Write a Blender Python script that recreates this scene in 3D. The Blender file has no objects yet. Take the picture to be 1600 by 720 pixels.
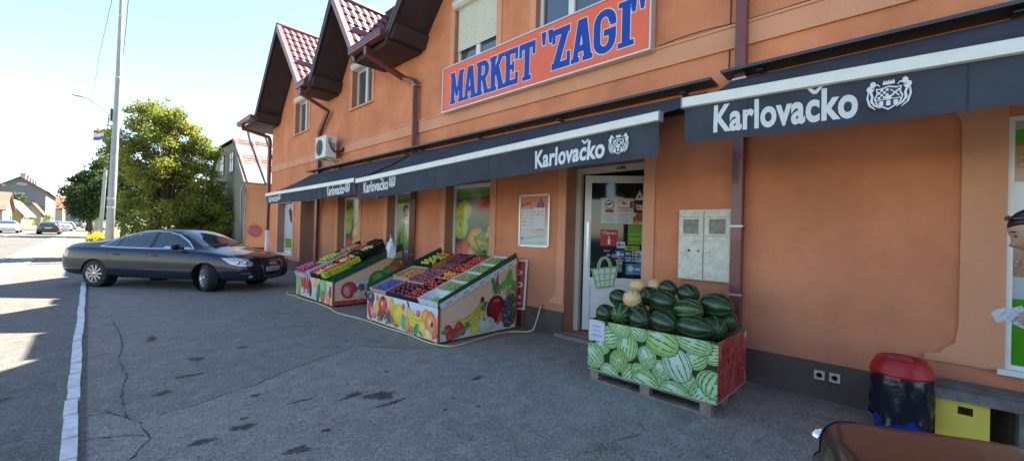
import bpy, bmesh, math, random
from math import sin, cos, pi, radians, sqrt, atan2
from mathutils import Vector, Matrix, geometry
from mathutils.bvhtree import BVHTree
rnd = random.Random(7)
S = bpy.context.scene
COL = S.collection
# ---------------------------------------------------------------- camera
cd = bpy.data.cameras.new('camera'); cam = bpy.data.objects.new('camera', cd); COL.objects.link(cam); S.camera = cam
cd.sensor_width = 36; cd.lens = 36*645/1600; cd.clip_start = .05; cd.clip_end = 4000
YAW, PITCH, ROLL = radians(45.664), radians(.3396), .027
_f = Vector((sin(YAW)*cos(PITCH), cos(YAW)*cos(PITCH), sin(PITCH))); _r = Vector((cos(YAW), -sin(YAW), 0)); _u = _r.cross(_f)
_r2 = _r*cos(ROLL)+_u*sin(ROLL); _u2 = -_r*sin(ROLL)+_u*cos(ROLL)
cam.matrix_world = Matrix(((_r2.x, _u2.x, -_f.x, 0), (_r2.y, _u2.y, -_f.y, 0), (_r2.z, _u2.z, -_f.z, 1.55), (0, 0, 0, 1)))
# ---------------------------------------------------------------- light
SUN = Vector((.80, .17, 1)).normalized()
W = bpy.data.worlds.new('World'); S.world = W; W.use_nodes = True
nt = W.node_tree; sky = nt.nodes.new('ShaderNodeTexSky'); sky.sky_type = 'NISHITA'; sky.sun_disc = False
sky.sun_elevation = math.asin(SUN.z); sky.sun_rotation = atan2(SUN.x, SUN.y)
sky.air_density = 1.0; sky.dust_density = .35; sky.ozone_density = .4; sky.altitude = 100
nt.links.new(sky.outputs[0], nt.nodes['Background'].inputs[0]); nt.nodes['Background'].inputs[1].default_value = .050
sl = bpy.data.lights.new('sun', 'SUN'); sl.energy = 3.4; sl.angle = radians(.53); sl.color = (1, .91, .78)
so = bpy.data.objects.new('sun', sl); COL.objects.link(so); so.rotation_euler = SUN.to_track_quat('Z', 'Y').to_euler(); so.location = (20, 5, 30)
S.view_settings.view_transform = 'Standard'; S.view_settings.look = 'None'; S.view_settings.gamma = 1
S.view_settings.exposure = 2.95
S.render.resolution_x = 1024; S.render.resolution_y = 460
# ---------------------------------------------------------------- materials
MATS = {}
def mat(name, col=(.5, .5, .5), rough=.6, metal=0, bump=0, bscale=40, var=0, vscale=3, coat=0, spec=.5, trans=0, var2=None, attr=False, rand=0, detail=4):
    if name in MATS: return MATS[name]
    m = bpy.data.materials.new(name); m.use_nodes = True; n = m.node_tree.nodes; l = m.node_tree.links; b = n['Principled BSDF']
    b.inputs['Base Color'].default_value = (*col, 1); b.inputs['Roughness'].default_value = rough; b.inputs['Metallic'].default_value = metal
    b.inputs['Specular IOR Level'].default_value = spec
    if coat: b.inputs['Coat Weight'].default_value = coat; b.inputs['Coat Roughness'].default_value = .03
    tc = n.new('ShaderNodeTexCoord'); src = None
    if attr:
        a = n.new('ShaderNodeAttribute'); a.attribute_name = 'Col'; src = a.outputs[0]
    if var:
        nz = n.new('ShaderNodeTexNoise'); nz.inputs['Scale'].default_value = vscale; nz.inputs['Detail'].default_value = detail; nz.inputs['Roughness'].default_value = .6
        l.new(tc.outputs['Object'], nz.inputs[0])
        mp = n.new('ShaderNodeMapRange'); mp.inputs[1].default_value = .3; mp.inputs[2].default_value = .7; l.new(nz.outputs[0], mp.inputs[0])
        mx = n.new('ShaderNodeMix'); mx.data_type = 'RGBA'; l.new(mp.outputs[0], mx.inputs[0])
        c2 = var2 if var2 else tuple(min(1, c*(1+var)) for c in col); c1 = col if var2 else tuple(c*(1-var) for c in col)
        if attr:
            mx.blend_type = 'MULTIPLY'; mp.inputs[3].default_value = 0; mp.inputs[4].default_value = 1
            l.new(src, mx.inputs[6]); mx.inputs[7].default_value = (1-var, 1-var, 1-var, 1)
        else:
            mx.inputs[6].default_value = (*c1, 1); mx.inputs[7].default_value = (*c2, 1)
        src = mx.outputs[2]
    if rand:
        oi = n.new('ShaderNodeObjectInfo'); hs = n.new('ShaderNodeHueSaturation')
        r1 = n.new('ShaderNodeMapRange'); r1.inputs[3].default_value = 1-rand; r1.inputs[4].default_value = 1+rand; l.new(oi.outputs['Random'], r1.inputs[0])
        r2 = n.new('ShaderNodeMapRange'); r2.inputs[3].default_value = .5-rand*.05; r2.inputs[4].default_value = .5+rand*.05; l.new(oi.outputs['Random'], r2.inputs[0])
        l.new(r1.outputs[0], hs.inputs['Value']); l.new(r2.outputs[0], hs.inputs['Hue'])
        if src: l.new(src, hs.inputs['Color'])
        else: hs.inputs['Color'].default_value = (*col, 1)
        src = hs.outputs[0]
    if src: l.new(src, b.inputs['Base Color'])
    if bump:
        nb = n.new('ShaderNodeTexNoise'); nb.inputs['Scale'].default_value = bscale; nb.inputs['Detail'].default_value = 5
        l.new(tc.outputs['Object'], nb.inputs[0]); bp = n.new('ShaderNodeBump'); bp.inputs['Strength'].default_value = min(1, bump); bp.inputs['Distance'].default_value = .01*max(1, bump)
        l.new(nb.outputs[0], bp.inputs['Height']); l.new(bp.outputs[0], b.inputs['Normal'])
    if trans:
        t = n.new('ShaderNodeBsdfTranslucent'); ms = n.new('ShaderNodeMixShader'); ms.inputs[0].default_value = trans
        if src: l.new(src, t.inputs[0])
        else: t.inputs[0].default_value = (*[min(1, c*1.6) for c in col], 1)
        l.new(b.outputs[0], ms.inputs[1]); l.new(t.outputs[0], ms.inputs[2]); l.new(ms.outputs[0], n['Material Output'].inputs[0])
    MATS[name] = m; return m
PRINT = mat('printed_paper', rough=.45, attr=True, spec=.4, var=.12, vscale=60)
PAINTC = mat('painted_colours', rough=.6, attr=True, spec=.35, var=.12, vscale=14, bump=.15, bscale=90)
# ---------------------------------------------------------------- mesh builder
FR = {}   # frame (matrix) of each thing
class MB:
    def __init__(s): s.v = []; s.f = []; s.m = []; s.c = []; s.s = []; s.M = None; s.smooth = False; s.mi = 0; s.col = (.8, .8, .8)
    def add(s, vs, fs, mi=None, col=None, smooth=None):
        b = len(s.v); M = s.M
        for p in vs: s.v.append(tuple(M @ Vector(p)) if M else tuple(p))
        for f in fs:
            s.f.append([b+i for i in f]); s.m.append(s.mi if mi is None else mi); s.c.append(s.col if col is None else col); s.s.append(s.smooth if smooth is None else smooth)
        return b
    def box(s, a, b, **k):
        (x0, y0, z0), (x1, y1, z1) = a, b
        if x0 > x1: x0, x1 = x1, x0
        if y0 > y1: y0, y1 = y1, y0
        if z0 > z1: z0, z1 = z1, z0
        v = [(x0, y0, z0), (x1, y0, z0), (x1, y1, z0), (x0, y1, z0), (x0, y0, z1), (x1, y0, z1), (x1, y1, z1), (x0, y1, z1)]
        s.add(v, [(0, 3, 2, 1), (4, 5, 6, 7), (0, 1, 5, 4), (1, 2, 6, 5), (2, 3, 7, 6), (3, 0, 4, 7)], **k)
    def poly(s, pts, **k): s.add(pts, [tuple(range(len(pts)))], **k)
    def prism(s, pts, d, **k):      # extrude polygon pts by vector d
        n = len(pts); d = Vector(d); q = [tuple(Vector(p)+d) for p in pts]
        s.add(list(pts)+q, [tuple(range(n))[::-1], tuple(range(n, 2*n))]+[(i, (i+1) % n, n+(i+1) % n, n+i) for i in range(n)], **k)
    def tube(s, pts, r, seg=8, caps=True, square=False, **k):
        pts = [Vector(p) for p in pts]; rs = r if isinstance(r, (list, tuple)) else [r]*len(pts); vs = []; up = Vector((0, 0, 1))
        prev = None
        for i, p in enumerate(pts):
            t = ((pts[min(i+1, len(pts)-1)]-p).normalized()+(p-pts[max(i-1, 0)]).normalized())
            t = t.normalized() if t.length > 1e-6 else Vector((0, 0, 1))
            if prev is None:
                a = t.cross(up) if abs(t.dot(up)) < .95 else t.cross(Vector((0, 1, 0)))
            else: a = prev - t*prev.dot(t)
            a.normalize(); prev = a.copy(); b = t.cross(a)
            for j in range(seg):
                an = 2*pi*(j+.5)/seg; vs.append(p+(a*cos(an)+b*sin(an))*rs[i])
        fs = [(i*seg+j, i*seg+(j+1) % seg, (i+1)*seg+(j+1) % seg, (i+1)*seg+j) for i in range(len(pts)-1) for j in range(seg)]
        if caps: fs += [tuple(range(seg))[::-1], tuple(range((len(pts)-1)*seg, len(pts)*seg))]
        k.setdefault('smooth', not square and seg > 5); s.add(vs, fs, **k)
    def lathe(s, prof, c=(0, 0, 0), axis='z', seg=24, **k):   # prof: (r, h)
        vs = []
        for r, h in prof:
            for j in range(seg):
                a = 2*pi*j/seg; p = (r*cos(a), r*sin(a), h)
                if axis == 'y': p = (p[0], p[2], p[1])
                if axis == 'x': p = (p[2], p[0], p[1])
                vs.append((p[0]+c[0], p[1]+c[1], p[2]+c[2]))
        fs = [(i*seg+j, i*seg+(j+1) % seg, (i+1)*seg+(j+1) % seg, (i+1)*seg+j) for i in range(len(prof)-1) for j in range(seg)]
        cap = k.pop('cap', True)
        if cap and prof[0][0] > 1e-5: fs.append(tuple(range(seg))[::-1])
        if cap and prof[-1][0] > 1e-5: fs.append(tuple(range((len(prof)-1)*seg, len(prof)*seg)))
        k.setdefault('smooth', True); s.add(vs, fs, **k)
    def sphere(s, c, r, seg=12, rings=8, **k):
        r = r if isinstance(r, (tuple, list)) else (r, r, r); vs = [(c[0], c[1], c[2]+r[2])]
        for i in range(1, rings):
            for j in range(seg):
                a = pi*i/rings; b = 2*pi*j/seg; vs.append((c[0]+r[0]*sin(a)*cos(b), c[1]+r[1]*sin(a)*sin(b), c[2]+r[2]*cos(a)))
        vs.append((c[0], c[1], c[2]-r[2])); fs = [(0, 1+j, 1+(j+1) % seg) for j in range(seg)]
        for i in range(rings-2):
            for j in range(seg): a = 1+i*seg; fs.append((a+j, a+seg+j, a+seg+(j+1) % seg, a+(j+1) % seg))
        a = 1+(rings-2)*seg; fs += [(a+j, len(vs)-1, a+(j+1) % seg) for j in range(seg)]
        k.setdefault('smooth', True); s.add(vs, fs, **k)
    def mesh(s, name, mats, inv=None):
        me = bpy.data.meshes.new(name); vs = [tuple(inv @ Vector(p)) for p in s.v] if inv else s.v
        me.from_pydata(vs, [], s.f)
        for m in (mats if isinstance(mats, (list, tuple)) else [mats]): me.materials.append(m)
        n = len(me.polygons)
        if n != len(s.f): raise Exception('face count '+name)
        me.polygons.foreach_set('material_index', s.m); me.polygons.foreach_set('use_smooth', s.s)
        ca = me.color_attributes.new('Col', 'FLOAT_COLOR', 'CORNER'); buf = []
        for f, c in zip(s.f, s.c):
            if isinstance(c[0], (tuple, list)):
                for q in c: buf += [q[0], q[1], q[2], 1]
            else: buf += [c[0], c[1], c[2], 1]*len(f)
        ca.data.foreach_set('color', buf); me.update(); return me
    def build(s, name, mats, parent=None, local=False):
        """parent is a thing (Empty or mesh) or a part of it; world coordinates unless local"""
        fr = FR.get(parent.name) if parent else None
        inv = fr.inverted() if (fr is not None and not local) else None
        o = bpy.data.objects.new(name, s.mesh(name, mats, inv)); COL.objects.link(o)
        if parent: o.parent = parent; FR[o.name] = fr
        return o
def thing(name, label, cat, loc=(0, 0, 0), rz=0, group=None, rx=0):
    o = bpy.data.objects.new(name, None); COL.objects.link(o); o.location = loc; o.rotation_euler = (rx, 0, rz); o.empty_display_size = .1
    FR[o.name] = Matrix.Translation(loc) @ Matrix.Rotation(rz, 4, 'Z') @ Matrix.Rotation(rx, 4, 'X')
    return tag(o, label, cat, group)
def tag(o, label=None, cat=None, group=None, kind=None):
    if label: o['label'] = label
    if cat: o['category'] = cat
    if group: o['group'] = group
    if kind: o['kind'] = kind
    return o
def single(mb, name, mats, label, cat, base, group=None, kind=None):
    """a thing that is one mesh, with its origin at base"""
    inv = Matrix.Translation(base).inverted(); o = bpy.data.objects.new(name, mb.mesh(name, mats, inv)); COL.objects.link(o); o.location = base
    FR[o.name] = Matrix.Translation(base); return tag(o, label, cat, group, kind)
def struct(mb, name, mats):
    o = mb.build(name, mats); o['kind'] = 'structure'; return o
def copy_tree(o, parent=None):
    c = o.copy(); COL.objects.link(c)
    if parent: c.parent = parent
    for ch in [q for q in bpy.data.objects if q.parent == o]: copy_tree(ch, c)
    return c
def lerp(a, b, t): return a+(b-a)*t
def lc(a, b, t): return tuple(lerp(x, y, t) for x, y in zip(a, b))
# ---------------------------------------------------------------- flat printed pictures
class Art:
    """coloured shapes on a panel: convex pieces clipped to the panel outline, stacked in thin layers"""
    def __init__(s, outline): s.o = outline; s.p = []; s.k = 0
    def cv(s, pts, cols, layer=True):
        if layer: s.k += 1
        P = [(Vector(p), Vector(c)) for p, c in zip(pts, cols)]
        ar = sum(P[i][0].x*P[(i+1) % len(P)][0].y-P[(i+1) % len(P)][0].x*P[i][0].y for i in range(len(P)))
        if ar < 0: P = P[::-1]
        n = len(s.o)
        for i in range(n):
            a = Vector(s.o[i]); b = Vector(s.o[(i+1) % n]); d = b-a; out = []
            for j in range(len(P)):
                p, c = P[j]; q, e = P[(j+1) % len(P)]
                sp = d.x*(p.y-a.y)-d.y*(p.x-a.x); sq = d.x*(q.y-a.y)-d.y*(q.x-a.x)
                if sp >= 0: out.append((p, c))
                if (sp > 0 and sq < 0) or (sp < 0 and sq > 0):
                    t = sp/(sp-sq); out.append((p+(q-p)*t, c+(e-c)*t))
            P = out
            if len(P) < 3: return
        s.p.append(([tuple(q[0]) for q in P], [tuple(q[1]) for q in P], s.k))
    def poly(s, pts, c): s.cv(pts, [c]*len(pts))
    def rect(s, x0, y0, x1, y1, c, c2=None): s.cv([(x0, y0), (x1, y0), (x1, y1), (x0, y1)], [c, c, c2 or c, c2 or c])
    def ell(s, cx, cy, rx, ry, rot=0, ce=(1, 1, 1), cc=None, off=(-.25, .3), seg=18):
        s.k += 1; cc = cc or ce; q = [(rx*cos(2*pi*i/seg), ry*sin(2*pi*i/seg)) for i in range(seg)]
        R = lambda x, y: (cx+x*cos(rot)-y*sin(rot), cy+x*sin(rot)+y*cos(rot)); c0 = R(off[0]*rx, off[1]*ry)
        for i in range(seg): s.cv([c0, R(*q[i]), R(*q[(i+1) % seg])], [cc, ce, ce], False)
    def strip(s, pts, ws, c, c2=None):
        s.k += 1
        for i in range(len(pts)-1):
            a = Vector(pts[i]); b = Vector(pts[i+1]); 
            def nrm(j):
                t = Vector(pts[min(j+1, len(pts)-1)])-Vector(pts[max(j-1, 0)]); t.normalize(); return Vector((-t.y, t.x))
            n0 = nrm(i)*ws[i]*.5; n1 = nrm(i+1)*ws[i+1]*.5; e = c2 or c
            if ws[i] < 1e-6: s.cv([a, b-n1, b+n1], [c, e, c], False)
            elif ws[i+1] < 1e-6: s.cv([a+n0, a-n0, b], [c, e, c], False)
            else: s.cv([a+n0, a-n0, b-n1, b+n1], [c, e, e, c], False)
    def melon(s, cx, cy, rx, ry, rot, l=(.35, .62, .22), d=(.04, .17, .035), n=5):
        n = max(2, n-1)
        s.ell(cx, cy, rx*1.03, ry*1.03, rot, (.01, .03, .01)); s.ell(cx, cy, rx, ry, rot, lc(l, (.1, .3, .05), .35), lc(l, (.75, .9, .75), .35))
        for i in range(-n, n+1):
            a = i/(n+.6)*1.35; w = .13*ry*cos(a*.9); pts = []; ws = []
            for j in range(-6, 7):
                t = j/6*.93; y = sin(a)*ry*cos(t*pi/2)**.8*.95; x = rx*sin(t*pi/2); y += rnd.uniform(-.03, .03)*ry
                pts.append((cx+x*cos(rot)-y*sin(rot), cy+x*sin(rot)+y*cos(rot))); ws.append(max(1e-3, w*(1.15 if j % 2 else .6)*cos(t*1.45)))
            s.strip(pts, ws, lc(d, l, rnd.uniform(0, .25)))
        for i in range(7):
            a = rnd.uniform(0, 6.28); q = rnd.uniform(0, .6); s.ell(cx+rx*q*cos(a), cy+ry*q*sin(a), rx*rnd.uniform(.04, .14), ry*rnd.uniform(.04, .1), rot, lc(l, (.6, .7, .5), rnd.random()*.7), seg=7)
        if rnd.random() < .6: s.ell(cx-.2*rx, cy+.35*ry, rx*.4, ry*.22, rot+.2, lc(l, (.6, .72, .75), .25), (.58, .70, .74), seg=12)
    def banana(s, pts, w, c=(.85, .68, .05), c2=(.62, .5, .03)):
        n = len(pts); W_ = [w*(.25+.75*sin(pi*(i+.35)/(n-.3))) for i in range(n)]
        s.strip(pts, [q*1.12+.003 for q in W_], lc(c, (.15, .1, .01), .75)); s.strip(pts, W_, c, c2); s.strip(pts, [q*.35 for q in W_], lc(c, (1, .95, .5), .35), lc(c2, (1, .9, .4), .2))
    def berries(s, cx, cy, rx, ry, r, n, c, hl=None, rot=0):
        for i in range(n):
            a = rnd.uniform(0, 2*pi); q = sqrt(rnd.random()); x, y = rx*q*cos(a), ry*q*sin(a); x, y = x*cos(rot)-y*sin(rot), x*sin(rot)+y*cos(rot)
            s.ell(cx+x, cy+y, r, r, 0, lc(c, (0, 0, 0), .45), hl or lc(c, (1, 1, 1), .25), seg=9)
    def leaf(s, cx, cy, L, w, rot, c=(.05, .25, .05)):
        p = [(L*t, 0) for t in (-.5, -.25, 0, .25, .5)]
        s.strip([(cx+x*cos(rot), cy+x*sin(rot)) for x, y in p], [0, w*.8, w, w*.7, 0], c, lc(c, (.3, .6, .2), .4))
    def put(s, mb, O, U, V, mi=0, eps=.0008, st=.00002):
        """O origin, U and V axis vectors; front side is U x V"""
        O, U, V = Vector(O), Vector(U), Vector(V); N = U.cross(V).normalized()
        for pts, cols, k in s.p:
            w = eps+st*k; mb.add([O+U*p[0]+V*p[1]+N*w for p in pts], [tuple(range(len(pts)))], mi=mi, col=cols, smooth=False)
def text_mesh(txt, size=1, sx=1, bold=0, extrude=0, align='LEFT', shear=0, spacing=1):
    c = bpy.data.curves.new('t', 'FONT'); c.body = txt; c.size = size; c.offset = bold; c.extrude = extrude; c.align_x = align; c.shear = shear; c.space_character = spacing; c.resolution_u = 4
    o = bpy.data.objects.new('t', c); COL.objects.link(o); dg = bpy.context.evaluated_depsgraph_get(); dg.update()
    me = bpy.data.meshes.new_from_object(o.evaluated_get(dg)); vs = [(v.co.x*sx, v.co.y, v.co.z) for v in me.vertices]; fs = [tuple(p.vertices) for p in me.polygons]
    bpy.data.objects.remove(o); bpy.data.curves.remove(c); bpy.data.meshes.remove(me); return vs, fs
def put_text(mb, txt, O, U, V, h, w=None, eps=.002, **k):
    """text whose capitals are h high, fitted to width w, lower left corner at O"""
    vs, fs = text_mesh(txt, 1, **{a: b for a, b in k.items() if a in ('bold', 'shear', 'spacing')})
    if not vs: return
    x0 = min(v[0] for v in vs); x1 = max(v[0] for v in vs); O, U, V = Vector(O), Vector(U).normalized(), Vector(V).normalized(); N = U.cross(V)
    kh = h/.7; kw = (w/(x1-x0)) if w else kh
    mb.add([O+U*(v[0]-x0)*kw+V*v[1]*kh+N*eps for v in vs], fs, mi=k.get('mi'), col=k.get('col'), smooth=False)
# ================================================================ ground
def ground_mat(name, base, dark, spots=True, scale=1.0, light=None, rough=.9):
    m = bpy.data.materials.new(name); m.use_nodes = True; n = m.node_tree.nodes; l = m.node_tree.links; b = n['Principled BSDF']; b.inputs['Roughness'].default_value = rough
    b.inputs['Specular IOR Level'].default_value = .3
    g = n.new('ShaderNodeNewGeometry')
    def noise(sc, det=5, rg=.6):
        q = n.new('ShaderNodeTexNoise'); q.inputs['Scale'].default_value = sc; q.inputs['Detail'].default_value = det; q.inputs['Roughness'].default_value = rg; l.new(g.outputs['Position'], q.inputs[0]); return q.outputs[0]
    def rng(s, a, c, x=0, y=1):
        q = n.new('ShaderNodeMapRange'); q.inputs[1].default_value = a; q.inputs[2].default_value = c; q.inputs[3].default_value = x; q.inputs[4].default_value = y; l.new(s, q.inputs[0]); return q.outputs[0]
    def mix(f, a, c, bt='MIX'):
        q = n.new('ShaderNodeMix'); q.data_type = 'RGBA'; q.blend_type = bt
        if isinstance(f, float): q.inputs[0].default_value = f
        else: l.new(f, q.inputs[0])
        for i, x in ((6, a), (7, c)):
            if isinstance(x, tuple): q.inputs[i].default_value = (*x, 1)
            else: l.new(x, q.inputs[i])
        return q.outputs[2]
    c = mix(rng(noise(.7*scale, 6), .35, .65), dark, base)
    c = mix(rng(noise(1.6*scale, 6, .65), .47, .6, 0, .5), c, tuple(x*.5 for x in base))
    c = mix(rng(noise(6, 6, .65), .48, .62, 0, .6), c, light or tuple(min(1, x*1.55) for x in base))
    c = mix(rng(noise(4.3, 7, .75), .54, .62, 0, .5), c, tuple(x*.42 for x in base))
    c = mix(rng(noise(38, 3, .6), .50, .62, 0, .5), c, light or tuple(min(1, x*2.1) for x in base))
    c = mix(rng(noise(30, 2, .5), .58, .66, 0, .75), c, tuple(x*.25 for x in base))
    c = mix(rng(noise(95, 2, .6), .48, .62, 0, .55), c, light or tuple(min(1, x*2.2) for x in base))
    c = mix(rng(noise(110, 2, .6), .5, .62, 0, .6), c, tuple(x*.3 for x in base))
    v = n.new('ShaderNodeTexVoronoi'); v.inputs['Scale'].default_value = 170; l.new(g.outputs['Position'], v.inputs[0])
    c = mix(rng(v.outputs['Distance'], .0, .55, 0, .75), tuple(x*.35 for x in base), c)
    if spots:
        sv = n.new('ShaderNodeTexVoronoi'); sv.inputs['Scale'].default_value = 3.1; sv.inputs['Randomness'].default_value = 1
        wob = n.new('ShaderNodeTexNoise'); wob.inputs['Scale'].default_value = 9; l.new(g.outputs['Position'], wob.inputs[0])
        ad = n.new('ShaderNodeVectorMath'); ad.operation = 'MULTIPLY_ADD'; l.new(wob.outputs['Color'], ad.inputs[0]); ad.inputs[1].default_value = (.14, .14, 0); l.new(g.outputs['Position'], ad.inputs[2])
        l.new(ad.outputs[0], sv.inputs[0])
        sep = n.new('ShaderNodeSeparateColor'); l.new(sv.outputs['Color'], sep.inputs[0])
        th = n.new('ShaderNodeMath'); th.operation = 'MULTIPLY'; l.new(rng(sep.outputs[0], .5, 1, 0, .10), th.inputs[0]); th.inputs[1].default_value = 1
        lt = n.new('ShaderNodeMath'); lt.operation = 'LESS_THAN'; l.new(sv.outputs['Distance'], lt.inputs[0]); l.new(th.outputs[0], lt.inputs[1])
        m1 = n.new('ShaderNodeMath'); m1.operation = 'MULTIPLY'; l.new(lt.outputs[0], m1.inputs[0]); m1.inputs[1].default_value = .5
        c = mix(m1.outputs[0], c, tuple(x*.25 for x in base))
        s2 = n.new('ShaderNodeTexNoise'); s2.inputs['Scale'].default_value = 2.3; s2.inputs['Detail'].default_value = 8; l.new(g.outputs['Position'], s2.inputs[0])
        c = mix(rng(s2.outputs[0], .6, .72, 0, .45), c, tuple(x*.35 for x in base))
    l.new(c, b.inputs['Base Color'])
    bp = n.new('ShaderNodeBump'); bp.inputs['Strength'].default_value = .55; bp.inputs['Distance'].default_value = .006; l.new(noise(190, 3), bp.inputs['Height']); l.new(bp.outputs[0], b.inputs['Normal'])
    MATS[name] = m; return m
LOT = ground_mat('lot_asphalt', (.28, .255, .22), (.20, .184, .16))
LOT2 = ground_mat('lot_asphalt_newer', (.33, .303, .265), (.27, .25, .22))
PAVE = ground_mat('pavement_asphalt', (.185, .172, .15), (.145, .135, .12))
ROADM = ground_mat('road_asphalt', (.145, .138, .126), (.12, .115, .106), spots=False, scale=.4)
EARTH = mat('dry_ground', (.12, .13, .06), .95, var=.4, vscale=.3)
m = MB(); m.poly([(-900, -300, -.03), (900, -300, -.03), (900, 1500, -.03), (-900, 1500, -.03)]); struct(m, 'ground', EARTH)
def sheet(name, ma, x0, x1, y0, y1, z): m = MB(); m.poly([(x0, y0, z), (x1, y0, z), (x1, y1, z), (x0, y1, z)]); return struct(m, name, ma)
sheet('parking_lot', LOT, .02, 12, -14, 22.0, 0)
sheet('pavement', PAVE, -1.5, .02, -14, 420, -.004)
sheet('road', ROADM, -9.3, -1.5, -60, 420, -.012)
sheet('far_pavement', PAVE, -11.2, -9.3, -60, 420, .06)
m = MB(); e_ = [(.03, 4.67), (.14, 4.7), (.28, 4.36), (.64, 4.38), (1.18, 4.6), (1.6, 4.86), (2.5, 5.26), (2.9, 4.72), (3.2, 4.52), (4.2, 4.35), (5.06, 4.3), (5.06, -3), (.03, -3)]; m.poly([(x, y, .0018) for x, y in e_[::-1]]); struct(m, 'asphalt_patch', LOT2)
KW = mat('kerb_white', (.66, .65, .62), .8, var=.2, vscale=12, bump=.3, bscale=60)
KG = mat('kerb_concrete', (.21, .20, .18), .85, var=.2, vscale=5, bump=.3)
m = MB(); y = -6.0
while y < 14.6:
    L = rnd.choice((.42, .46, .5, .38)); dx = rnd.uniform(-.008, .008); h = rnd.uniform(.022, .034); w0 = .040
    m.prism([(-.067-w0+dx, y+.02, -.02), (-.067+w0+dx, y+.016, -.02), (-.067+w0+dx+rnd.uniform(-.006, .006), y+L-.014, -.02), (-.067-w0+dx, y+L-.02, -.02)], (0, 0, .02+h)); y += L
struct(m, 'kerb', KW)
m = MB(); y = -14.
while y < 200: m.box((-1.62, y+.01, -.02), (-1.46, y+.99, .012)); y += 1
y = -14.
while y < 200: m.box((-2.32, y+.01, -.02), (-2.16, y+.99, .012)); y += 1
y = -14.
while y < 200:
    L = .5
    for i in range(2): m.box((-2.15+i*.262, y+.008, -.02), (-2.15+i*.262+.255, y+L-.008, -.002-.004*i))
    y += L
struct(m, 'gutter_strip', KG)
m = MB(); m.box((-9.45, -60, 0), (-9.3, 420, .1)); struct(m, 'far_kerb', KG)
LW = mat('road_paint', (.7, .7, .66), .7, var=.2, vscale=8)
m = MB(); y = -10
while y < 300: m.poly([(-5.7, y, -.008), (-5.58, y, -.008), (-5.58, y+3, -.008), (-5.7, y+3, -.008)]); y += 6
struct(m, 'lane_marking', LW)
# cracks and stains in the lot
CR = mat('crack_black', (.045, .046, .05), .95)
def crack(pts, w, nm='asphalt_crack', zz=.0062, amp=.022):
    m = MB(); P = []; 
    for i in range(len(pts)-1):
        a, b = Vector(pts[i]), Vector(pts[i+1]); n = max(2, int((b-a).length/.05))
        for j in range(n):
            t = j/n; q = a.lerp(b, t); d = (b-a).normalized(); q = q+Vector((-d.y, d.x))*rnd.uniform(-amp, amp)*.5; P.append(q)
    for i in range(len(P)-1):
        d = (P[i+1]-P[i]).normalized(); n = Vector((-d.y, d.x)); w0 = w*rnd.uniform(.2, 1); w1 = w0*.8
        m.poly([(P[i]+n*w0).to_3d()+Vector((0, 0, zz)), (P[i+1]+n*w1).to_3d()+Vector((0, 0, zz)), (P[i+1]-n*w1).to_3d()+Vector((0, 0, zz)), (P[i]-n*w0).to_3d()+Vector((0, 0, zz))])
    struct(m, nm, CR)
crack([(-.03, 4.67), (.14, 4.7), (.28, 4.34), (.64, 4.38), (1.18, 4.6), (1.6, 4.86), (2.5, 5.26)], .007)
crack([(.24, 4.45), (.24, 5.2), (.3, 5.7), (.26, 6.4), (.33, 7.1), (.32, 8.2), (.28, 9.2)], .008, zz=.0066)
crack([(.3, 4.3), (.34, 3.9), (.2, 3.6)], .008, zz=.0070); crack([(-.02, 4.2), (.2, 4.1), (.35, 3.95)], .007, zz=.0074)
crack([(2.5, 5.26), (2.9, 4.7), (3.2, 4.5), (4.2, 4.35)], .006, zz=.0078)
crack([(2.6, 1.3), (2.8, 1.6), (3.1, 1.5), (3.3, 1.7)], .004, zz=.0082)
ST = ground_mat('oil_stain', (.11, .105, .095), (.07, .068, .062), spots=False)
_n = ST.node_tree.nodes; _l = ST.node_tree.links; _a = _n.new('ShaderNodeAttribute'); _a.attribute_name = 'Col'; _z = _n.new('ShaderNodeTexNoise'); _z.inputs['Scale'].default_value = 30; _z.inputs['Detail'].default_value = 5; _g = _n.new('ShaderNodeNewGeometry'); _l.new(_g.outputs['Position'], _z.inputs[0])
_s = _n.new('ShaderNodeMath'); _s.operation = 'ADD'; _l.new(_a.outputs['Fac'], _s.inputs[0]); _l.new(_z.outputs[0], _s.inputs[1]); _r = _n.new('ShaderNodeMapRange'); _r.inputs[1].default_value = .62; _r.inputs[2].default_value = 1.0; _r.inputs[4].default_value = .75; _l.new(_s.outputs[0], _r.inputs[0]); _l.new(_r.outputs[0], _n['Principled BSDF'].inputs['Alpha'])
def stain(cx, cy, rx, ry, k=0):
    m = MB(); n = 34; ph = [rnd.uniform(0, 6.28) for _ in range(6)]
    pts = []
    for i in range(n):
        a = 2*pi*i/n; f = 1+.22*sin(2*a+ph[0])+.16*sin(3*a+ph[1])+.12*sin(5*a+ph[2])+.07*sin(9*a+ph[3])+rnd.uniform(-.05, .05)
        pts.append((cx+rx*f*cos(a), cy+ry*f*sin(a), .0024+k*.00012))
    
    for i in range(n): m.add([(cx, cy, .0024+k*.00012), pts[i], pts[(i+1) % n]], [(0, 1, 2)], col=[(1, 1, 1), (0, 0, 0), (0, 0, 0)])
    struct(m, 'asphalt_stain', ST)
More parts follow.
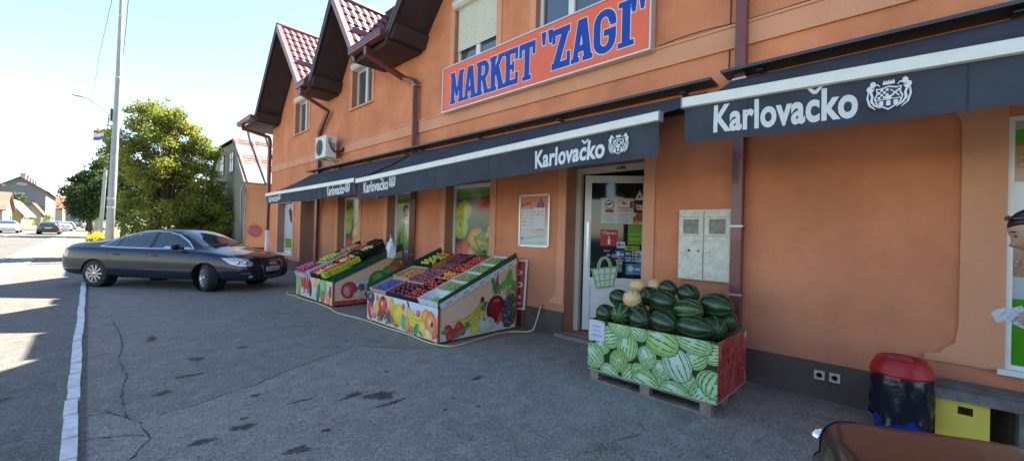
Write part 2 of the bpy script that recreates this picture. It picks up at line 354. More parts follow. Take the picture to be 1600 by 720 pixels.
for k, q in enumerate([(1.93, 3.55, .2, .13), (1.75, 3.72, .18, .05), (1.92, 3.33, .16, .05), (1.05, 3.05, .1, .08), (.6, 3.62, .08, .07), (.86, 3.68, .1, .08), (.9, 3.84, .04, .04), (1.35, 3.9, .12, .03), (1.1, 4.3, .07, .04), (2.4, 3.05, .04, .02), (2.2, 2.9, .03, .02), (2.45, 2.75, .03, .02), (2.9, 3.3, .1, .05), (1.3, 3.2, .05, .03), (2.3, 4.1, .04, .03), (.5, 4.9, .1, .07), (.75, 5.3, .14, .06), (.9, 5.9, .08, .12), (1.4, 6.1, .06, .1), (.62, 7.3, .07, .2), (-.55, 4.6, .1, .05), (-.5, 5.6, .08, .06)]): stain(*q, k=k)
GR = mat('weed_green', (.07, .14, .03), .8)
m = MB()
for i in range(160):
    x, y = 2.62+rnd.gauss(0, .09), 1.62+rnd.gauss(0, .045); a = rnd.uniform(0, 6.3); h = rnd.uniform(.008, .02); m.poly([(x, y, .004), (x+.006*cos(a), y+.006*sin(a), .004), (x+.02*cos(a+1), y+.02*sin(a+1), h)])
o = single(m, 'weeds', GR, 'tiny green weeds growing in the crack of the asphalt', 'weeds', (2.6, 1.6, 0), kind='stuff')
# ================================================================ market building
FX = 5.1; Y0, Y1 = -6.0, 18.65
def plaster(name, col, k=.16, dirt_shade=0):
    m = mat(name, col, .92, bump=.8, bscale=55, var=k, vscale=1.3, detail=8, spec=.15)
    if dirt_shade:
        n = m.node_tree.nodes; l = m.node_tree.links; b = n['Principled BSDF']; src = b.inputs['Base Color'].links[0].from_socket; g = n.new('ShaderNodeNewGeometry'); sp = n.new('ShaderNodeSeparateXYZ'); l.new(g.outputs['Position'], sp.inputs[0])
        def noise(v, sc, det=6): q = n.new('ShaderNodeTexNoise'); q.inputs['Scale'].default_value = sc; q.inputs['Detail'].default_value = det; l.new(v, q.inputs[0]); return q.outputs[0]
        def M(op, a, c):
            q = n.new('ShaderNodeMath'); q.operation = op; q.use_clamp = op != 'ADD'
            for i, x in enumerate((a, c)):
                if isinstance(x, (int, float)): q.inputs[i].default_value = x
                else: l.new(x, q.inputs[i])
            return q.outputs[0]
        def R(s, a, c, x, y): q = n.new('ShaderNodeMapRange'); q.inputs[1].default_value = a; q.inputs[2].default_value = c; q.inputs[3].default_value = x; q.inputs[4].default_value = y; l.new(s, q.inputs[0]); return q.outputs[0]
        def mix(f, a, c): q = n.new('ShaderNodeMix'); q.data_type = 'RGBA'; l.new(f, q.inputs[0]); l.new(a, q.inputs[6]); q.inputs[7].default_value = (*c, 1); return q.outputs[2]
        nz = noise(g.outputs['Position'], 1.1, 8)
        fade_shade = M('MULTIPLY', R(sp.outputs[2], .3, 1.7, 1, 0), R(nz, .3, .62, .2, 1)); c = mix(M('MULTIPLY', fade_shade, .75), src, (.47, .22, .15))     # splashed, faded foot of the wall, with shade put into its colour
        mp = n.new('ShaderNodeMapping'); mp.inputs['Scale'].default_value = (1, 5, .35); l.new(g.outputs['Position'], mp.inputs[0])
        st = M('MULTIPLY', R(noise(mp.outputs[0], 2.2, 7), .56, .72, 0, 1), R(sp.outputs[2], 3.0, 5.5, .25, .8)); c = mix(M('MULTIPLY', st, .45), c, (.40, .17, .095))   # rain streaks
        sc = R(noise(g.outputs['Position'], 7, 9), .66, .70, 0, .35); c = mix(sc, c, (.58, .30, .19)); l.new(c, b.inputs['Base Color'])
    return m
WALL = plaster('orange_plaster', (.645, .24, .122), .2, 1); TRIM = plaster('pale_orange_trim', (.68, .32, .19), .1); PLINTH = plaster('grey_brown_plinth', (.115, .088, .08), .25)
REV = plaster('brown_reveal', (.40, .19, .125), .1)
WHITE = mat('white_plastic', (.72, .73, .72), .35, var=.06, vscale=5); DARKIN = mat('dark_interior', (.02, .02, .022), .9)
MAR = mat('maroon_metal', (.16, .035, .035), .38, var=.15, vscale=6, coat=.3); MARL = mat('maroon_barge', (.25, .12, .13), .45, var=.1, vscale=6)
BROWN = mat('dark_brown_boards', (.035, .022, .026), .6, var=.3, vscale=4)
GLASS = mat('window_glass', (.05, .07, .09), .05, spec=1.0, coat=1); BEIGE = mat('beige_frame', (.55, .5, .42), .5, var=.08)
B = thing('market_building', 'long orange plastered market with maroon tiled gables and grey plinth', 'building', (FX, 6, 0))
OPEN = [(-2.6, -.52, .58, 2.58), (2.56, 3.83, .06, 2.58), (5.54, 6.9, .6, 2.5), (8.1, 9.26, .1, 2.5), (10.8, 12.15, .6, 2.46), (13.85, 15.2, .1, 2.44), (16.02, 17.68, .55, 2.44),
        (14.72, 16.02, 4.85, 6.08), (10.25, 11.42, 4.9, 6.1), (5.5, 6.75, 4.7, 6.15), (3.25, 4.55, 4.7, 6.15)]
EAVE = 5.62; DEP = .45
GAB = [(15.5, 2.40, 8.30), (10.95, 1.43, 7.58), (5.0, 3.0, 9.0), (-2.2, 3.0, 9.0)]   # apex y, half width, apex z
m = MB(); ys = sorted({Y0, Y1}|{v for o in OPEN for v in o[:2]}); zs = sorted({0, EAVE-.02}|{v for o in OPEN for v in o[2:]} | {6.2})
for i in range(len(ys)-1):
    for j in range(len(zs)-1):
        a, b, c, d = ys[i], ys[i+1], zs[j], zs[j+1]; my, mz = (a+b)/2, (c+d)/2
        if any(o[0] < my < o[1] and o[2] < mz < o[3] for o in OPEN) or c >= EAVE-.03: continue
        m.poly([(FX, b, c), (FX, a, c), (FX, a, d), (FX, b, d)])
for gy, hw, az in GAB:     # gable walls above the eave with their window holes
    hole = [o for o in OPEN if gy-hw < (o[0]+o[1])/2 < gy+hw and o[3] > EAVE]
    bz = EAVE-.02; top = lambda y: bz+(az-.1-bz)*max(0, 1-abs(y-gy)/hw)
    yy = sorted({gy-hw, gy, gy+hw}|{v for o in hole for v in o[:2]})
    for a, b in zip(yy[:-1], yy[1:]):
        h = [o for o in hole if o[0] < (a+b)/2 < o[1]]; lo = h[0][3] if h else bz
        if top(a) < lo+1e-4 and top(b) < lo+1e-4: continue
        P = [(FX, b, lo), (FX, a, lo)]
        if top(a) > lo+1e-4: P.append((FX, a, top(a)))
        if top(b) > lo+1e-4: P.append((FX, b, top(b)))
        m.poly(P)
m.poly([(FX, Y1, 0), (FX, Y1, EAVE), (10, Y1, 9.5), (14.5, Y1, EAVE), (14.5, Y1, 0)]); m.poly([(FX, Y0, 0), (14.5, Y0, 0), (14.5, Y0, EAVE), (10, Y0, 9.5), (FX, Y0, EAVE)])
m.poly([(14.5, Y0, 0), (14.5, Y1, 0), (14.5, Y1, EAVE), (14.5, Y0, EAVE)])
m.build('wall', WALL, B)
for a, b, c, d in OPEN:
    m = MB(); e = FX+(.45 if a in (13.85,) else .3)+.35
    m.poly([(FX, b, c), (e, b, c), (e, b, d), (FX, b, d)]); m.poly([(FX, a, c), (FX, a, d), (e, a, d), (e, a, c)]); m.poly([(FX, a, d), (FX, b, d), (e, b, d), (e, a, d)]); m.poly([(FX, a, c), (e, a, c), (e, b, c), (FX, b, c)]); m.build('reveal', REV, B)
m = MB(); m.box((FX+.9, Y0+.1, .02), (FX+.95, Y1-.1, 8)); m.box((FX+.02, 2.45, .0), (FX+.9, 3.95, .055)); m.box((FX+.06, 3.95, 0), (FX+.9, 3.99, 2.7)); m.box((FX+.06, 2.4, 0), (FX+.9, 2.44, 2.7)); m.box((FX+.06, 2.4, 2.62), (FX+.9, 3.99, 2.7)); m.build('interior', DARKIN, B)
# plinth with gaps at doors
m = MB(); doors = [(2.56, 3.83), (8.1, 9.26), (13.85, 15.2)]; y = Y0
for a, b in doors+[(Y1+.02, 0)]: m.box((FX-.03, y, -.02), (FX-.001, a, .355)); y = b
m.box((FX-.03, Y1, -.02), (14.5, Y1+.03, .355)); m.build('plinth', PLINTH, B)
m = MB(); m.box((FX-.14, 2.5, -.02), (FX+.25, 3.9, .055)); m.build('threshold', mat('grey_step', (.2, .18, .16), .85, var=.3, vscale=8), B)
m = MB(); m.box((FX-.03, Y0, 3.715), (FX-.001, Y1, 3.96)); m.box((FX-.045, Y0, 3.955), (FX-.001, Y1, 3.985)); m.build('band', TRIM, B)
def pilaster(ya, yb, z0, z1, side, fl=.13):
    """side +1: flare toward +Y"""
    m = MB(); e = FX-.022
    o, i = (yb, ya) if side > 0 else (ya, yb); s = side
    P = [(i, z0), (o+s*fl, z0), (o+s*fl, z0+.05), (o+s*fl*.55, z0+.07), (o+s*fl*.3, z0+.14), (o+s*fl*.1, z0+.17), (o, z0+.32), (o, z1-.25), (o+s*fl*.05, z1-.12), (o+s*fl*.25, z1-.05), (o+s*fl*.5, z1-.02), (o+s*fl*.6, z1), (i, z1)]
    m.prism([(e, y, z) for y, z in P], (.021, 0, 0)); m.build('pilaster', TRIM, B)
for a, b in ((2.56, 3.83), (5.54, 6.9), (8.1, 9.26), (10.8, 12.15), (13.85, 15.2), (16.02, 17.68)):
    pilaster(b, b+.15, .47, 2.66, 1); pilaster(a-.15, a, .47, 2.66, -1)
pilaster(-.52, -.27, .56, 2.72, 1, .2)
for a, b, c, d in OPEN[7:]:
    m = MB(); e = FX-.02; w = .13
    for yy, s in ((b, 1), (a, -1)):
        o = yy+s*w; P = [(yy, c-.02), (o+s*.05, c-.02), (o+s*.05, c+.04), (o, c+.12), (o, d+.1), (yy, d+.1)]; m.prism([(e, y, z) for y, z in P], (.019, 0, 0)); m.build('window_trim', TRIM, B); m = MB()
    m = MB(); m.box((FX-.06, a-.1, c-.05), (FX+.2, b+.1, c)); m.build('sill', TRIM, B)
def casement(a, b, c, d, x, mull=True, nm='window', fmat=WHITE, box=True, shut=0, curtain=True):
    m = MB(); t = .06; fx = x
    for q in ((a, a+t, c, d), (b-t, b, c, d)): m.box((fx, q[0], q[2]), (fx+.06, q[1], q[3]))
    m.box((fx+.001, a+t, c), (fx+.059, b-t, c+t)); m.box((fx+.001, a+t, d-t), (fx+.059, b-t, d))
    if mull: mid = (a+b)/2; m.box((fx-.012, mid-.055, c+.02), (fx+.05, mid+.055, d-.02))
    w = m.build(nm, fmat, B)
    g = MB(); g.box((fx+.03, a+t, c+t), (fx+.045, b-t, d-t)); g.build('pane', GLASS, w)
    if curtain:
        q = MB(); n = 26
        for i in range(n):
            y = a+t+(b-a-2*t)*i/n
            if i % 9 < 6: q.poly([(fx+.16+.02*sin(i*2), y, c), (fx+.16+.02*sin(i*2+2), y+(b-a-2*t)/n, c), (fx+.16+.02*sin(i*2+2), y+(b-a-2*t)/n, d), (fx+.16+.02*sin(i*2), y, d)])
        q.build('curtain', mat('net_curtain', (.5, .5, .48), .9), w)
    if shut:
        s = MB(); z = d
        while z > shut: s.prism([(fx-.03, b-.03, z-.045), (fx-.045, b-.03, z-.022), (fx-.03, b-.03, z-.002), (fx-.02, b-.03, z-.022)], (0, -(b-a)+.06, 0)); z -= .048
        s.build('roller_shutter', mat('cream_shutter', (.72, .70, .62), .45), w)
    if box:
        s = MB(); P = [(fx+.05, d-.02), (FX-.03, d-.02), (FX-.08, d+.02), (FX-.08, d+.1), (FX-.04, d+.17), (fx+.05, d+.17)] ; s.prism([(x_, b+.01, z_) for x_, z_ in P], (0, -(b-a)-.02, 0)); s.build('shutter_box', mat('cream_shutter', (.72, .70, .62), .45), w)
    return w
casement(14.72, 16.02, 4.85, 6.0, FX+.14); casement(10.25, 11.42, 4.9, 6.0, FX+.14); casement(5.5, 6.75, 4.7, 6.05, FX+.1, shut=5.22, curtain=False); casement(3.25, 4.55, 4.7, 6.05, FX+.1)
# ---------------- printed shop windows
K = (.02, .03, .02)
def fruit_window(w, h):
    A = Art([(0, 0), (w, 0), (w, h), (0, h)]); A.rect(0, 0, w, h, (.05, .06, .05), (.12, .14, .12)); A.rect(0, h*.9, w, h, (.12, .33, .03)); A.rect(0, h*.965, w, h, (.35, .3, .27))
    A.ell(w*.16, h*.72, w*.26, h*.13, .5, (.3, .32, .03), (.62, .62, .1)); A.ell(w*.12, h*.55, w*.2, h*.14, 0, (.3, .38, .06), (.6, .66, .22)); A.ell(w*.12, h*.58, .02, .05, .3, (.12, .15, .02))
    A.ell(w*.75, h*.8, w*.24, h*.1, 0, (.25, .02, .015), (.5, .05, .04)); A.rect(w*.55, h*.78, w*.98, h*.88, (.34, .03, .03), (.45, .05, .04))
    A.ell(w*.55, h*.4, w*.24, h*.15, .2, (.45, .17, .05), (.75, .42, .1)); A.ell(w*.2, h*.24, w*.26, h*.17, .3, (.33, .05, .04), (.68, .2, .16)); A.ell(w*.42, h*.22, w*.16, h*.12, -.4, (.4, .1, .04), (.7, .4, .2))
    for i in range(16): A.leaf(w*.62+rnd.uniform(-.1, .28)*w, h*(.18+.02*i)+rnd.uniform(-.02, .02), .3*w, .06*w, rnd.uniform(-1.2, .4), (.07, .16, .05))
    A.berries(w*.85, h*.16, w*.18, h*.13, w*.07, 22, (.3, .5, .08)); A.berries(w*.5, h*.06, w*.4, h*.06, w*.07, 18, (.3, .45, .08)); A.berries(w*.88, h*.5, w*.14, h*.08, w*.06, 12, (.28, .48, .08))
    return A
def bread_window(w, h):
    A = Art([(0, 0), (w, 0), (w, h), (0, h)]); A.rect(0, 0, w, h, (.5, .5, .5)); A.rect(0, 0, w, h*.27, (.06, .28, .01)); A.rect(0, h*.27, w, h*.36, (.42, .47, .5))
    A.rect(0, h*.36, w, h*.48, (.3, .2, .12)); A.berries(w*.5, h*.42, w*.5, h*.06, .02, 260, (.35, .2, .08)); A.rect(0, h*.48, w, h*.62, (.14, .15, .14), (.2, .22, .2))
    A.rect(0, h*.62, w, h*.8, (.62, .62, .6), (.7, .7, .7)); A.rect(0, h*.75, w, h*.92, (.42, .26, .12)); A.berries(w*.5, h*.83, w*.5, h*.075, .022, 300, (.45, .27, .1)); A.rect(0, h*.9, w, h, (.1, .3, .02)); A.rect(0, h*.965, w, h, (.4, .36, .33)); return A
def leek_window(w, h):
    A = Art([(0, 0), (w, 0), (w, h), (0, h)]); A.rect(0, 0, w, h, (.42, .42, .36), (.6, .55, .42)); A.rect(0, h*.9, w, h, (.1, .3, .02)); A.rect(0, h*.95, w, h, (.3, .25, .22))
    A.ell(w*.38, h*.83, w*.13, h*.05, 0, (.12, .04, .02), (.2, .07, .04)); A.rect(w*.3, h*.75, w*.48, h*.82, (.15, .06, .03)); A.strip([(w*.2, h*.72), (w*.4, h*.69), (w*.62, h*.72)], [.05, .07, .05], (.7, .7, .65))
    for i in range(60): x = w*rnd.uniform(.05, .98); A.strip([(x, h*rnd.uniform(.15, .3)), (x+rnd.uniform(-.05, .05), h*.48), (x+rnd.uniform(-.12, .12), h*rnd.uniform(.58, .7))], [.02, .045, .004], lc((.05, .16, .02), (.25, .42, .1), rnd.random()))
    for i in range(26): A.leaf(w*rnd.uniform(0, 1), h*rnd.uniform(.02, .3), .25, .08, rnd.uniform(0, 3), lc((.04, .1, .02), (.35, .45, .25), rnd.random()))
    return A
def icecream_window(w, h):
    A = Art([(0, 0), (w, 0), (w, h), (0, h)]); A.rect(0, 0, w, h, (.45, .55, .65), (.62, .72, .8)); A.rect(0, 0, w, h*.07, (.6, .6, .6)); A.rect(0, h*.07, w, h*.24, (.12, .36, .02)); A.rect(0, h*.24, w, h*.27, (.35, .1, .04))
    A.strip([(w*.25, h*.93), (w*.4, h*.72), (w*.6, h*.62), (w*.75, h*.5), (w*.9, h*.42)], [.25, .35, .22, .18, .05], (.05, .03, .03), (.18, .08, .05)); A.strip([(w*.55, h*.95), (w*.75, h*.82), (w*.85, h*.6)], [.1, .2, .05], (.5, .3, .2)); return A
GLOSS = mat('printed_film', rough=.16, attr=True, spec=.5, var=.15, vscale=9)
def shop_window(a, b, c, d, x, art, frame=WHITE, sill=True, nm='shop_window', label=None, t=.075):
    m = MB()
    for q in ((a, a+t), (b-t, b)): m.box((x, q[0], c), (x+.07, q[1], d))
    m.box((x+.001, a+t, c), (x+.069, b-t, c+t)); m.box((x+.001, a+t, d-t), (x+.069, b-t, d)); w = m.build(nm, frame, B)
    if label: w['label'] = label
    g = MB(); g.box((x+.03, a+t, c+t), (x+.045, b-t, d-t), col=(.1, .1, .1)); art(b-a-2*t, d-c-2*t).put(g, (x+.03, b-t, c+t), (0, -1, 0), (0, 0, 1)); g.build('printed_pane', GLOSS, w)
    if sill: s = MB(); s.box((FX-.06, a-.04, c-.04), (x+.05, b+.04, c+.002)); s.build('sill', WHITE, w)
    return w
shop_window(-2.6, -.52, .58, 2.58, FX-.01+.02, bread_window, label='shop window printed with grain and bread above a green band', t=.035)
shop_window(5.54, 6.92, .6, 2.5, FX+.2, fruit_window, label='shop window printed with large fruit, green band on top')
shop_window(10.8, 12.17, .6, 2.46, FX+.2, fruit_window, label='narrow looking shop window printed with fruit')
shop_window(16.02, 17.7, .55, 2.44, FX+.24, icecream_window, label='pale blue shop window with a green band near its sill')
w = shop_window(8.1, 9.26, .12, 2.5, FX+.2, leek_window, sill=False, nm='door', label='white glazed door printed with green leeks')
m = MB(); m.box((FX+.18, 8.17, .19), (FX+.2, 9.19, 1.0), col=(.5, .5, .5)); m.box((FX+.175, 8.17, .95), (FX+.2, 9.19, 1.08)); m.build('lower_panel', WHITE, w)
m = MB(); m.tube([(FX+.19, 9.2, 1.15), (FX+.14, 9.2, 1.15), (FX+.14, 9.2, 1.3)], .012); m.build('handle', mat('steel', (.55, .55, .55), .3, metal=1), w)
m = MB(); m.box((FX+.44, 13.85, .1), (FX+.5, 15.2, .18)); m.box((FX+.44, 15.1, .18), (FX+.5, 15.2, 2.44)); m.box((FX+.44, 13.85, .18), (FX+.5, 13.95, 2.44)); m.box((FX+.45, 13.95, .9), (FX+.49, 15.1, 1.0)); m.box((FX+.45, 13.95, 2.34), (FX+.49, 15.1, 2.44)); d4 = m.build('door', WHITE, B); d4['label'] = 'plain white door in the deep recess beside the downpipe'
m = MB(); m.box((FX+.47, 13.95, .18), (FX+.48, 15.1, 2.34)); m.build('pane', GLASS, d4)
# ---------------- main entrance
m = MB(); x = FX+.25
m.box((x, 3.75, .06), (x+.08, 3.83, 2.58)); m.box((x, 2.56, .06), (x+.08, 2.64, 2.58)); m.box((x+.001, 2.64, 2.49), (x+.079, 3.75, 2.58)); fr_ = m.build('door_frame', BEIGE, B)
m = MB(); m.box((x-.01, 2.98, 2.505), (x+.001, 3.17, 2.56), col=(.5, .55, .5)); m.box((x-.013, 2.985, 2.51), (x-.009, 3.115, 2.555), col=(.01, .12, .05)); put_text(m, '\u2190', (x-.013, 3.09, 2.52), (0, -1, 0), (0, 0, 1), .03, .05, col=(.6, .8, .6)); m.build('exit_sign', PRINT, fr_)
AL = radians(37); HX, HY = FX+.30, 3.70; DU = Vector((sin(AL), -cos(AL), 0)); DV = Vector((0, 0, 1)); DN = DU.cross(DV)
def leafbox(m, p0, p1, z0, z1, n0=0, n1=.05, **k): m.prism([Vector((HX, HY, 0))+DU*p+DV*z+DN*n0 for p, z in ((p0, z0), (p1, z0), (p1, z1), (p0, z1))], tuple(DN*(n1-n0)), **k)
m = MB(); leafbox(m, 0, .1, .09, 2.47); leafbox(m, .87, .97, .09, 2.47); leafbox(m, .1, .87, 2.36, 2.47, .001, .049); leafbox(m, .1, .87, .8, .9, .001, .049); leafbox(m, .1, .87, .09, .2, .001, .049); leafbox(m, .1, .87, .48, .54, .001, .049); leafbox(m, .1, .87, .2, .48, .012, .03); leafbox(m, .1, .87, .54, .8, .012, .03)
leaf = m.build('door', WHITE, B); leaf['label'] = 'white glazed entrance door standing ajar with stickers'
m = MB(); leafbox(m, .1, .87, .9, 2.36, .015, .03); m.build('pane', mat('dark_glass', (.012, .014, .017), .06, spec=.6), leaf)
m = MB(); leafbox(m, .03, .07, 1.05, 1.75, .06, .075); m.build('handle', mat('steel', (.55, .55, .55), .3, metal=1), leaf)
DO = Vector((HX, HY, 0))+DN*.031
def sticker(nm, p0, z0, w, h, fn, dz=.0):
    m = MB(); A = Art([(0, 0), (w, 0), (w, h), (0, h)]); fn(A, w, h); A.put(m, DO+DU*p0+DV*z0+DN*dz, DU, DV); m.build(nm, PRINT, leaf)
def camsheet(A, w, h):
    A.rect(0, 0, w, h, (.45, .45, .46)); A.rect(.012, .012, w-.012, h-.012, (.62, .62, .62))
    A.ell(w*.27, h*.74, .07, .07, 0, (.05, .03, .03)); A.ell(w*.27, h*.74, .058, .058, 0, (.62, .62, .62)); A.poly([(w*.2, h*.7), (w*.33, h*.76), (w*.32, h*.83), (w*.18, h*.77)], (.03, .03, .03)); A.rect(w*.14, h*.44, w*.4, h*.56, (.35, .03, .04))
    A.rect(w*.52, h*.5, w*.95, h*.93, (.5, .1, .08)); A.rect(w*.535, h*.52, w*.935, h*.91, (.65, .62, .6)); A.poly([(w*.6, h*.84), (w*.72, h*.74), (w*.8, h*.78), (w*.68, h*.88)], (.45, .04, .03)); A.rect(w*.56, h*.6, w*.91, h*.64, (.5, .1, .08)); A.rect(w*.6, h*.54, w*.86, h*.57, (.5, .1, .08))
    for i in range(7): A.rect(w*.1, h*(.1+.045*i), w*rnd.uniform(.35, .44), h*(.115+.045*i), (.35, .35, .38))
    for i in range(8): A.rect(w*.55, h*(.08+.045*i), w*rnd.uniform(.8, .93), h*(.095+.045*i), (.35, .35, .38))
sticker('notice_sheet', .24, 1.73, .5, .4, camsheet)
def opn(A, w, h): A.rect(0, 0, w, h, (.42, .015, .02)); A.rect(w*.43, h*.1, w*.57, h*.42, (.7, .7, .7)); A.rect(w*.47, h*.42, w*.53, h*.6, (.7, .7, .7))
sticker('open_sticker', .25, 1.39, .26, .25, opn)
m = MB(); put_text(m, 'Open', DO+DU*.275+DV*1.57+DN*.002, DU, DV, .045, .21, col=(.8, .8, .8)); m.build('open_lettering', PRINT, leaf)
def duc(A, w, h): A.rect(0, h*.58, w, h, (.45, .1, .02)); A.rect(0, 0, w, h*.58, (.16, .36, .03)); A.ell(w*.3, h*.92, w*.14, h*.06, 0, (.7, .6, .5)); A.rect(w*.1, h*.3, w*.9, h*.34, (.3, .5, .1)); A.rect(w*.1, h*.15, w*.7, h*.2, (.3, .5, .1))
sticker('opening_hours', .66, 1.42, .26, .5, duc)
m = MB(); put_text(m, 'DUCAN', DO+DU*.675+DV*1.73+DN*.002, DU, DV, .05, .23, col=(.75, .7, .65), bold=.02); m.build('shop_lettering', PRINT, leaf)
def cardf(c, c2, c3):
    def f(A, w, h): A.rect(0, 0, w, h, c); A.ell(w*.3, h*.55, w*.18, h*.3, 0, c2); A.rect(w*.55, h*.4, w*.9, h*.6, c2); A.rect(w*.1, h*.1, w*.8, h*.2, c3)
    return f
WH = (.65, .65, .65); BL = (.02, .12, .4)
for i, (p, z, w, h, c, c2) in enumerate([(.64, .96, .24, .17, (.02, .25, .5), WH), (.48, 1.2, .14, .13, BL, WH), (.5, 1.36, .12, .1, WH, BL), (.5, 1.0, .08, .18, (.3, .3, .28), (.1, .1, .1)), (.63, 1.16, .09, .07, (.4, .5, .55), BL), (.63, 1.25, .09, .06, (.1, .2, .3), WH), (.73, 1.16, .09, .07, (.5, .5, .2), BL), (.73, 1.25, .09, .07, WH, (.3, .02, .02)), (.62, 1.33, .22, .07, (.35, .45, .03), (.1, .2, .02)), (.68, 1.98, .16, .1, (.12, .02, .03), (.4, .1, .1)), (.78, 1.95, .1, .08, WH, (.2, .2, .2)), (.8, 1.15, .09, .18, (.55, .57, .6), BL), (.3, 1.3, .1, .03, (.1, .1, .1), (.2, .2, .2))]): sticker('sticker', p, z, w, h, cardf(c, c2, (.3, .3, .3)), dz=.0004*i)
def tri(A, w, h): A.poly([(0, 0), (w, 0), (w/2, h)], WH); A.ell(w*.5, h*.35, w*.14, h*.12, 0, (.1, .1, .1))
sticker('warning_sticker', .75, 2.1, .14, .16, tri)
m = MB(); A = Art([(-9, -9), (9, -9), (9, 9), (-9, 9)]); G = (.12, .45, .03)
bp = [(0, .42), (.43, .5), (.36, .06), (.09, .0)]
A.poly([(-.02, .43), (.45, .52), (.38, .04), (.08, -.02)], WH); 
for i in range(11): a = pi*(.02+.96*i/10); 
hp = [(.21+.1*cos(pi*i/12), .45+.24*sin(pi*i/12)) for i in range(13)]; A.strip(hp, [.05]*13, WH); A.strip(hp, [.03]*13, G)
A.strip([bp[0], bp[1]], [.035, .035], G); A.strip([bp[3], bp[2]], [.03, .03], G); A.strip([bp[0], bp[3]], [.03, .02], G); A.strip([bp[1], bp[2]], [.03, .02], G)
for t in (.25, .5, .75): A.strip([lc(bp[0], bp[1], t), lc(bp[3], bp[2], t)], [.016, .013], G)
for t in (.33, .66): A.strip([lc(bp[0], bp[3], t), lc(bp[1], bp[2], t)], [.018, .018], G)
def star(cx, cy, r, rot=0):
    for rr, c in ((r*1.3, WH), (r, (.5, .15, .01))):
        P = [(cx+rr*(1 if i % 2 == 0 else .45)*cos(rot+pi/2+pi*i/5), cy+rr*(1 if i % 2 == 0 else .45)*sin(rot+pi/2+pi*i/5)) for i in range(10)]; A.k += 1
        for i in range(10): A.cv([(cx, cy), P[i], P[(i+1) % 10]], [c]*3, False)
star(.27, .75, .03); star(.36, .74, .042, .2); star(.46, .62, .06, .1)
A.put(m, DO+DU*.13+DV*.74+DN*.02, DU*.9, DV*.68); m.build('basket_sticker', PRINT, leaf)
# ---------------- roof
TILE = mat('maroon_tiles', (.12, .03, .042), .5, var=.2, vscale=2.5, spec=.3)
RX, RZ = 10.0, 9.35; FXE = 4.28      # ridge, overhang front
def mz(x): return EAVE+.12+(RZ-EAVE-.12)*(x-FXE)/(RX-FXE)
m = MB(); e1 = 19.9
notch = [(FXE, Y0-.4, EAVE+.12)]
for gy, hw, az in GAB[::-1]: xv = FXE+(az-EAVE-.12)/((RZ-EAVE-.12)/(RX-FXE)); notch += [(FXE, gy-hw+.08, EAVE+.12), (xv, gy, mz(xv)), (FXE, gy+hw-.08, EAVE+.12)]
m.prism(notch+[(FXE, e1, EAVE+.12), (RX, e1, RZ), (RX, Y0-.4, RZ)], (0, 0, -.1)); m.prism([(RX, Y0-.4, RZ), (15.2, Y0-.4, EAVE+.1), (15.2, e1, EAVE+.1), (RX, e1, RZ)], (0, 0, -.1))
roof = m.build('roof', TILE, B)
def tiles(o, ridge_y, sgn, y_e, z_e, y_r, z_r, x0, x1, parent):
    """rows of scalloped tiles on a slope falling from (y_r,z_r) to (y_e,z_e); columns run down the slope"""
    m = MB(); L = sqrt((y_e-y_r)**2+(z_e-z_r)**2); d = Vector((0, (y_e-y_r)/L, (z_e-z_r)/L)); n = Vector((0, -d.z*sgn, d.y*sgn)); n = n if n.z > 0 else -n
    pw, ph = .21, .36; nc = int((x1-x0)/pw); nr = int(L/ph)+1; sub = 4
    for r in range(nr):
        for c in range(nc):
            for s in range(sub):
                P = []
                for uu, vv in ((s, 0), (s+1, 0), (s+1, 1), (s, 1)):
                    t = uu/sub; wav = .028*sin(pi*t)**1.5; sc = .05*sin(pi*t) if vv else 0
                    q = Vector((x0+(c+t)*pw, y_r, z_r))+d*min(L, (r+vv)*ph+sc)+n*(wav+(.026 if vv else .0)+.02); P.append(q)
                m.poly(P, smooth=False)
    m.build('tiles', TILE, parent)
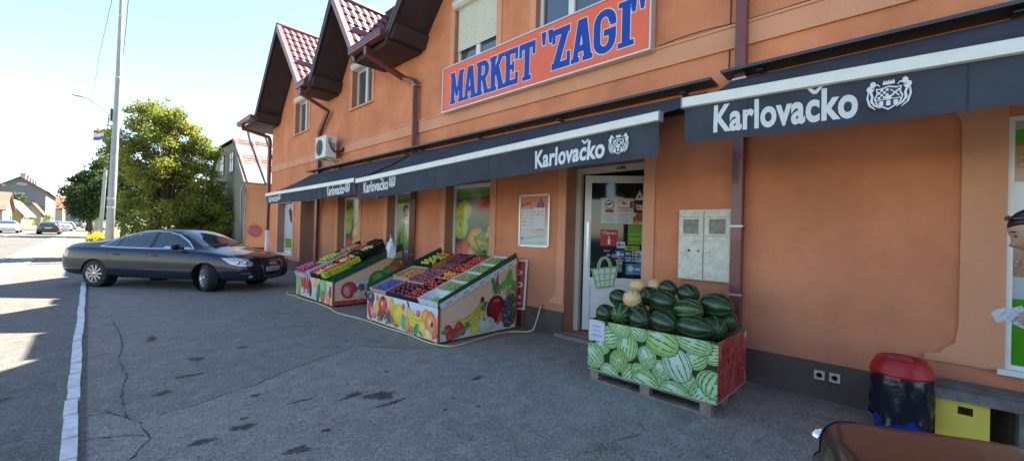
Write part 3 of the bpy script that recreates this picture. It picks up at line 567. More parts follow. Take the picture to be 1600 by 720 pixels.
for gi, (gy, hw, az) in enumerate(GAB):
    xe = FXE; xb = 8.6 if gi == 0 else (7.4 if gi == 1 else 9.6)
    m = MB(); T = .09
    for s in (1, -1):
        a = Vector((xe+.03, gy, az)); b = Vector((xe+.03, gy+s*hw, EAVE+.02)); a2 = Vector((xb, gy, az)); b2 = Vector((xb, gy+s*hw, EAVE+.02)); n = (b-a).cross(a2-a).normalized(); n = n if n.z > 0 else -n
        m.prism([a, b, b2, a2], tuple(-n*T))
    dr = m.build('gable_roof', BROWN, B)
    tiles(dr, gy, 1, gy-hw, EAVE+.02, gy, az, xe+.08, xb, dr); tiles(dr, gy, 1, gy+hw, EAVE+.02, gy, az, xe+.08, xb, dr)
    for s in (1, -1):     # barge boards
        m = MB(); a = Vector((xe, gy, az+.07)); b = Vector((xe, gy+s*(hw+.03), EAVE)); dz = Vector((0, 0, -.25))
        m.prism([a, b, b+dz*.8, a+dz], (-.035, 0, 0)); m.build('barge_board', BROWN if s > 0 else MARL, dr)
        m = MB(); d = (b-a).normalized(); m.prism([a+Vector((-.045, 0, .012)), b+Vector((-.045, 0, .012)), b+Vector((.09, 0, .012)), a+Vector((.09, 0, .012))], (0, 0, .03)); m.build('verge_flashing', MARL, dr)
    m = MB(); m.lathe([(.07, xe-.03), (.075, xe), (.075, xb)], (0, gy, az+.05), 'x', 12); m.build('ridge_cap', MARL, dr)
    # boxed eave returns under both gable feet
    for s in (1, -1):
        y = gy+s*hw; m = MB(); m.prism([(xe+.002, y+s*.02, EAVE-.09), (xe+.002, y-s*.20, EAVE-.09), (xe+.002, y-s*.34, EAVE+.16), (xe+.002, y-s*.12, EAVE+.10), (xe+.002, y+s*.02, EAVE)], (FX-xe-.003, 0, 0)); m.build('eave_return', BROWN, dr)
    # snow guard on the slope toward the camera
    t = .62; m = MB(); yy, zz = lerp(gy, gy-hw, t), lerp(az, EAVE, t); m.box((xe+.15, yy-.05, zz+.03), (xb-.3, yy-.02, zz+.17)); m.build('snow_guard', MARL, dr)
m = MB(); r_ = .006; m.tube([(FXE+.02, 15.5, 8.36), (FXE+.02, 15.5, 8.75)], r_, 5); m.tube([(FXE+.02, 15.5, 8.6), (FXE+.25, 15.5, 8.52), (6, 15.5, 8.5), (8, 15.5, 8.5)], r_, 5); m.build('lightning_rod', mat('steel', (.55, .55, .55), .3, metal=1), B)
gaps = [(17.98, 19.9), (12.44, 13.05), (8.05, 9.48), (.85, 1.95)]
for a, b in gaps: m = MB(); m.box((FXE+.04, a-.1, EAVE-.14), (FX-.002, b+.1, EAVE-.02)); m.build('soffit', BROWN, B)
m = MB()
m.box((FXE+.5, 18.7, EAVE-.13), (14.9, 19.85, EAVE-.03)); m.build('soffit', BROWN, B)
for a, b in gaps:
    m = MB(); P = [(FXE-.02, EAVE-.02), (FXE-.02, EAVE+.13), (FXE-.0, EAVE+.13), (FXE+.0, EAVE), (FXE+.0, EAVE)]
    x0 = FXE-.16; m.box((x0, a-.05, EAVE-.02), (x0+.012, b+.05, EAVE+.12)); m.box((x0, a-.05, EAVE-.032), (FXE-.005, b+.05, EAVE-.02)); m.box((x0+.012, a-.05, EAVE-.02), (FXE-.005, a-.038, EAVE+.12)); m.box((x0+.012, b+.038, EAVE-.02), (FXE-.005, b+.05, EAVE+.12)); m.box((FXE-.017, a-.1, EAVE-.02), (FXE-.005, b+.1, EAVE+.12))
    m.box((x0-.01, a-.05, EAVE+.095), (x0, b+.05, EAVE+.125)); m.box((x0-.008, a-.05, EAVE+.03), (x0, b+.05, EAVE+.045)); m.build('gutter', MAR, B)
def pipe(pts, w=.055, nm='downpipe'):
    m = MB(); m.tube(pts, w*1.35, 4, square=True); o = m.build(nm, MAR, B); return o
pp = pipe([(4.2, 8.75, 5.62), (4.2, 8.75, 5.42), (4.96, 8.45, 5.02), (5.0, 8.1, 4.88), (5.0, 8.0, 4.8), (5.0, 8.0, .1)])
pipe([(4.2, 12.8, 5.62), (4.2, 12.8, 5.42), (4.96, 12.75, 5.08), (5.0, 13.5, 4.55), (5.0, 13.5, 4.4), (5.0, 13.5, .1)])
p1 = pipe([(5.01, 1.41, 5.5), (5.01, 1.41, .1)])
p0 = pipe([(4.2, 19.3, 5.62), (4.2, 19.3, 5.42), (4.99, 18.78, 5.15), (5.03, 18.76, 5.0), (5.03, 18.76, 1.4)])
m = MB(); m.tube([(5.03, 18.76, 1.4), (5.03, 18.76, .05)], .075, 10); m.build('pipe_foot', WHITE, p0)
BR = mat('zinc', (.4, .41, .42), .4, metal=.8)
for z, yy, par in ((.93, 1.41, p1), (1.68, 1.41, p1), (3.3, 1.41, p1), (4.75, 8.0, pp), (1.0, 8.0, pp)): m = MB(); m.box((4.943, yy-.07, z), (5.09, yy+.07, z+.022)); m.build('pipe_clamp', BR, par)
m = MB(); m.tube([(5.09, 1.56, 5.4), (5.09, 1.55, 4.5), (5.09, 1.56, 3.5)], .006, 5); m.build('cable', DARKIN, B)
m = MB(); m.tube([(5.06, y, 3.99+.004*sin(y*3)) for y in [1.5-.1*i for i in range(30)]], .007, 5); m.tube([(5.06, y, 3.99+.03*sin((y-1.5)*3.3)) for y in [1.5+.1*i for i in range(10)]], .006, 5); m.build('cable', DARKIN, B)
# ================================================================ awnings
CANV = mat('dark_canvas', (.05, .058, .075), .85, var=.22, vscale=2.2, bump=.2, bscale=300, spec=.2); BAR = mat('cream_bar', (.74, .73, .66), .4, var=.06, vscale=6); DGREY = mat('dark_grey_cover', (.035, .045, .055), .45, var=.2, vscale=3)
LETW = mat('white_lettering', (.64, .66, .67), .6, attr=False)
def crest(m, O, w, h, U=(0, -1, 0), V=(0, 0, 1)):
    A = Art([(-9, -9), (9, -9), (9, 9), (-9, 9)]); c = (.72, .74, .76); k = (.04, .045, .06)
    def P(x, y): return (x*w, y*h)
    sh = [P(.2, .72), P(.3, .7), P(.5, .76), P(.7, .7), P(.8, .72), P(.78, .55), P(.84, .42), P(.78, .2), P(.5, .02), P(.22, .2), P(.16, .42), P(.22, .55)]
    A.k += 1; ctr = P(.5, .4)
    for i in range(12): A.cv([ctr, sh[i], sh[(i+1) % 12]], [c]*3, False)
    A.k += 1
    for i in range(12): A.cv([ctr, lc(sh[i], ctr, .12), lc(sh[(i+1) % 12], ctr, .12)], [k]*3, False)
    for i in range(4):
        for j in range(4):
            if (i+j) % 2 == 0: A.rect(*P(.25+.062*i, .38+.075*j), *P(.312+.062*i, .455+.075*j), c)
    A.strip([P(.54, .64), P(.75, .42)], [.03*w]*2, c); A.strip([P(.54, .42), P(.75, .62)], [.05*w]*2, c); A.ell(*P(.5, .4), .07*w, .07*h, 0, c)
    A.rect(*P(.22, .34), *P(.78, .365), c)
    for x in (.33, .5, .67): A.rect(*P(x-.05, .16+.04*abs(x-.5)), *P(x+.05, .28), c); A.ell(*P(x, .28), .05*w, .04*h, 0, c)
    A.rect(*P(.36, .8), *P(.64, .86), c)
    for i in range(5): A.poly([P(.36+.056*i, .86), P(.42+.056*i, .86), P(.39+.056*i, .94)], c)
    for s in (1, -1):
        X = lambda x: .5+s*(x-.5)
        A.ell(*P(X(.13), .86), .07*w, .09*h, 0, c); A.ell(*P(X(.07), .72), .09*w, .1*h, s*.5, c); A.strip([P(X(.16), .8), P(X(.24), .84), P(X(.3), .76)], [.05*w, .04*w, .02*w], c)
        A.strip([P(X(.06), .66), P(X(.12), .5), P(X(.1), .34), P(X(.18), .2), P(X(.32), .1)], [.07*w, .06*w, .07*w, .05*w, .02*w], c); A.strip([P(X(.02), .64), P(X(.0), .45), P(X(.06), .22), P(X(.2), .08)], [.03*w, .05*w, .05*w, .02*w], c)
        A.strip([P(X(.1), .77), P(X(.15), .7)], [.02*w, .02*w], k)
    A.put(m, O, U, V, eps=.0015)
def awning(ya, yb, zfa, zfb, vh, marks, label, arms, cz=3.34, zb=3.25):
    """ya > yb; front edge x=3.7, top of bar at zfa (left) and zfb (right)"""
    t = thing('awning', label, 'awning', (5.09, (ya+yb)/2, 3.3), group='dark striped awnings along the shop front')
    FXA = 3.70; zf = lambda y: lerp(zfb, zfa, (y-yb)/(ya-yb))
    n = max(6, int((ya-yb)/.25)); m = MB(); 
    for i in range(n):
        for j in range(8):
            P = []
            for a, b in ((i, j), (i+1, j), (i+1, j+1), (i, j+1)):
                y = lerp(yb+.02, ya-.02, a/n); s = b/8; x = lerp(4.98, FXA+.05, s); sag = -.035*sin(pi*s)-.008*sin(y*5)*sin(pi*s); P.append((x, y, lerp(zb, zf(y)-.012, s)+sag))
            m.poly(P, smooth=True)
    m.build('canopy', CANV, t)
    m = MB(); 
    for i in range(n):
        y0, y1 = lerp(yb, ya, i/n), lerp(yb, ya, (i+1)/n); z0, z1 = zf(y0), zf(y1); prof = [(FXA+.06, -.0), (FXA-.01, 0), (FXA-.02, -.012), (FXA-.02, -.085), (FXA-.0, -.092), (FXA+.06, -.092)]
        for k_ in range(6):
            a, b = prof[k_], prof[(k_+1) % 6]; m.poly([(a[0], y0, z0+a[1]), (a[0], y1, z1+a[1]), (b[0], y1, z1+b[1]), (b[0], y0, z0+b[1])])
    m.build('front_bar', BAR, t)
    m = MB()
    for y, s in ((yb, -1), (ya, 1)): m.box((FXA-.022, y, zf(y)-.094), (FXA+.062, y+s*.012, zf(y)+.002))
    m.build('end_cap', mat('grey_plastic', (.25, .25, .26), .5), t)
    m = MB(); nz = 6
    def vx(y, s): e = min(abs(y-ya), abs(y-yb)); return FXA+.018+s*(.014*sin(y*4.1)+.009*sin(y*9.3)+.02*sin(y*2))+.004*sin(y*17+s*4)*s+.02*s*s*math.exp(-e/.15)
    def drape(mb):      # lay the print into the hanging cloth
        for i_, p in enumerate(mb.v): mb.v[i_] = (vx(p[1], max(0, (zf(p[1])-.09-p[2])/vh))-.003+(p[0]-(FXA-.022)), p[1], p[2])
    N = n*3
    for i in range(N):
        for j in range(nz):
            P = []
            for a, b in ((i, j), (i+1, j), (i+1, j+1), (i, j+1)):
                y = lerp(yb+.01, ya-.01, a/N); s = b/nz; P.append((vx(y, s), y, zf(y)-.09-s*(vh+.012*sin(y*1.3))))
            m.poly(P[::-1], smooth=True)
    val = m.build('valance', CANV, t)
    m = MB()
    for k_, (yl, zl, w, h) in enumerate(marks):
        sx = .004
        O = (FXA-.022, yl, zl); zr = zf(yl-w)-zf(yl); U = Vector((0, -w, zr)).normalized()
        m = MB(); put_text(m, 'Karlovacko', O, U, (0, 0, 1), h*1.06, w, eps=.0, bold=.034, spacing=1.04)
        W_ = [max(v[0] for v in text_mesh(q, 1, bold=.034, spacing=1.04)[0]) for q in ('Karlovacko', 'Karlova', 'Karlovac')]; q0, q1 = W_[1]/W_[0]*w, W_[2]/W_[0]*w; cx_ = (q0+q1)/2+.012; hh = h*1.06/.7
        for s_ in (-1, 1): P = [(cx_, .62), (cx_, .70), (cx_+s_*.034, .80), (cx_+s_*.05, .77), (cx_+s_*.012, .62)]; P = P if s_ < 0 else P[::-1]; m.poly([Vector(O)+U*a+Vector((0, 0, 1))*b*hh for a, b in P])
        drape(m); m.build('lettering', LETW, val)
    for yl, zl, w, h in marks: m = MB(); crest(m, Vector((FXA-.022, yl-w-.05, zl-.0+(zf(yl-w)-zf(yl)))), .215, .22); xo = min(vx(yl-w-.05-.215*a_/4, b_/3*.9) for a_ in range(5) for b_ in range(4))-.004-(FXA-.022); m.v = [(p[0]+xo, p[1], p[2]) for p in m.v]; m.build('crest', PRINT, val)
    y = yb+1.18
    while y < ya-.3:
        m = MB()
        for j in range(nz): s0, s1 = j/nz, (j+1)/nz; m.poly([(vx(y, s0)-.002, y, zf(y)-.09-s0*vh), (vx(y+.012, s0)-.002, y+.012, zf(y)-.09-s0*vh), (vx(y+.012, s1)-.002, y+.012, zf(y)-.09-s1*vh), (vx(y, s1)-.002, y, zf(y)-.09-s1*vh)])
        m.build('seam', mat('canvas_seam', (.03, .034, .045), .9), val); y += 1.2
    m = MB(); m.tube([(4.975, yb+.03, zb-.045), (4.975, ya-.03, zb-.045)], .04, 10); m.build('roller', CANV, t)
    m = MB(); P = [(5.085, cz+.0), (4.83, cz+.018), (4.83, cz-.014), (4.836, cz-.014), (4.84, cz+.002), (5.085, cz-.02)]; m.prism([(x, yb-.06, z) for x, z in P], (0, ya-yb+.12, 0)); m.build('cover', DGREY, t)
    for y in [yb+.3+i*(ya-yb-.6)/max(1, int((ya-yb)/1.6)) for i in range(int((ya-yb)/1.6)+1)]:
        m = MB(); m.box((4.93, y-.03, zb+.03), (5.09, y+.03, zb+.045)); m.build('bracket', DGREY, t)
    m = MB(); m.box((5.02, yb+.04, 3.06), (5.085, ya-.04, 3.11)); m.build('rail', DGREY, t)
    for y, s in arms:
        zz = zf(y)-.06; m = MB(); m.tube([(5.0, y, 3.06), (4.35, y+s*.62, lerp(3.06, zz, .5)), (3.77, y+s*.03, zz)], .028, 6); m.tube([(5.0, y, 3.06), (5.0, y, 3.2)], .03, 6); m.build('arm', BEIGE, t)
    return t
awning(1.51, -2.6, 2.80, 2.68, .30, [(1.25, 2.462, .95, .205)], 'dark awning nearest the camera with the largest white lettering and crest', [(.9, -1), (-1.8, 1)], 3.385, 3.315)
awning(7.99, 1.73, 2.545, 2.725, .32, [(3.28, 2.335, .97, .185), (7.72, 2.255, .95, .18)], 'longest dark awning hanging over the entrance and the fruit stands', [(7.2, -1), (4.8, -1), (2.5, 1)])
awning(14.05, 8.07, 2.54, 2.57, .25, [(9.5, 2.275, .97, .185), (13.85, 2.275, .86, .17)], 'farthest dark awning below the air conditioner', [(13.2, -1), (9, 1)])
# ---------------- market sign
t = thing('shop_sign', 'long orange signboard reading MARKET in blue letters with white edging', 'sign', (5.07, 4.7, 3.93))
SY0, SY1, SZ0, SZ1, SX = 2.45, 6.92, 3.935, 4.835, 4.95
SO = mat('sign_orange', (.82, .135, .055), .45, var=.08, vscale=2); m = MB(); m.box((SX+.006, SY0+.02, SZ0+.02), (FX-.031, SY1-.02, SZ1-.02)); m.build('face', SO, t)
m = MB(); e = .022; m.box((SX-.01, SY0, SZ0), (FX-.033, SY0+e, SZ1)); m.box((SX-.01, SY1-e, SZ0), (FX-.033, SY1, SZ1)); m.box((SX-.009, SY0+e, SZ0), (FX-.034, SY1-e, SZ0+e)); m.box((SX-.009, SY0+e, SZ1-e), (FX-.034, SY1-e, SZ1)); m.build('frame', mat('alu', (.62, .62, .62), .35, metal=.6), t)
def arc(cx, cy, rx, ry, tx, ty, a0, a1, n=8):
    o = []
    for i in range(n):
        a, b = lerp(a0, a1, i/n), lerp(a0, a1, (i+1)/n); o.append([(cx+rx*cos(a), cy+ry*sin(a)), (cx+rx*cos(b), cy+ry*sin(b)), (cx+(rx-tx)*cos(b), cy+(ry-ty)*sin(b)), (cx+(rx-tx)*cos(a), cy+(ry-ty)*sin(a))])
    return o
R_ = lambda x0, y0, x1, y1: [(x0, y0), (x1, y0), (x1, y1), (x0, y1)]
H_ = pi/2
GL = {'M': [R_(.06, 0, .3, 1), R_(.7, 0, .94, 1), [(.06, 1), (.3, 1), (.56, .22), (.44, .22)], [(.7, 1), (.94, 1), (.56, .22), (.44, .22)], R_(0, 0, .36, .09), R_(.64, 0, 1, .09), R_(0, .91, .2, 1), R_(.8, .91, 1, 1)],
 'A': [[(.06, 0), (.26, 0), (.56, 1), (.32, 1)], [(.66, 0), (.96, 0), (.7, 1), (.42, 1)], R_(.22, .24, .78, .37), R_(0, 0, .36, .09), R_(.58, 0, 1, .09)],
 'R': [R_(.08, 0, .36, 1), R_(0, 0, .44, .09), R_(0, .91, .5, 1), R_(.3, .87, .55, 1), R_(.3, .44, .58, .56)]+arc(.55, .72, .4, .28, .27, .13, -H_, H_)+[[(.42, .5), (.66, .5), (.94, 0), (.66, 0)], R_(.62, 0, 1, .09)],
 'K': [R_(.08, 0, .36, 1), R_(0, 0, .44, .09), R_(0, .91, .44, 1), [(.34, .38), (.34, .6), (.66, 1), (.92, 1)], [(.4, .56), (.6, .7), (.98, 0), (.68, 0)], R_(.6, 0, 1.02, .09), R_(.58, .91, 1, 1)],
 'E': [R_(.08, 0, .36, 1), R_(0, 0, .95, .12), R_(0, .88, .92, 1), R_(.36, .44, .62, .56), R_(.8, 0, .95, .3), R_(.78, .7, .92, 1), R_(.56, .36, .66, .64)],
 'T': [R_(.36, 0, .64, 1), R_(0, .86, 1, 1), R_(0, .66, .13, 1), R_(.87, .66, 1, 1), R_(.24, 0, .76, .09)],
 'Z': [R_(.02, .86, .95, 1), R_(0, 0, .98, .14), [(0, 0), (.34, 0), (.95, 1), (.62, 1)], R_(.02, .66, .15, 1), R_(.85, 0, .98, .34)],
 'G': arc(.5, .7, .5, .3, .28, .14, 0, pi)+arc(.5, .3, .5, .3, .28, .14, pi, 2*pi)+[R_(0, .3, .28, .7), R_(.72, .3, 1, .46), R_(.5, .4, 1, .52), R_(.78, .62, 1, .72)],
 'I': [R_(.3, 0, .7, 1), R_(.08, 0, .92, .09), R_(.08, .91, .92, 1)],
 '"': [[(.0, 1), (.38, 1), (.3, .55), (.12, .55)], [(.6, 1), (.98, 1), (.9, .55), (.72, .55)]]}
LB = mat('sign_blue', (.004, .055, .36), .5, spec=.3); LWE = mat('sign_white', (.72, .70, .72), .5)
def letters(txt, u, z0, h, w, gap, mb_b, mb_w, quotes_h=1):
    for ch in txt:
        k = 0
        for P in GL[ch]:
            Q = [(u+x*w, z0+y*h) for x, y in P]; ar = sum(Q[i][0]*Q[(i+1) % len(Q)][1]-Q[(i+1) % len(Q)][0]*Q[i][1] for i in range(len(Q)))
            if ar < 0: Q = Q[::-1]
            cx = sum(q[0] for q in Q)/len(Q); cy = sum(q[1] for q in Q)/len(Q)
            # white edging: push every side outward
            E = []; G_ = []; n = len(Q); off = .021
            for i in range(n):
                a, b, c = Vector(Q[i-1]), Vector(Q[i]), Vector(Q[(i+1) % n]); d1 = (b-a).normalized(); d2 = (c-b).normalized(); n1 = Vector((d1.y, -d1.x)); n2 = Vector((d2.y, -d2.x)); v = (n1+n2)
                v = v/max(.35, v.length_squared)*2; E.append(b+v*off); G_.append(b+v*.009)
            k += 1
            mb_w.add([(SX+.004-.00003*k, -q[0], q[1]) for q in E], [tuple(range(n))]); mb_b.add([(SX+.001-.00003*k, -q[0], q[1]) for q in G_], [tuple(range(n))])
        u += (w*1.0+gap)
    return u
mb, mw = MB(), MB()
u = -6.65
for ch, w in (('M', .40), ('A', .35), ('R', .34), ('K', .36), ('E', .32), ('T', .34)): letters(ch, u, 4.065, .60, w, 0, mb, mw); u += w+.022
letters('"', -4.29, 4.02+.28, .42, .22, 0, mb, mw)
u = -4.07
for ch, w in (('Z', .34), ('A', .36), ('G', .34), ('I', .26)): letters(ch, u, 4.085, .60, w, 0, mb, mw); u += w+.03
letters('"', -2.74, 4.02+.25, .45, .2, 0, mb, mw)
mw.build('letter_edging', LWE, t); mb.build('lettering', LB, t)
# ---------------- air conditioner
t = thing('air_conditioner', 'white outdoor air conditioner unit with round fan grille above the farthest awning', 'air conditioner', (4.9, 12.3, 3.55))
ACW = mat('off_white_metal', (.66, .66, .62), .45, var=.07, vscale=6); ya, yb, za, zb = 12.68, 11.93, 3.56, 4.16
m = MB(); m.box((4.6, yb, za), (4.9, ya, zb)); m.box((4.59, yb-.01, zb-.03), (4.91, ya+.01, zb+.01)); m.build('casing', ACW, t)
m = MB(); m.lathe([(.21, 4.599), (.215, 4.59), (.235, 4.585), (.245, 4.6)], (0, (ya+yb)/2+.07, (za+zb)/2), 'x', 28, cap=False)
for i in range(7): m.lathe([(.03*i+.008, 4.585), (.03*i+.013, 4.582), (.03*i+.018, 4.585)], (0, (ya+yb)/2+.07, (za+zb)/2), 'x', 24, cap=False)
m.build('fan_grille', mat('grey_wire', (.2, .2, .19), .5), t)
m = MB(); m.lathe([(0.001, 4.5985), (.205, 4.598)], (0, (ya+yb)/2+.07, (za+zb)/2), 'x', 24); m.build('fan_opening', DARKIN, t)
m = MB(); m.box((4.66, yb-.016, 3.93), (4.76, yb, 4.1)); m.box((4.79, yb-.02, 3.72), (4.86, yb, 3.98)); m.build('valve_cover', mat('grey_plastic', (.25, .25, .26), .5), t)
m = MB(); m.tube([(4.72, yb-.01, 3.96), (4.74, yb-.07, 3.8), (4.85, yb-.09, 3.72), (5.0, yb-.12, 3.76), (5.09, yb-.12, 3.9)], .022, 8); m.tube([(4.8, yb-.02, 3.8), (4.88, yb-.1, 3.68), (5.02, yb-.15, 3.74), (5.09, yb-.15, 3.86)], .012, 6); m.build('pipe', DARKIN, t)
for y in (12.05, 12.55): m = MB(); m.box((4.56, y-.02, 3.53), (5.095, y+.02, 3.56)); m.box((5.07, y-.02, 3.25), (5.095, y+.02, 3.53)); m.prism([(4.7, y-.005, 3.53), (4.74, y-.005, 3.53), (5.08, y-.005, 3.3), (5.08, y-.005, 3.26)], (0, .01, 0)); m.build('bracket', ACW, t)
# ---------------- poster, meter box, sockets
t = thing('poster_frame', 'framed price poster with orange top on the wall left of the entrance', 'poster', (5.06, 4.46, 1.36))
w, h = .60, .80; A = Art([(0, 0), (w, 0), (w, h), (0, h)]); A.rect(0, 0, w, h*.35, (.55, .62, .5), (.62, .68, .6)); A.rect(0, h*.3, w, h, (.66, .45, .38), (.68, .16, .09)); A.ell(w*.2, h*.28, w*.5, h*.1, 0, (.6, .62, .55)); A.ell(w*.8, h*.3, w*.4, h*.1, 0, (.62, .55, .4))
A.ell(w*.72, h*.8, w*.13, h*.1, 0, (.12, .05, .25), (.3, .12, .4)); A.rect(w*.68, h*.86, w*.77, h*.97, (.25, .12, .15)); A.rect(w*.02, h*.35, w*.42, h*.74, (.68, .66, .68)); A.rect(w*.45, h*.33, w*.88, h*.76, (.67, .66, .68))
for i in range(3):
    for j in range(5):
        A.rect(w*(.05+.13*i), h*(.4+.068*j), w*(.12+.13*i), h*(.415+.068*j), (.3, .3, .35)); 
        if j > 2: A.rect(w*(.49+.13*i), h*(.4+.068*j), w*(.56+.13*i), h*(.415+.068*j), (.3, .3, .35))
for x, y in ((.06, .46), (.06, .38), (.6, .6)): A.rect(w*x, h*y, w*(x+.11), h*(y+.05), (.75, .45, .12))
A.rect(w*.6, h*.31, w*.85, h*.325, (.2, .2, .2)); A.strip([(w*.1, h*.12), (w*.5, h*.17), (w*.85, h*.19)], [.03, .03, .02], (.35, .5, .6)); A.rect(w*.02, h*.1, w*.12, h*.17, (.2, .35, .5)); A.rect(w*.1, h*.03, w*.9, h*.06, (.45, .55, .5))
m = MB(); m.box((5.075, 4.16, 1.36), (5.098, 4.76, 2.16), col=(.6, .6, .6)); A.put(m, (5.075, 4.76, 1.36), (0, -1, 0), (0, 0, 1)); put_text(m, 'BURN', (5.074, 4.74, 2.0), (0, -1, .14), (0, 0, 1), .05, .2, col=(.08, .09, .16), bold=.02); put_text(m, 'COOL', (5.074, 4.72, 1.93), (0, -1, .14), (0, 0, 1), .045, .16, col=(.5, .5, .55), bold=.02); m.build('poster', PRINT, t)
m = MB(); e = .03
m.box((5.06, 4.15-e+.01, 1.35), (5.099, 4.16, 2.17)); m.box((5.06, 4.76, 1.35), (5.099, 4.79, 2.17)); m.box((5.061, 4.16, 1.33), (5.0985, 4.76, 1.36)); m.box((5.061, 4.16, 2.16), (5.0985, 4.76, 2.19)); m.build('frame', mat('alu', (.62, .62, .62), .35, metal=.6), t)
t = thing('meter_cabinet', 'old white electric meter cabinet with two doors and chipped paint', 'cabinet', (5.05, 1.76, 1.06))
MC = mat('chipped_cream_paint', (.66, .62, .52), .55, var=.18, vscale=14, bump=.4, bscale=30)
m = MB(); m.box((5.03, 1.47, 1.055), (5.099, 2.065, 1.885)); m.build('case', MC, t)
for a, b in ((1.48, 1.757), (1.775, 2.055)):
    m = MB(); x0, x1 = 5.008, 5.029; wy0, wy1, wz0, wz1 = a+.05, b-.05, 1.6, 1.77
    for q in (((x0, a, 1.065), (x1, b, wz0-.03)), ((x0, a, wz1+.03), (x1, b, 1.875)), ((x0, a, wz0-.028), (x1, wy0, wz1+.028)), ((x0, wy1, wz0-.028), (x1, b, wz1+.028))): m.box(*q)
    m.box((x0-.006, wy0-.001, wz0-.02), (x1, wy1+.001, wz0)); m.box((x0-.006, wy0-.001, wz1), (x1, wy1+.001, wz1+.02)); m.box((x0-.005, a, 1.57), (x0, b, 1.575)); dd = m.build('door', MC, t)
    m = MB(); m.box((x0+.012, wy0+.001, wz0), (x0+.016, wy1-.001, wz1)); m.build('pane', mat('dusty_glass', (.16, .15, .12), .25, var=.5, vscale=12), dd)
    if a > 1.7:
        for y, c in ((1.93, (.02, .12, .08)), (1.82, (.3, .25, .2))): m = MB(); m.lathe([(.0, x0-.008), (.013, x0-.006), (.014, x0)], (0, y, 1.4), 'x', 12); m.build('lock', mat('lock'+str(y), c, .4, metal=.5), dd)
m = MB()
for i in range(46):
    a = rnd.choice((1.5, 1.6, 1.8, 1.9)); y = rnd.uniform(1.49, 2.05); z = rnd.choice((1.85, 1.83, 1.56, 1.5, 1.37, 1.34, 1.1))+rnd.uniform(-.012, .012); m.box((5.0065, y, z), (5.0085, y+rnd.uniform(.002, .005), z+rnd.uniform(.008, .035)))
m.build('paint_chips', mat('chip_brown', (.16, .12, .08), .9), t)
for y, lab in ((.655, 'left of the pair of outdoor power sockets on the dark plinth'), (.535, 'right of the pair of outdoor power sockets on the dark plinth')):
    t = thing('power_socket', lab, 'socket', (5.06, y, .235), group='power sockets on the plinth')
    m = MB(); m.box((5.045, y-.042, .195), (5.068, y+.042, .28)); m.build('plate', BEIGE, t); m = MB(); m.lathe([(.001, 5.047), (.02, 5.046), (.024, 5.038), (.028, 5.045)], (0, y, .237), 'x', 16); m.build('outlet', mat('socket_grey', (.25, .24, .2), .5), t)
t = thing('wall_lamp', 'small grey wall lamp under the awning beside the leek printed door', 'lamp', (5.05, 9.45, 2.38)); m = MB(); m.box((4.98, 9.4, 2.36), (5.07, 9.5, 2.42)); m.build('bracket', mat('grey_plastic', (.25, .25, .26), .5), t); m = MB(); m.lathe([(.0, 2.28), (.07, 2.3), (.06, 2.37), (.03, 2.4)], (4.93, 9.42, 0), 'z', 14); m.build('lamp_head', mat('grey_metal', (.3, .3, .3), .4, metal=.5), t)
# ================================================================ produce stands
WOOD = mat('raw_wood', (.38, .26, .15), .8, var=.3, vscale=9, bump=.2); GREEN = mat('dark_green_paint', (.012, .075, .035), .5, var=.2, vscale=8); BLK = mat('black_crate', (.014, .014, .016), .45); PEDGE = mat('red_brown_edge', (.28, .08, .03), .7, var=.2)
SKIN = (.66, .42, .3)
def stand(label, x0, x1, yl, yr, zf, zr, artf, arts, zbot=.03):
    t = thing('produce_stand', label, 'stand', ((x0+x1)/2, (yl+yr)/2, 0)); w = yl-yr; d = x1-x0
    m = MB(); m.box((x0, yr, zbot), (x0+.018, yl, zf), mi=0, col=(.62, .42, .3)); A = Art([(0, 0), (w, 0), (w, zf-zbot), (0, zf-zbot)]); artf(A, w, zf-zbot); A.put(m, (x0, yl, zbot), (0, -1, 0), (0, 0, 1)); m.build('front_panel', PAINTC, t)
    m = MB(); o = [(0, 0), (d, 0), (d, zr-zbot), (.0, zf-zbot-.02)]
    m.prism([(x0+.0185+u*(d-.02)/d, yr+.0, zbot+v) for u, v in o], (0, .016, 0), col=(.62, .42, .3)); A = Art(o); arts(A, d, zr-zbot); A.put(m, (x0+.0185, yr, zbot), (1, 0, 0), (0, 0, 1)); m.build('side_panel', PAINTC, t)
    m = MB(); m.prism([(x0+.0185+u*(d-.02)/d, yl-.016, zbot+v) for u, v in o], (0, .016, 0)); m.build('side_panel', GREEN, t)
    m = MB(); m.box((x1-.02, yr, .03), (x1, yl, zr)); m.build('back_panel', WOOD, t)
    m = MB(); m.box((x0-.012, yr-.012, 0), (x0+.03, yr-.0005, zf)); m.build('corner_post', PEDGE, t); m = MB(); m.box((x1-.03, yr-.012, 0), (x1+.01, yr-.0005, zr+.0)); m.build('corner_post', PEDGE, t)
    m = MB(); L = sqrt(d*d+(zr-zf)**2); dx, dz = d/L, (zr-zf)/L
    for y, s in ((yr, 1), (yl, -1)):
        a = (x0-.01, y-.014 if s > 0 else y-.006, zf-.02); m.prism([a, (a[0]+d+.01, a[1], zr-.0), (a[0]+d+.01-.05, a[1], zr+.13), (a[0]-.0, a[1], zf+.11)], (0, .02, 0))
    m.prism([(x0+.02, yl-.02, zf-.05), (x1-.03, yl-.02, zr-.05), (x1-.03, yl-.02, zr-.03), (x0+.02, yl-.02, zf-.03)], (0, -(w-.04), 0)); m.build('green_tray', GREEN, t)
    # frame on the sloping top: u along -Y, v up slope, w normal
    F = Matrix(((0, dx, -dz, x0+.03), (-1, 0, 0, yl-.03), (0, dz, dx, zf-.02), (0, 0, 0, 1)))
    return t, F, w-.06, L-.05
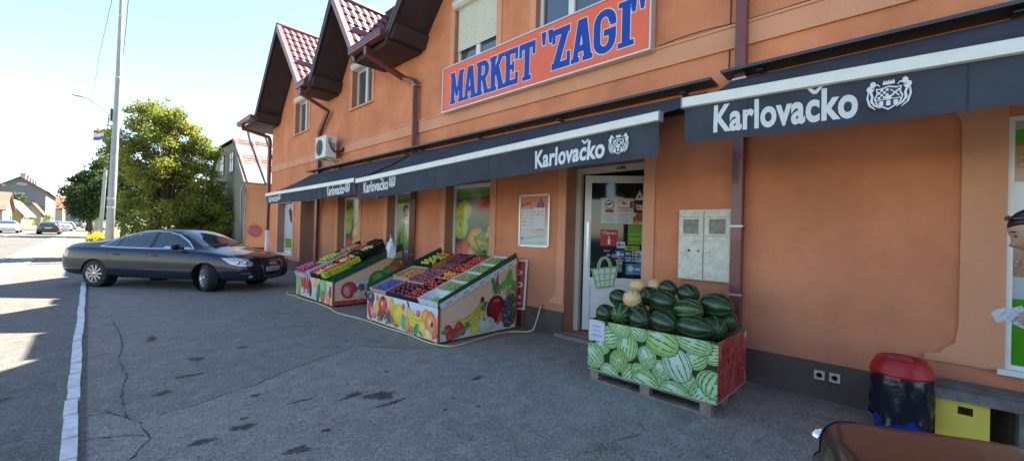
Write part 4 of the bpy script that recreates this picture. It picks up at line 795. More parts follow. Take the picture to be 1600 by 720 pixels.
def art_front1(A, w, h):
    A.rect(0, 0, w, h, (.80, .52, .37), (.80, .55, .42)); A.rect(w*.42, h*.8, w, h, (.62, .72, .85)); A.rect(0, 0, w, h*.12, (.68, .62, .58))
    for x, y in ((.03, .78), (.075, .68), (.045, .9), (.09, .84)): A.ell(w*x, h*y, .06, .08, .3, (.015, .012, .04), (.1, .08, .2))
    A.leaf(w*.05, h*.85, .12, .06, 1, (.05, .35, .1)); A.ell(w*.06, h*.36, .1, .15, .2, (.4, .02, .02), (.75, .15, .12)); A.ell(w*.085, h*.3, .05, .09, .2, (.7, .2, .15), (.8, .55, .45))
    A.ell(w*.17, h*.45, .07, .13, 0, (.7, .35, .03), (.85, .65, .1)); A.ell(w*.26, h*.62, .14, .16, 0, (.5, .03, .02), (.85, .2, .12)); A.ell(w*.26, h*.88, .05, .03, 0, (.12, .02, .01)); A.berries(w*.24, h*.27, .13, .07, .03, 24, (.2, .01, .02)); A.berries(w*.36, h*.3, .12, .1, .032, 26, (.05, .015, .05)); A.leaf(w*.42, h*.2, .2, .1, -.5)
    A.ell(w*.4, h*.66, .08, .14, .1, (.75, .35, .03), (.9, .55, .1)); A.ell(w*.49, h*.45, .15, .17, .3, (.75, .45, .02), (.92, .75, .05)); A.ell(w*.52, h*.6, .1, .12, .5, (.8, .5, .03), (.95, .8, .1)); A.ell(w*.57, h*.3, .06, .12, .2, (.05, .35, .25), (.1, .5, .4)); A.ell(w*.62, h*.25, .07, .13, 0, (.7, .25, .03), (.85, .5, .1))
    for k in range(3): A.banana([(w*.63, h*.9), (w*(.645-.005*k), h*(.7-.06*k)), (w*(.68-.005*k), h*(.56-.12*k)), (w*(.74+.005*k), h*(.52-.14*k)), (w*(.82-.005*k), h*(.56-.13*k))], .075)
    A.ell(w*.628, h*.9, .02, .06, .5, (.05, .02, .01)); A.leaf(w*.74, h*.18, .24, .12, 1.2, (.03, .25, .06)); A.ell(w*.86, h*.62, .11, .13, 0, (.75, .25, .05), (.9, .55, .15)); A.ell(w*.92, h*.45, .14, .2, .2, (.75, .16, .05), (.92, .52, .22)); A.ell(w*.93, h*.48, .035, .045, .2, (.15, .06, .02)); A.ell(w*.82, h*.25, .08, .11, 0, (.8, .5, .1), (.92, .7, .3)); A.ell(w*.89, h*.14, .1, .06, -.6, (.85, .6, .2), (.9, .8, .5))
    for x in (.2, .33, .48, .66, .8): A.leaf(w*x, h*.1, .14, .06, rnd.uniform(-.5, .8))
    for x, y in ((.13, .2), (.17, .85), (.33, .5), (.45, .15), (.56, .78), (.68, .12), (.76, .7), (.97, .2)): A.ell(w*x, h*y, .045, .05, rnd.uniform(0, 3), (.55, .03, .03), (.85, .25, .15)); A.ell(w*x-.012, h*y+.015, .01, .012, 0, (.9, .8, .7))
    for x, y in ((.26, .7), (.5, .5), (.92, .55)): A.ell(w*x-.02, h*y, .022, .03, .3, (.9, .6, .4), (.95, .8, .6))
def art_side1(A, w, h):
    A.rect(0, 0, w, h, (.78, .54, .38), (.76, .46, .29)); A.rect(0, 0, w, h*.09, (.66, .64, .6))
    G1 = (.04, .16, .03)
    for i in range(16): A.leaf(w*.68+rnd.uniform(-.07, .07), h*(.56+.016*i), .22, .035, rnd.uniform(1.0, 2.2), (.015, .07, .02))
    A.ell(w*.68, h*.47, .09, .09, 0, (.3, .25, .05), (.5, .42, .12)); A.berries(w*.92, h*.5, .13, .2, .035, 30, (.35, .4, .05)); A.leaf(w*.87, h*.75, .3, .16, 1.4, (.08, .3, .04)); A.leaf(w*.8, h*.66, .25, .14, .6, (.1, .35, .05)); A.leaf(w*.95, h*.62, .25, .13, 2, (.08, .28, .04)); A.leaf(w*.95, h*.36, .25, .2, 1.4, (.1, .3, .06))
    for i in range(4): A.banana([(w*.5, h*.46), (w*(.475+.01*i), h*(.37-.01*i)), (w*(.41+.025*i), h*(.28-.03*i)), (w*(.29+.045*i), h*(.22-.045*i)), (w*(.14+.085*i), h*(.21-.055*i))], .085, (.8, .6, .03), (.6, .45, .02))
    A.ell(w*.505, h*.475, .04, .05, 0, (.04, .02, .015), (.12, .07, .04)); A.leaf(w*.56, h*.38, .26, .15, .3, (.02, .16, .08)); A.ell(w*.69, h*.32, .215, .225, 0, (.6, .5, .45)); A.ell(w*.69, h*.32, .2, .21, .1, (.14, .005, .008), (.42, .02, .02)); A.ell(w*.7, h*.44, .07, .03, 0, (.5, .1, .08)); A.ell(w*.75, h*.2, .04, .14, -.5, (.6, .1, .08))
    A.ell(w*.55, h*.12, .2, .12, 0, (.5, .52, .42), (.72, .74, .7)); A.ell(w*.53, h*.2, .015, .03, 0, (.05, .05, .03)); A.ell(w*.42, h*.08, .1, .06, .2, (.6, .55, .05), (.8, .8, .15)); A.berries(w*.88, h*.27, .16, .25, .038, 80, (.008, .01, .035), rot=-.25)
    for x, y in ((.1, .14), (.16, .08), (.22, .16), (.26, .1), (.12, .06)): A.ell(w*x, h*y, .075, .07, rnd.uniform(0, 3), (.4, .02, .03), (.72, .12, .12))
    for x, y in ((.06, .12), (.3, .13), (.33, .17), (.22, .05)): A.leaf(w*x, h*y, .13, .08, rnd.uniform(0, 3), (.03, .25, .05))
def art_front2(A, w, h):
    A.rect(0, 0, w, h, (.78, .54, .40), (.74, .58, .44)); A.rect(0, 0, w, h*.12, (.65, .6, .55)); A.ell(w*.08, h*.45, .1, .3, .2, (.08, .3, .05), (.4, .6, .2))
    for i in range(5): A.ell(w*(.17+.06*i), h*(.6+.03*(i % 2)), .06, .2, .35, (.45, .02, .02), (.78, .12, .08))
    for i in range(3): A.ell(w*(.2+.1*i), h*.2, .06, .11, .2, (.55, .55, .5), (.75, .75, .72))
    A.ell(w*.42, h*.45, .09, .17, .1, (.02, .01, .04), (.1, .06, .15)); A.ell(w*.52, h*.35, .11, .15, 0, (.55, .5, .4), (.75, .75, .65)); A.ell(w*.57, h*.8, .1, .1, 0, (.75, .4, .02), (.85, .6, .1)); A.ell(w*.75, h*.65, .2, .25, 0, (.1, .35, .12), (.4, .65, .35)); A.ell(w*.64, h*.35, .09, .2, -.2, (.02, .1, .08), (.06, .3, .2)); A.ell(w*.76, h*.2, .1, .15, 0, (.5, .04, .02), (.8, .25, .12)); A.ell(w*.9, h*.22, .1, .16, 0, (.7, .2, .02), (.9, .45, .1)); A.ell(w*.94, h*.55, .06, .12, 0, (.15, .01, .12), (.35, .1, .3))
    A.berries(w*.3, h*.35, .2, .1, .03, 20, (.5, .04, .03))
def art_side2(A, w, h):
    A.rect(0, 0, w, h, (.78, .54, .40), (.74, .42, .25)); A.rect(0, 0, w, h*.08, (.55, .06, .05)); A.ell(w*.35, h*.3, .3, .15, .4, (.5, .5, .5), (.7, .7, .72)); A.ell(w*.2, h*.26, .17, .17, 0, (.45, .02, .03), (.7, .12, .12)); A.ell(w*.17, h*.24, .07, .11, .3, (.6, .25, .25), (.7, .4, .4)); A.ell(w*.33, h*.15, .12, .09, 0, (.6, .45, .3), (.8, .65, .5)); A.ell(w*.5, h*.17, .13, .11, 0, (.5, .03, .02), (.8, .15, .1))
    A.berries(w*.4, h*.3, .12, .06, .035, 16, (.02, .1, .03)); A.ell(w*.47, h*.26, .09, .08, 0, (.5, .5, .45)); A.ell(w*.47, h*.26, .05, .045, 0, (.05, .05, .05)); A.ell(w*.62, h*.38, .24, .24, 0, (.02, .13, .02), (.1, .42, .08))
    for i in range(14): a = rnd.uniform(0, 6.28); A.leaf(w*.62+.12*cos(a), h*.38+.12*sin(a), .2, .1, a, lc((.03, .2, .03), (.2, .55, .15), rnd.random()))
    A.ell(w*.85, h*.6, .2, .17, .5, (.45, .04, .02), (.75, .15, .1)); A.strip([(w*.73, h*.55), (w*.78, h*.44), (w*.9, h*.44)], [.03, .04, .03], (.1, .35, .08)); A.leaf(w*.75, h*.62, .3, .15, .4, (.05, .3, .04)); A.leaf(w*.9, h*.78, .3, .12, .3, (.04, .2, .03)); A.ell(w*.6, h*.12, .12, .09, 0, (.5, .04, .02), (.8, .2, .1))
ST1, F1, W1, L1 = stand('front produce stand painted with bananas, apple and grapes', 3.34, 4.88, 6.66, 4.62, .495, 1.10, art_front1, art_side1)
ST2, F2, W2, L2 = stand('rear produce stand painted with cabbage and peppers', 3.35, 4.88, 10.14, 8.12, .485, 1.12, art_front2, art_side2)
# legs/feet so that the stands rest on the ground
for st, xs, ysr in ((ST1, (3.4, 4.8), (4.7, 6.58)), (ST2, (3.4, 4.8), (8.2, 10.06))):
    for x in xs:
        for y in ysr: m = MB(); m.box((x-.03, y-.03, 0), (x+.03, y+.03, .3)); m.build('leg', WOOD, st)
def crate(F, u0, u1, v0, v1, h, kind, label, group, w0=.0, t=.012, lean=0):
    """open fruit crate in the stand frame"""
    c = F @ Vector(((u0+u1)/2, (v0+v1)/2, w0)); o = bpy.data.objects.new('crate', None); COL.objects.link(o)
    R = F.to_3x3().to_4x4(); o.matrix_world = Matrix.Translation(c) @ R; o.empty_display_size = .1; FR[o.name] = Matrix.Translation(c) @ R; tag(o, label, 'crate', group)
    hw, hd = (u1-u0)/2-.004, (v1-v0)/2-.004; m = MB()
    m.box((-hw, -hd, 0), (hw, hd, .008)); mt = {'black': BLK, 'white': mat('white_crate', (.62, .63, .62), .55, var=.1, vscale=9), 'wood': mat('pale_wood_crate', (.5, .36, .24), .75, var=.25, vscale=14), 'card': mat('grey_white_card', (.5, .52, .55), .7, var=.15, vscale=10), 'yellow': mat('yellow_green_card', (.45, .58, .02), .55, var=.08), 'brown': mat('brown_card', (.3, .18, .1), .8, var=.25)}[kind]
    if kind in ('black', 'wood'):
        for z0, z1 in ((.012, h*.38), (h*.5, h)):
            m.box((-hw, -hd, z0), (-hw+t, hd, z1)); m.box((hw-t, -hd, z0), (hw, hd, z1)); m.box((-hw+t, -hd, z0), (hw-t, -hd+t, z1)); m.box((-hw+t, hd-t, z0), (hw-t, hd, z1))
        for x in (-hw+t, hw-t-.02):
            for y in (-hd+t, hd-t-.02): m.box((x, y, .008), (x+.02, y+.02, h*.99))
    else:
        for q in (((-hw, -hd, .008), (-hw+t, hd, h)), ((hw-t, -hd, .008), (hw, hd, h)), ((-hw+t, -hd, .008), (hw-t, -hd+t, h)), ((-hw+t, hd-t, .008), (hw-t, hd, h))): m.box(*q)
        m.box((-hw-.004, -hd-.004, h), (-hw+t+.006, hd+.004, h+.004)); m.box((hw-t-.006, -hd-.004, h), (hw+.004, hd+.004, h+.004))
    m.build('box', mt, o, local=True); return o, hw-t, hd-t
def ico(r, sq=1, seg=10, rings=7, dim=.06, nm='f', mt=None):
    m = MB(); vs = [];
    m.sphere((0, 0, 0), (r, r, r*sq), seg, rings)
    for i, p in enumerate(m.v):
        d = sqrt(p[0]**2+p[1]**2)/r; 
        if p[2] > 0: m.v[i] = (p[0], p[1], p[2]-r*dim*3*max(0, 1-d*1.6))
    return m.mesh(nm, [mt])
FM = {}
def fmesh(kind):
    if kind in FM: return FM[kind]
    def fm(nm, c, c2, rough=.42, vs=18, bump=0, rand=.25, coat=0): return mat(nm, c, rough, var=.5, vscale=vs, var2=c2, rand=rand, coat=coat)
    d = {'dark_plum': (.037, .92, ('plum_skin', (.30, .035, .05), (.10, .02, .06), .55)), 'nectarine': (.033, .95, ('nectarine_skin', (.62, .03, .025), (.25, .015, .02), .3)), 'yellow_nectarine': (.033, .95, ('yellow_nectarine_skin', (.85, .38, .05), (.65, .10, .03), .35)), 'orange_nectarine': (.034, .95, ('orange_nectarine_skin', (.78, .09, .025), (.5, .03, .02), .32)),
         'purple_plum': (.036, 1.0, ('purple_plum_skin', (.36, .07, .08), (.14, .03, .08), .5)), 'small_apricot': (.021, .95, ('apricot_skin', (.7, .3, .05), (.45, .13, .03), .45)), 'green_apple': (.037, .9, ('green_apple_skin', (.5, .55, .06), (.35, .42, .04), .35)), 'orange': (.038, .97, ('orange_skin', (.75, .22, .01), (.6, .17, .01), .5)),
         'tomato': (.034, .85, ('tomato_skin', (.72, .02, .015), (.55, .015, .01), .22)), 'pale_pepper': (.036, 1.25, ('pale_pepper_skin', (.6, .62, .22), (.45, .52, .12), .3)), 'red_onion': (.035, .95, ('red_onion_skin', (.36, .015, .06), (.60, .13, .2), .35)), 'potato': (.038, .8, ('potato_skin', (.55, .35, .16), (.42, .25, .1), .7)), 'green_pear': (.036, 1.1, ('pear_skin', (.5, .56, .1), (.38, .48, .05), .4))}[kind]
    q = d[2]; FM[kind] = (ico(d[0], d[1], nm=kind, mt=fm(q[0], q[1], q[2], q[3])), d[0]); return FM[kind]
NFR = {}
def fill(F, cu, cv, hw, hd, kind, name, label, cat, group, n=None, w0=.03, layers=1, heap=.02):
    """one object per fruit laid in rough rows inside the crate"""
    me, r = fmesh(kind); R = F.to_3x3().to_4x4(); pitch = r*2.02; nu = max(1, int(2*hw/pitch)); nv = max(1, int(2*hd/pitch)); cnt = 0
    for L in range(layers):
        for i in range(nu-L):
            for j in range(nv-L):
                if n and cnt >= n: break
                if rnd.random() < .05: continue
                u = cu-hw+(2*hw)*(i+.5+.5*L)/nu+rnd.uniform(-.15, .15)*r; v = cv-hd+(2*hd)*(j+.5+.5*L)/nv+rnd.uniform(-.15, .15)*r
                e = 1-max(abs(u-cu)/hw, abs(v-cv)/hd); w = w0+r+L*r*1.35+heap*e+rnd.uniform(-.15, .2)*r
                o = bpy.data.objects.new(name, me); COL.objects.link(o); o.matrix_world = Matrix.Translation(F @ Vector((u, v, w))) @ R @ Matrix.Rotation(rnd.uniform(0, 6.28), 4, Vector((rnd.uniform(-1, 1), rnd.uniform(-1, 1), rnd.uniform(-1, 1))).normalized()) @ Matrix.Scale(rnd.uniform(.88, 1.1), 4)
                tag(o, label, cat, group); cnt += 1
def bulk(F, cu, cv, hw, hd, r, mt, name, label, cat, w0=.04, dens=1.0, heap=.03, cover=1.0, elong=1.3, off=(0, 0)):
    """small berries nobody could count"""
    m = MB(); n = int(dens*4*hw*hd/(r*r*3.2))
    for i in range(n):
        u, v = rnd.uniform(-hw, hw)*cover*.97+off[0], rnd.uniform(-hd, hd)*cover*.97+off[1]; e = 1-max(abs(u)/hw, abs(v)/hd)
        m.M = F @ Matrix.Translation((cu+u, cv+v, w0+heap*e+rnd.uniform(0, r*1.4))) @ Matrix.Rotation(rnd.uniform(0, 3), 4, Vector((rnd.uniform(-1, 1), rnd.uniform(-1, 1), 1)).normalized()); m.sphere((0, 0, 0), (r, r, r*elong), 6, 4)
    m.M = None; m.M = F; m.box((cu-hw+.01, cv-hd+.01, w0-.03), (cu+hw-.01, cv+hd-.01, w0-.002+heap*.2)) if cover >= 1 else None; m.M = None
    return single(m, name, mt, label, cat, F @ Vector((cu, cv, 0)), kind='stuff')
GRAPE = mat('green_grape', (.40, .48, .13), .3, var=.35, vscale=16, var2=(.20, .28, .05)); BLUE = mat('blue_berry', (.04, .07, .26), .55, var=.4, vscale=30, var2=(.12, .17, .42))
CG = 'crates on the front produce stand'
# right column: five white crates of green grapes with card fronts along the green rim
nms = ['nearly empty white crate of green grapes at the lower right corner of the front stand', 'white grape crate second from the bottom of the right hand row', 'white grape crate in the middle of the right hand row', 'white grape crate second from the top of the right hand row', 'topmost white grape crate in the right hand row, beside the wall']
v = .0; Lc = L1/5
for k in range(5):
    c, hw, hd = crate(F1, W1-.49, W1, v, v+Lc, .1, 'white', nms[k], CG); cu, cv = W1-.245, v+Lc/2
    if k == 0: bulk(F1, cu, cv, hw, hd, .0105, GRAPE, 'grapes', 'few green grapes left in the lowest white crate', 'grapes', w0=.012, cover=.42, heap=.05, off=(.05, -.04), dens=.35)
    else: bulk(F1, cu, cv, hw, hd, .0105, GRAPE, 'grapes', 'heap of green grapes in the '+['', 'second lowest', 'middle', 'second highest', 'highest'][k]+' white crate of the front stand', 'grapes', w0=.055, heap=.035)
    m = MB(); A = Art([(-.16, 0), (.16, 0), (.16, .085), (-.16, .085)]); A.rect(-.16, 0, .16, .085, (.62, .63, .63)); A.rect(-.05, .02, .05, .042, (.32, .3, .22)); A.ell(.12, .06, .012, .012, 0, (.12, .15, .2)); A.rect(-.158, 0, -.152, .085, (.3, .3, .3))
    d_ = Vector((F1[0][1], F1[1][1], F1[2][1])); n_ = Vector((F1[0][2], F1[1][2], F1[2][2])); O = F1 @ Vector((W1+.03+.016, v+Lc/2, .005)); A.put(m, O, d_, n_); cc = m.build('end_card', PRINT, c)
    v += Lc
u3a, u3b = W1-.49-.44, W1-.5
tr = [('dark_plum', 'nectarine', 'dark red'), ('nectarine', 'nectarine', 'red'), ('yellow_nectarine', 'nectarine', 'yellow and orange'), ('orange_nectarine', 'nectarine', 'bright orange red'), ('orange_nectarine', 'nectarine', 'glossy red')]
v = 0; pos = ['lowest', 'second lowest', 'middle', 'second highest', 'highest']
for k, (kd, nm, cl) in enumerate(tr):
    c, hw, hd = crate(F1, u3a, u3b, v, v+Lc, .075, 'black', pos[k]+' black tray beside the white grape crates', CG); fill(F1, (u3a+u3b)/2, v+Lc/2, hw, hd, kd if k != 0 else 'nectarine', 'nectarine', cl+' nectarine in the '+pos[k]+' black tray beside the grape crates', 'nectarine', 'nectarines on the front stand', w0=.02); v += Lc
u2a, u2b = u3a-.5, u3a-.01; um = (u2a+u2b)/2
for a, b, s in ((u2a, um-.003, 'left'), (um+.003, u2b, 'right')):
    c, hw, hd = crate(F1, a, b, 0, .40, .07, 'black', 'narrow black tray of dark plums at the front edge, '+s+' of the two', CG); fill(F1, (a+b)/2, .2, hw, hd, 'dark_plum', 'plum', 'dark red plum in the '+s+' narrow tray at the front edge', 'plum', 'plums on the front stand', w0=.02)
c, hw, hd = crate(F1, u2a, u2b, .42, .86, .085, 'wood', 'pale printed fruit crate heaped with purple plums in the middle of the front stand', CG); fill(F1, um, .64, hw, hd, 'purple_plum', 'plum', 'purple plum in the pale crate in the middle of the front stand', 'plum', 'plums on the front stand', w0=.04, heap=.03)
c, hw, hd = crate(F1, u2a, u2b, .9, 1.22, .085, 'brown', 'brown crate of plums behind the pale plum crate', CG); fill(F1, um+.06, 1.06, hw-.06, hd, 'purple_plum', 'plum', 'reddish plum in the brown crate behind the pale plum crate', 'plum', 'plums on the front stand', w0=.03)
c, hw, hd = crate(F1, u2a, u2b, 1.24, L1, .085, 'black', 'black crate of dark plums at the top of the front stand', CG); fill(F1, um, (1.24+L1)/2, hw, hd, 'dark_plum', 'plum', 'dark plum in the top black crate near the shop window', 'plum', 'plums on the front stand', w0=.03)
u1b = u2a-.01
c, hw, hd = crate(F1, .0, u1b, 0, .44, .085, 'wood', 'pale wooden crate full of blueberries at the left front corner', CG); bulk(F1, u1b/2-.03, .22, hw-.05, hd, .011, BLUE, 'blueberries', 'dark blueberries filling the pale crate at the front left', 'blueberries', w0=.045, elong=1)
c, hw, hd = crate(F1, .03, u1b, .46, .9, .09, 'wood', 'open fruit crate of small apricots behind the blueberries', CG, w0=.02); fill(F1, u1b/2+.05, .68, hw-.06, hd, 'small_apricot', 'apricot', 'small orange apricot in the crate behind the blueberries', 'apricot', 'apricots on the front stand', w0=.05, heap=.03)
c, hw, hd = crate(F1, .1, u1b+.04, .94, 1.46, .1, 'black', 'black crate of green apples near the top left of the front stand', CG, w0=.04); fill(F1, u1b/2+.07, 1.17, hw, hd-.06, 'green_apple', 'apple', 'yellow green apple in the black crate at the top left', 'apple', 'apples on the front stand', w0=.07); fill(F1, u1b/2+.07, 1.41, hw, .04, 'orange', 'orange', 'orange behind the green apples in the black crate', 'orange', 'oranges on the front stand', w0=.08)
m = MB(); m.M = F1; m.box((u1b+.045, .95, .03), (u1b+.052, 1.44, .13)); m.M = None; o = m.build('side_card', mat('orange_card', (.6, .2, .03), .6), c)
# second stand
CG2 = 'crates on the rear produce stand'
c, hw, hd = crate(F2, -.02, .52, -.06, .42, .1, 'card', 'white card box of red onions overhanging the front left corner of the rear stand', CG2); fill(F2, .25, .18, hw, hd, 'red_onion', 'red_onion', 'red onion heaped in the white box at the stand corner', 'onion', 'red onions on the rear stand', w0=.06, layers=2, heap=.04)
c, hw, hd = crate(F2, 0, .5, .46, .96, .1, 'wood', 'wooden crate of pale green pears behind the onions', CG2); fill(F2, .25, .71, hw, hd, 'green_pear', 'pear', 'pale green pear in the wooden crate behind the onions', 'pear', 'pears on the rear stand', w0=.05, layers=2, heap=.03)
c, hw, hd = crate(F2, .02, .5, 1.0, 1.5, .12, 'brown', 'brown crate of potatoes at the top left of the rear stand', CG2); fill(F2, .26, 1.24, hw, hd, 'potato', 'potato', 'brown potato in the top left crate of the rear stand', 'potato', 'potatoes on the rear stand', w0=.06, layers=2)
c, hw, hd = crate(F2, .54, .72, .02, 1.0, .13, 'card', 'long grey white carton box standing between onions and tomatoes', CG2)
for k, (v0, v1, s) in enumerate(((0, .52, 'front'), (.54, 1.06, 'middle'), (1.08, 1.6, 'rear'))):
    c, hw, hd = crate(F2, .76, 1.3, v0, v1, .1, 'black', s+' black crate of tomatoes and pale peppers on the rear stand', CG2, w0=.02+.03*k); fill(F2, .76+.16, (v0+v1)/2, .13, hd, 'tomato', 'tomato', 'red tomato in the '+s+' black crate of the rear stand', 'tomato', 'tomatoes on the rear stand', w0=.08+.03*k, heap=.02); fill(F2, .76+.41, (v0+v1)/2, .12, hd, 'pale_pepper', 'pepper', 'pale yellow green pepper in the '+s+' black crate of the rear stand', 'pepper', 'pale peppers on the rear stand', w0=.08+.03*k, heap=.02)
c, hw, hd = crate(F2, 1.34, 1.58, .02, .82, .13, 'yellow', 'yellow green fruit box with black printing holding tomatoes', CG2, w0=.05); fill(F2, 1.46, .42, hw, hd, 'tomato', 'tomato', 'red tomato in the yellow green box of the rear stand', 'tomato', 'tomatoes on the rear stand', w0=.13)
m = MB(); A = Art([(-.4, 0), (.4, 0), (.4, .13), (-.4, .13)]); A.rect(-.4, 0, .4, .13, (.45, .58, .02))
for s in (-.3, .12): A.ell(s, .065, .035, .035, 0, (.02, .02, .02)); A.ell(s, .065, .018, .02, .4, (.6, .65, .4)); A.rect(s+.07, .07, s+.2, .09, (.6, .32, .02)); A.rect(s+.07, .035, s+.22, .055, (.6, .32, .02))
A.rect(-.005, 0, .005, .13, (.1, .15, .02)); d_ = Vector([F2[i][1] for i in range(3)]); n_ = Vector([F2[i][2] for i in range(3)]); A.put(m, F2 @ Vector((1.5805, .42, .052)), d_, n_); m.build('printed_side', PRINT, c)
for k, (v0, v1) in enumerate(((.55, 1.05), (1.08, 1.58))):
    crate(F2, 1.62, 1.93, v0, v1, .09, 'black', ('lower' if k == 0 else 'upper')+' empty black crate at the right edge of the rear stand', CG2); 
crate(F2, .95, 1.3, 1.34, 1.6, .1, 'black', 'black crate stacked at the very top of the rear stand', CG2, w0=.17); crate(F2, .95, 1.3, .86, 1.06, .06, 'black', 'small black tray lying across the tomato crates', CG2, w0=.16)
# plastic bag hanging on the rear stand
m = MB(); n = 22; vs = []; rows = [(.0, .035), (.06, .05), (.1, .1), (.2, .13), (.32, .125), (.4, .11), (.43, .06)]
for k, (z, r) in enumerate(rows):
    for j in range(n): a = 2*pi*j/n; rr = r*(1+.18*sin(3*a+k)+.12*sin(7*a+2*k)); vs.append((rr*cos(a)*.6, rr*sin(a), -z))
m.M = Matrix.Translation((4.55, 8.08, 1.36)); m.add(vs, [(i*n+j, i*n+(j+1) % n, (i+1)*n+(j+1) % n, (i+1)*n+j) for i in range(len(rows)-1) for j in range(n)], smooth=False); m.tube([(0, .02, 0), (.0, .05, .09), (0, 0, .0)], .008, 5); m.M = None
single(m, 'plastic_bag', mat('white_bag', (.62, .66, .72), .35), 'white plastic bag hanging on the right rim of the rear stand', 'bag', (4.55, 8.08, 1.36))
# red sign board behind the front stand
t = thing('display_board', 'red board with white print leaning against the wall behind the front stand', 'board', (4.97, 4.7, .3))
P0 = Vector((4.90, 4.80, .29)); U_ = Vector((.14, -.22, 0)); V_ = Vector((.02, -.02, .82)); m = MB(); m.prism([P0, P0+U_, P0+U_+V_, P0+V_], (.012, .008, 0), col=(.5, .5, .5)); A = Art([(0, 0), (1, 0), (1, 1), (0, 1)]); A.rect(0, 0, 1, 1, (.6, .6, .6)); A.rect(.0, .03, .88, .97, (.45, .008, .02))
for x, y, a, b in ((.5, .5, .28, .06), (.5, .74, .2, .05), (.45, .25, .25, .04), (.5, .13, .2, .03)): A.ell(x, y, a, b, 0, (.62, .6, .6)); A.ell(x, y, a*.5, b*.5, 0, (.45, .1, .1))
A.put(m, P0, U_, V_); m.build('panel', PRINT, t); m = MB(); m.box((4.93, 4.68, 0), (4.96, 4.71, .3)); m.box((5.02, 4.6, 0), (5.05, 4.63, .3)); m.build('foot', PEDGE, t)
# ================================================================ hose
HP = [(5.06, 4.24, .40), (5.0, 4.22, .37), (4.9, 4.2, .2), (4.8, 4.22, .05), (4.65, 4.48, .012), (4.40, 4.54, .012), (3.9, 4.46, .012), (3.55, 4.42, .012), (3.38, 4.47, .012), (3.30, 4.80, .012), (3.33, 5.3, .012), (3.30, 5.9, .012), (3.29, 6.68, .012), (3.19, 7.46, .012), (3.26, 8.0, .012), (3.29, 8.63, .012), (3.24, 9.3, .012), (3.25, 9.98, .012), (3.2, 10.3, .02), (3.28, 10.45, .05), (3.5, 10.5, .012), (4.2, 10.6, .012), (4.9, 10.8, .012)]
def smoothpath(P, k=6):
    P = [Vector(p) for p in P]; o = []
    for i in range(len(P)-1):
        a, b, c, d = P[max(0, i-1)], P[i], P[i+1], P[min(len(P)-1, i+2)]
        for j in range(k):
            t = j/k; o.append(.5*((2*b)+(c-a)*t+(2*a-5*b+4*c-d)*t*t+(3*b-a-3*c+d)*t**3))
    return o+[P[-1]]
t = thing('garden_hose', 'yellow garden hose with a pale stripe snaking round the stands from the wall tap', 'hose', (3.3, 6, 0))
m = MB(); m.tube(smoothpath(HP), .0115, 8); m.build('tube', mat('yellow_hose', (.66, .50, .07), .4, var=.3, vscale=.7, var2=(.55, .52, .35)), t); m = MB(); m.tube([(5.08, 4.24, .41), (5.04, 4.24, .4)], .022, 8); m.build('tap', mat('grey_metal', (.3, .3, .3), .4, metal=.5), t)
# ================================================================ melon crate
t = thing('pallet', 'weathered wooden pallet under the melon box', 'pallet', (4.22, 1.85, 0)); PW = mat('grey_pallet_wood', (.22, .18, .14), .85, var=.4, vscale=7, bump=.4, bscale=25)
px0, px1, py0, py1 = 3.80, 4.62, 1.24, 2.48
for x in (px0, (px0+px1)/2-.04, px1-.08): m = MB(); m.box((x, py0, 0), (x+.09, py1, .02)); m.build('bottom_board', PW, t)
for x in (px0, (px0+px1)/2-.04, px1-.08):
    for y in (py0, (py0+py1)/2-.05, py1-.1): m = MB(); m.box((x+.004, y+.004, .02), (x+.082, y+.1, .098)); m.build('block', PW, t)
for i in range(6): m = MB(); x = px0+i*(px1-px0-.1)/5; m.box((x, py0, .099), (x+.1, py1, .115)); m.build('top_board', PW, t)
t = thing('melon_box', 'big carton box printed with striped watermelons on the pallet', 'box', (4.22, 1.85, .116)); bz0, bz1 = .116, .645; bx0, bx1, by0, by1 = 3.815, 4.65, 1.20, 2.52
def art_melons(A, w, h):
    A.rect(0, 0, w, h, (.012, .03, .01)); L = (.42, .66, .25); P_ = (.42, .62, .30)
    for cx, cy, rx, ry, rot, l, n in [(.28, .95, .19, .12, -.4, L, 4), (.43, .93, .17, .11, -.5, P_, 4), (.62, .84, .24, .17, -.3, (.4, .62, .16), 3), (.84, .93, .24, .13, -.2, P_, 4), (.05, .28, .2, .17, -.7, P_, 4), (.2, .05, .16, .1, -.3, P_, 3), (.5, .02, .2, .17, -.3, L, 4), (.72, .02, .2, .12, -.2, P_, 4), (.98, .3, .17, .2, 1.2, P_, 4), (.92, .08, .19, .17, .8, P_, 5), (.28, .3, .17, .13, 1.2, (.4, .6, .15), 5), (.35, .6, .2, .15, 1.45, L, 4), (.2, .72, .16, .15, .3, P_, 4), (.51, .5, .16, .12, -1.1, (.5, .7, .4), 5), (.73, .5, .24, .17, -1.1, (.55, .70, .55), 3), (.02, .7, .12, .1, .2, (.6, .55, .15), 3), (.48, .14, .2, .13, -.6, L, 4), (.13, .5, .14, .11, .5, L, 4), (.62, .33, .15, .12, -.5, P_, 4), (.86, .66, .15, .12, .6, L, 4), (.6, .1, .14, .11, .4, L, 4), (.38, .12, .15, .12, .9, P_, 4), (.97, .8, .15, .12, .2, L, 4), (.07, .93, .16, .1, -.2, L, 4), (.56, .72, .13, .1, .9, L, 4), (.8, .25, .14, .11, -.4, L, 4)][::-1]: A.melon(cx*w, cy*h, rx*.70, ry*.78, rot, l, n=n)
    A.rect(w*.0, 0, w, h*.015, (.5, .5, .5)); A.strip([(w*.58, h*.3), (w*.62, h*.27), (w*.66, h*.28)], [.012, .012, .004], (.4, .35, .2))
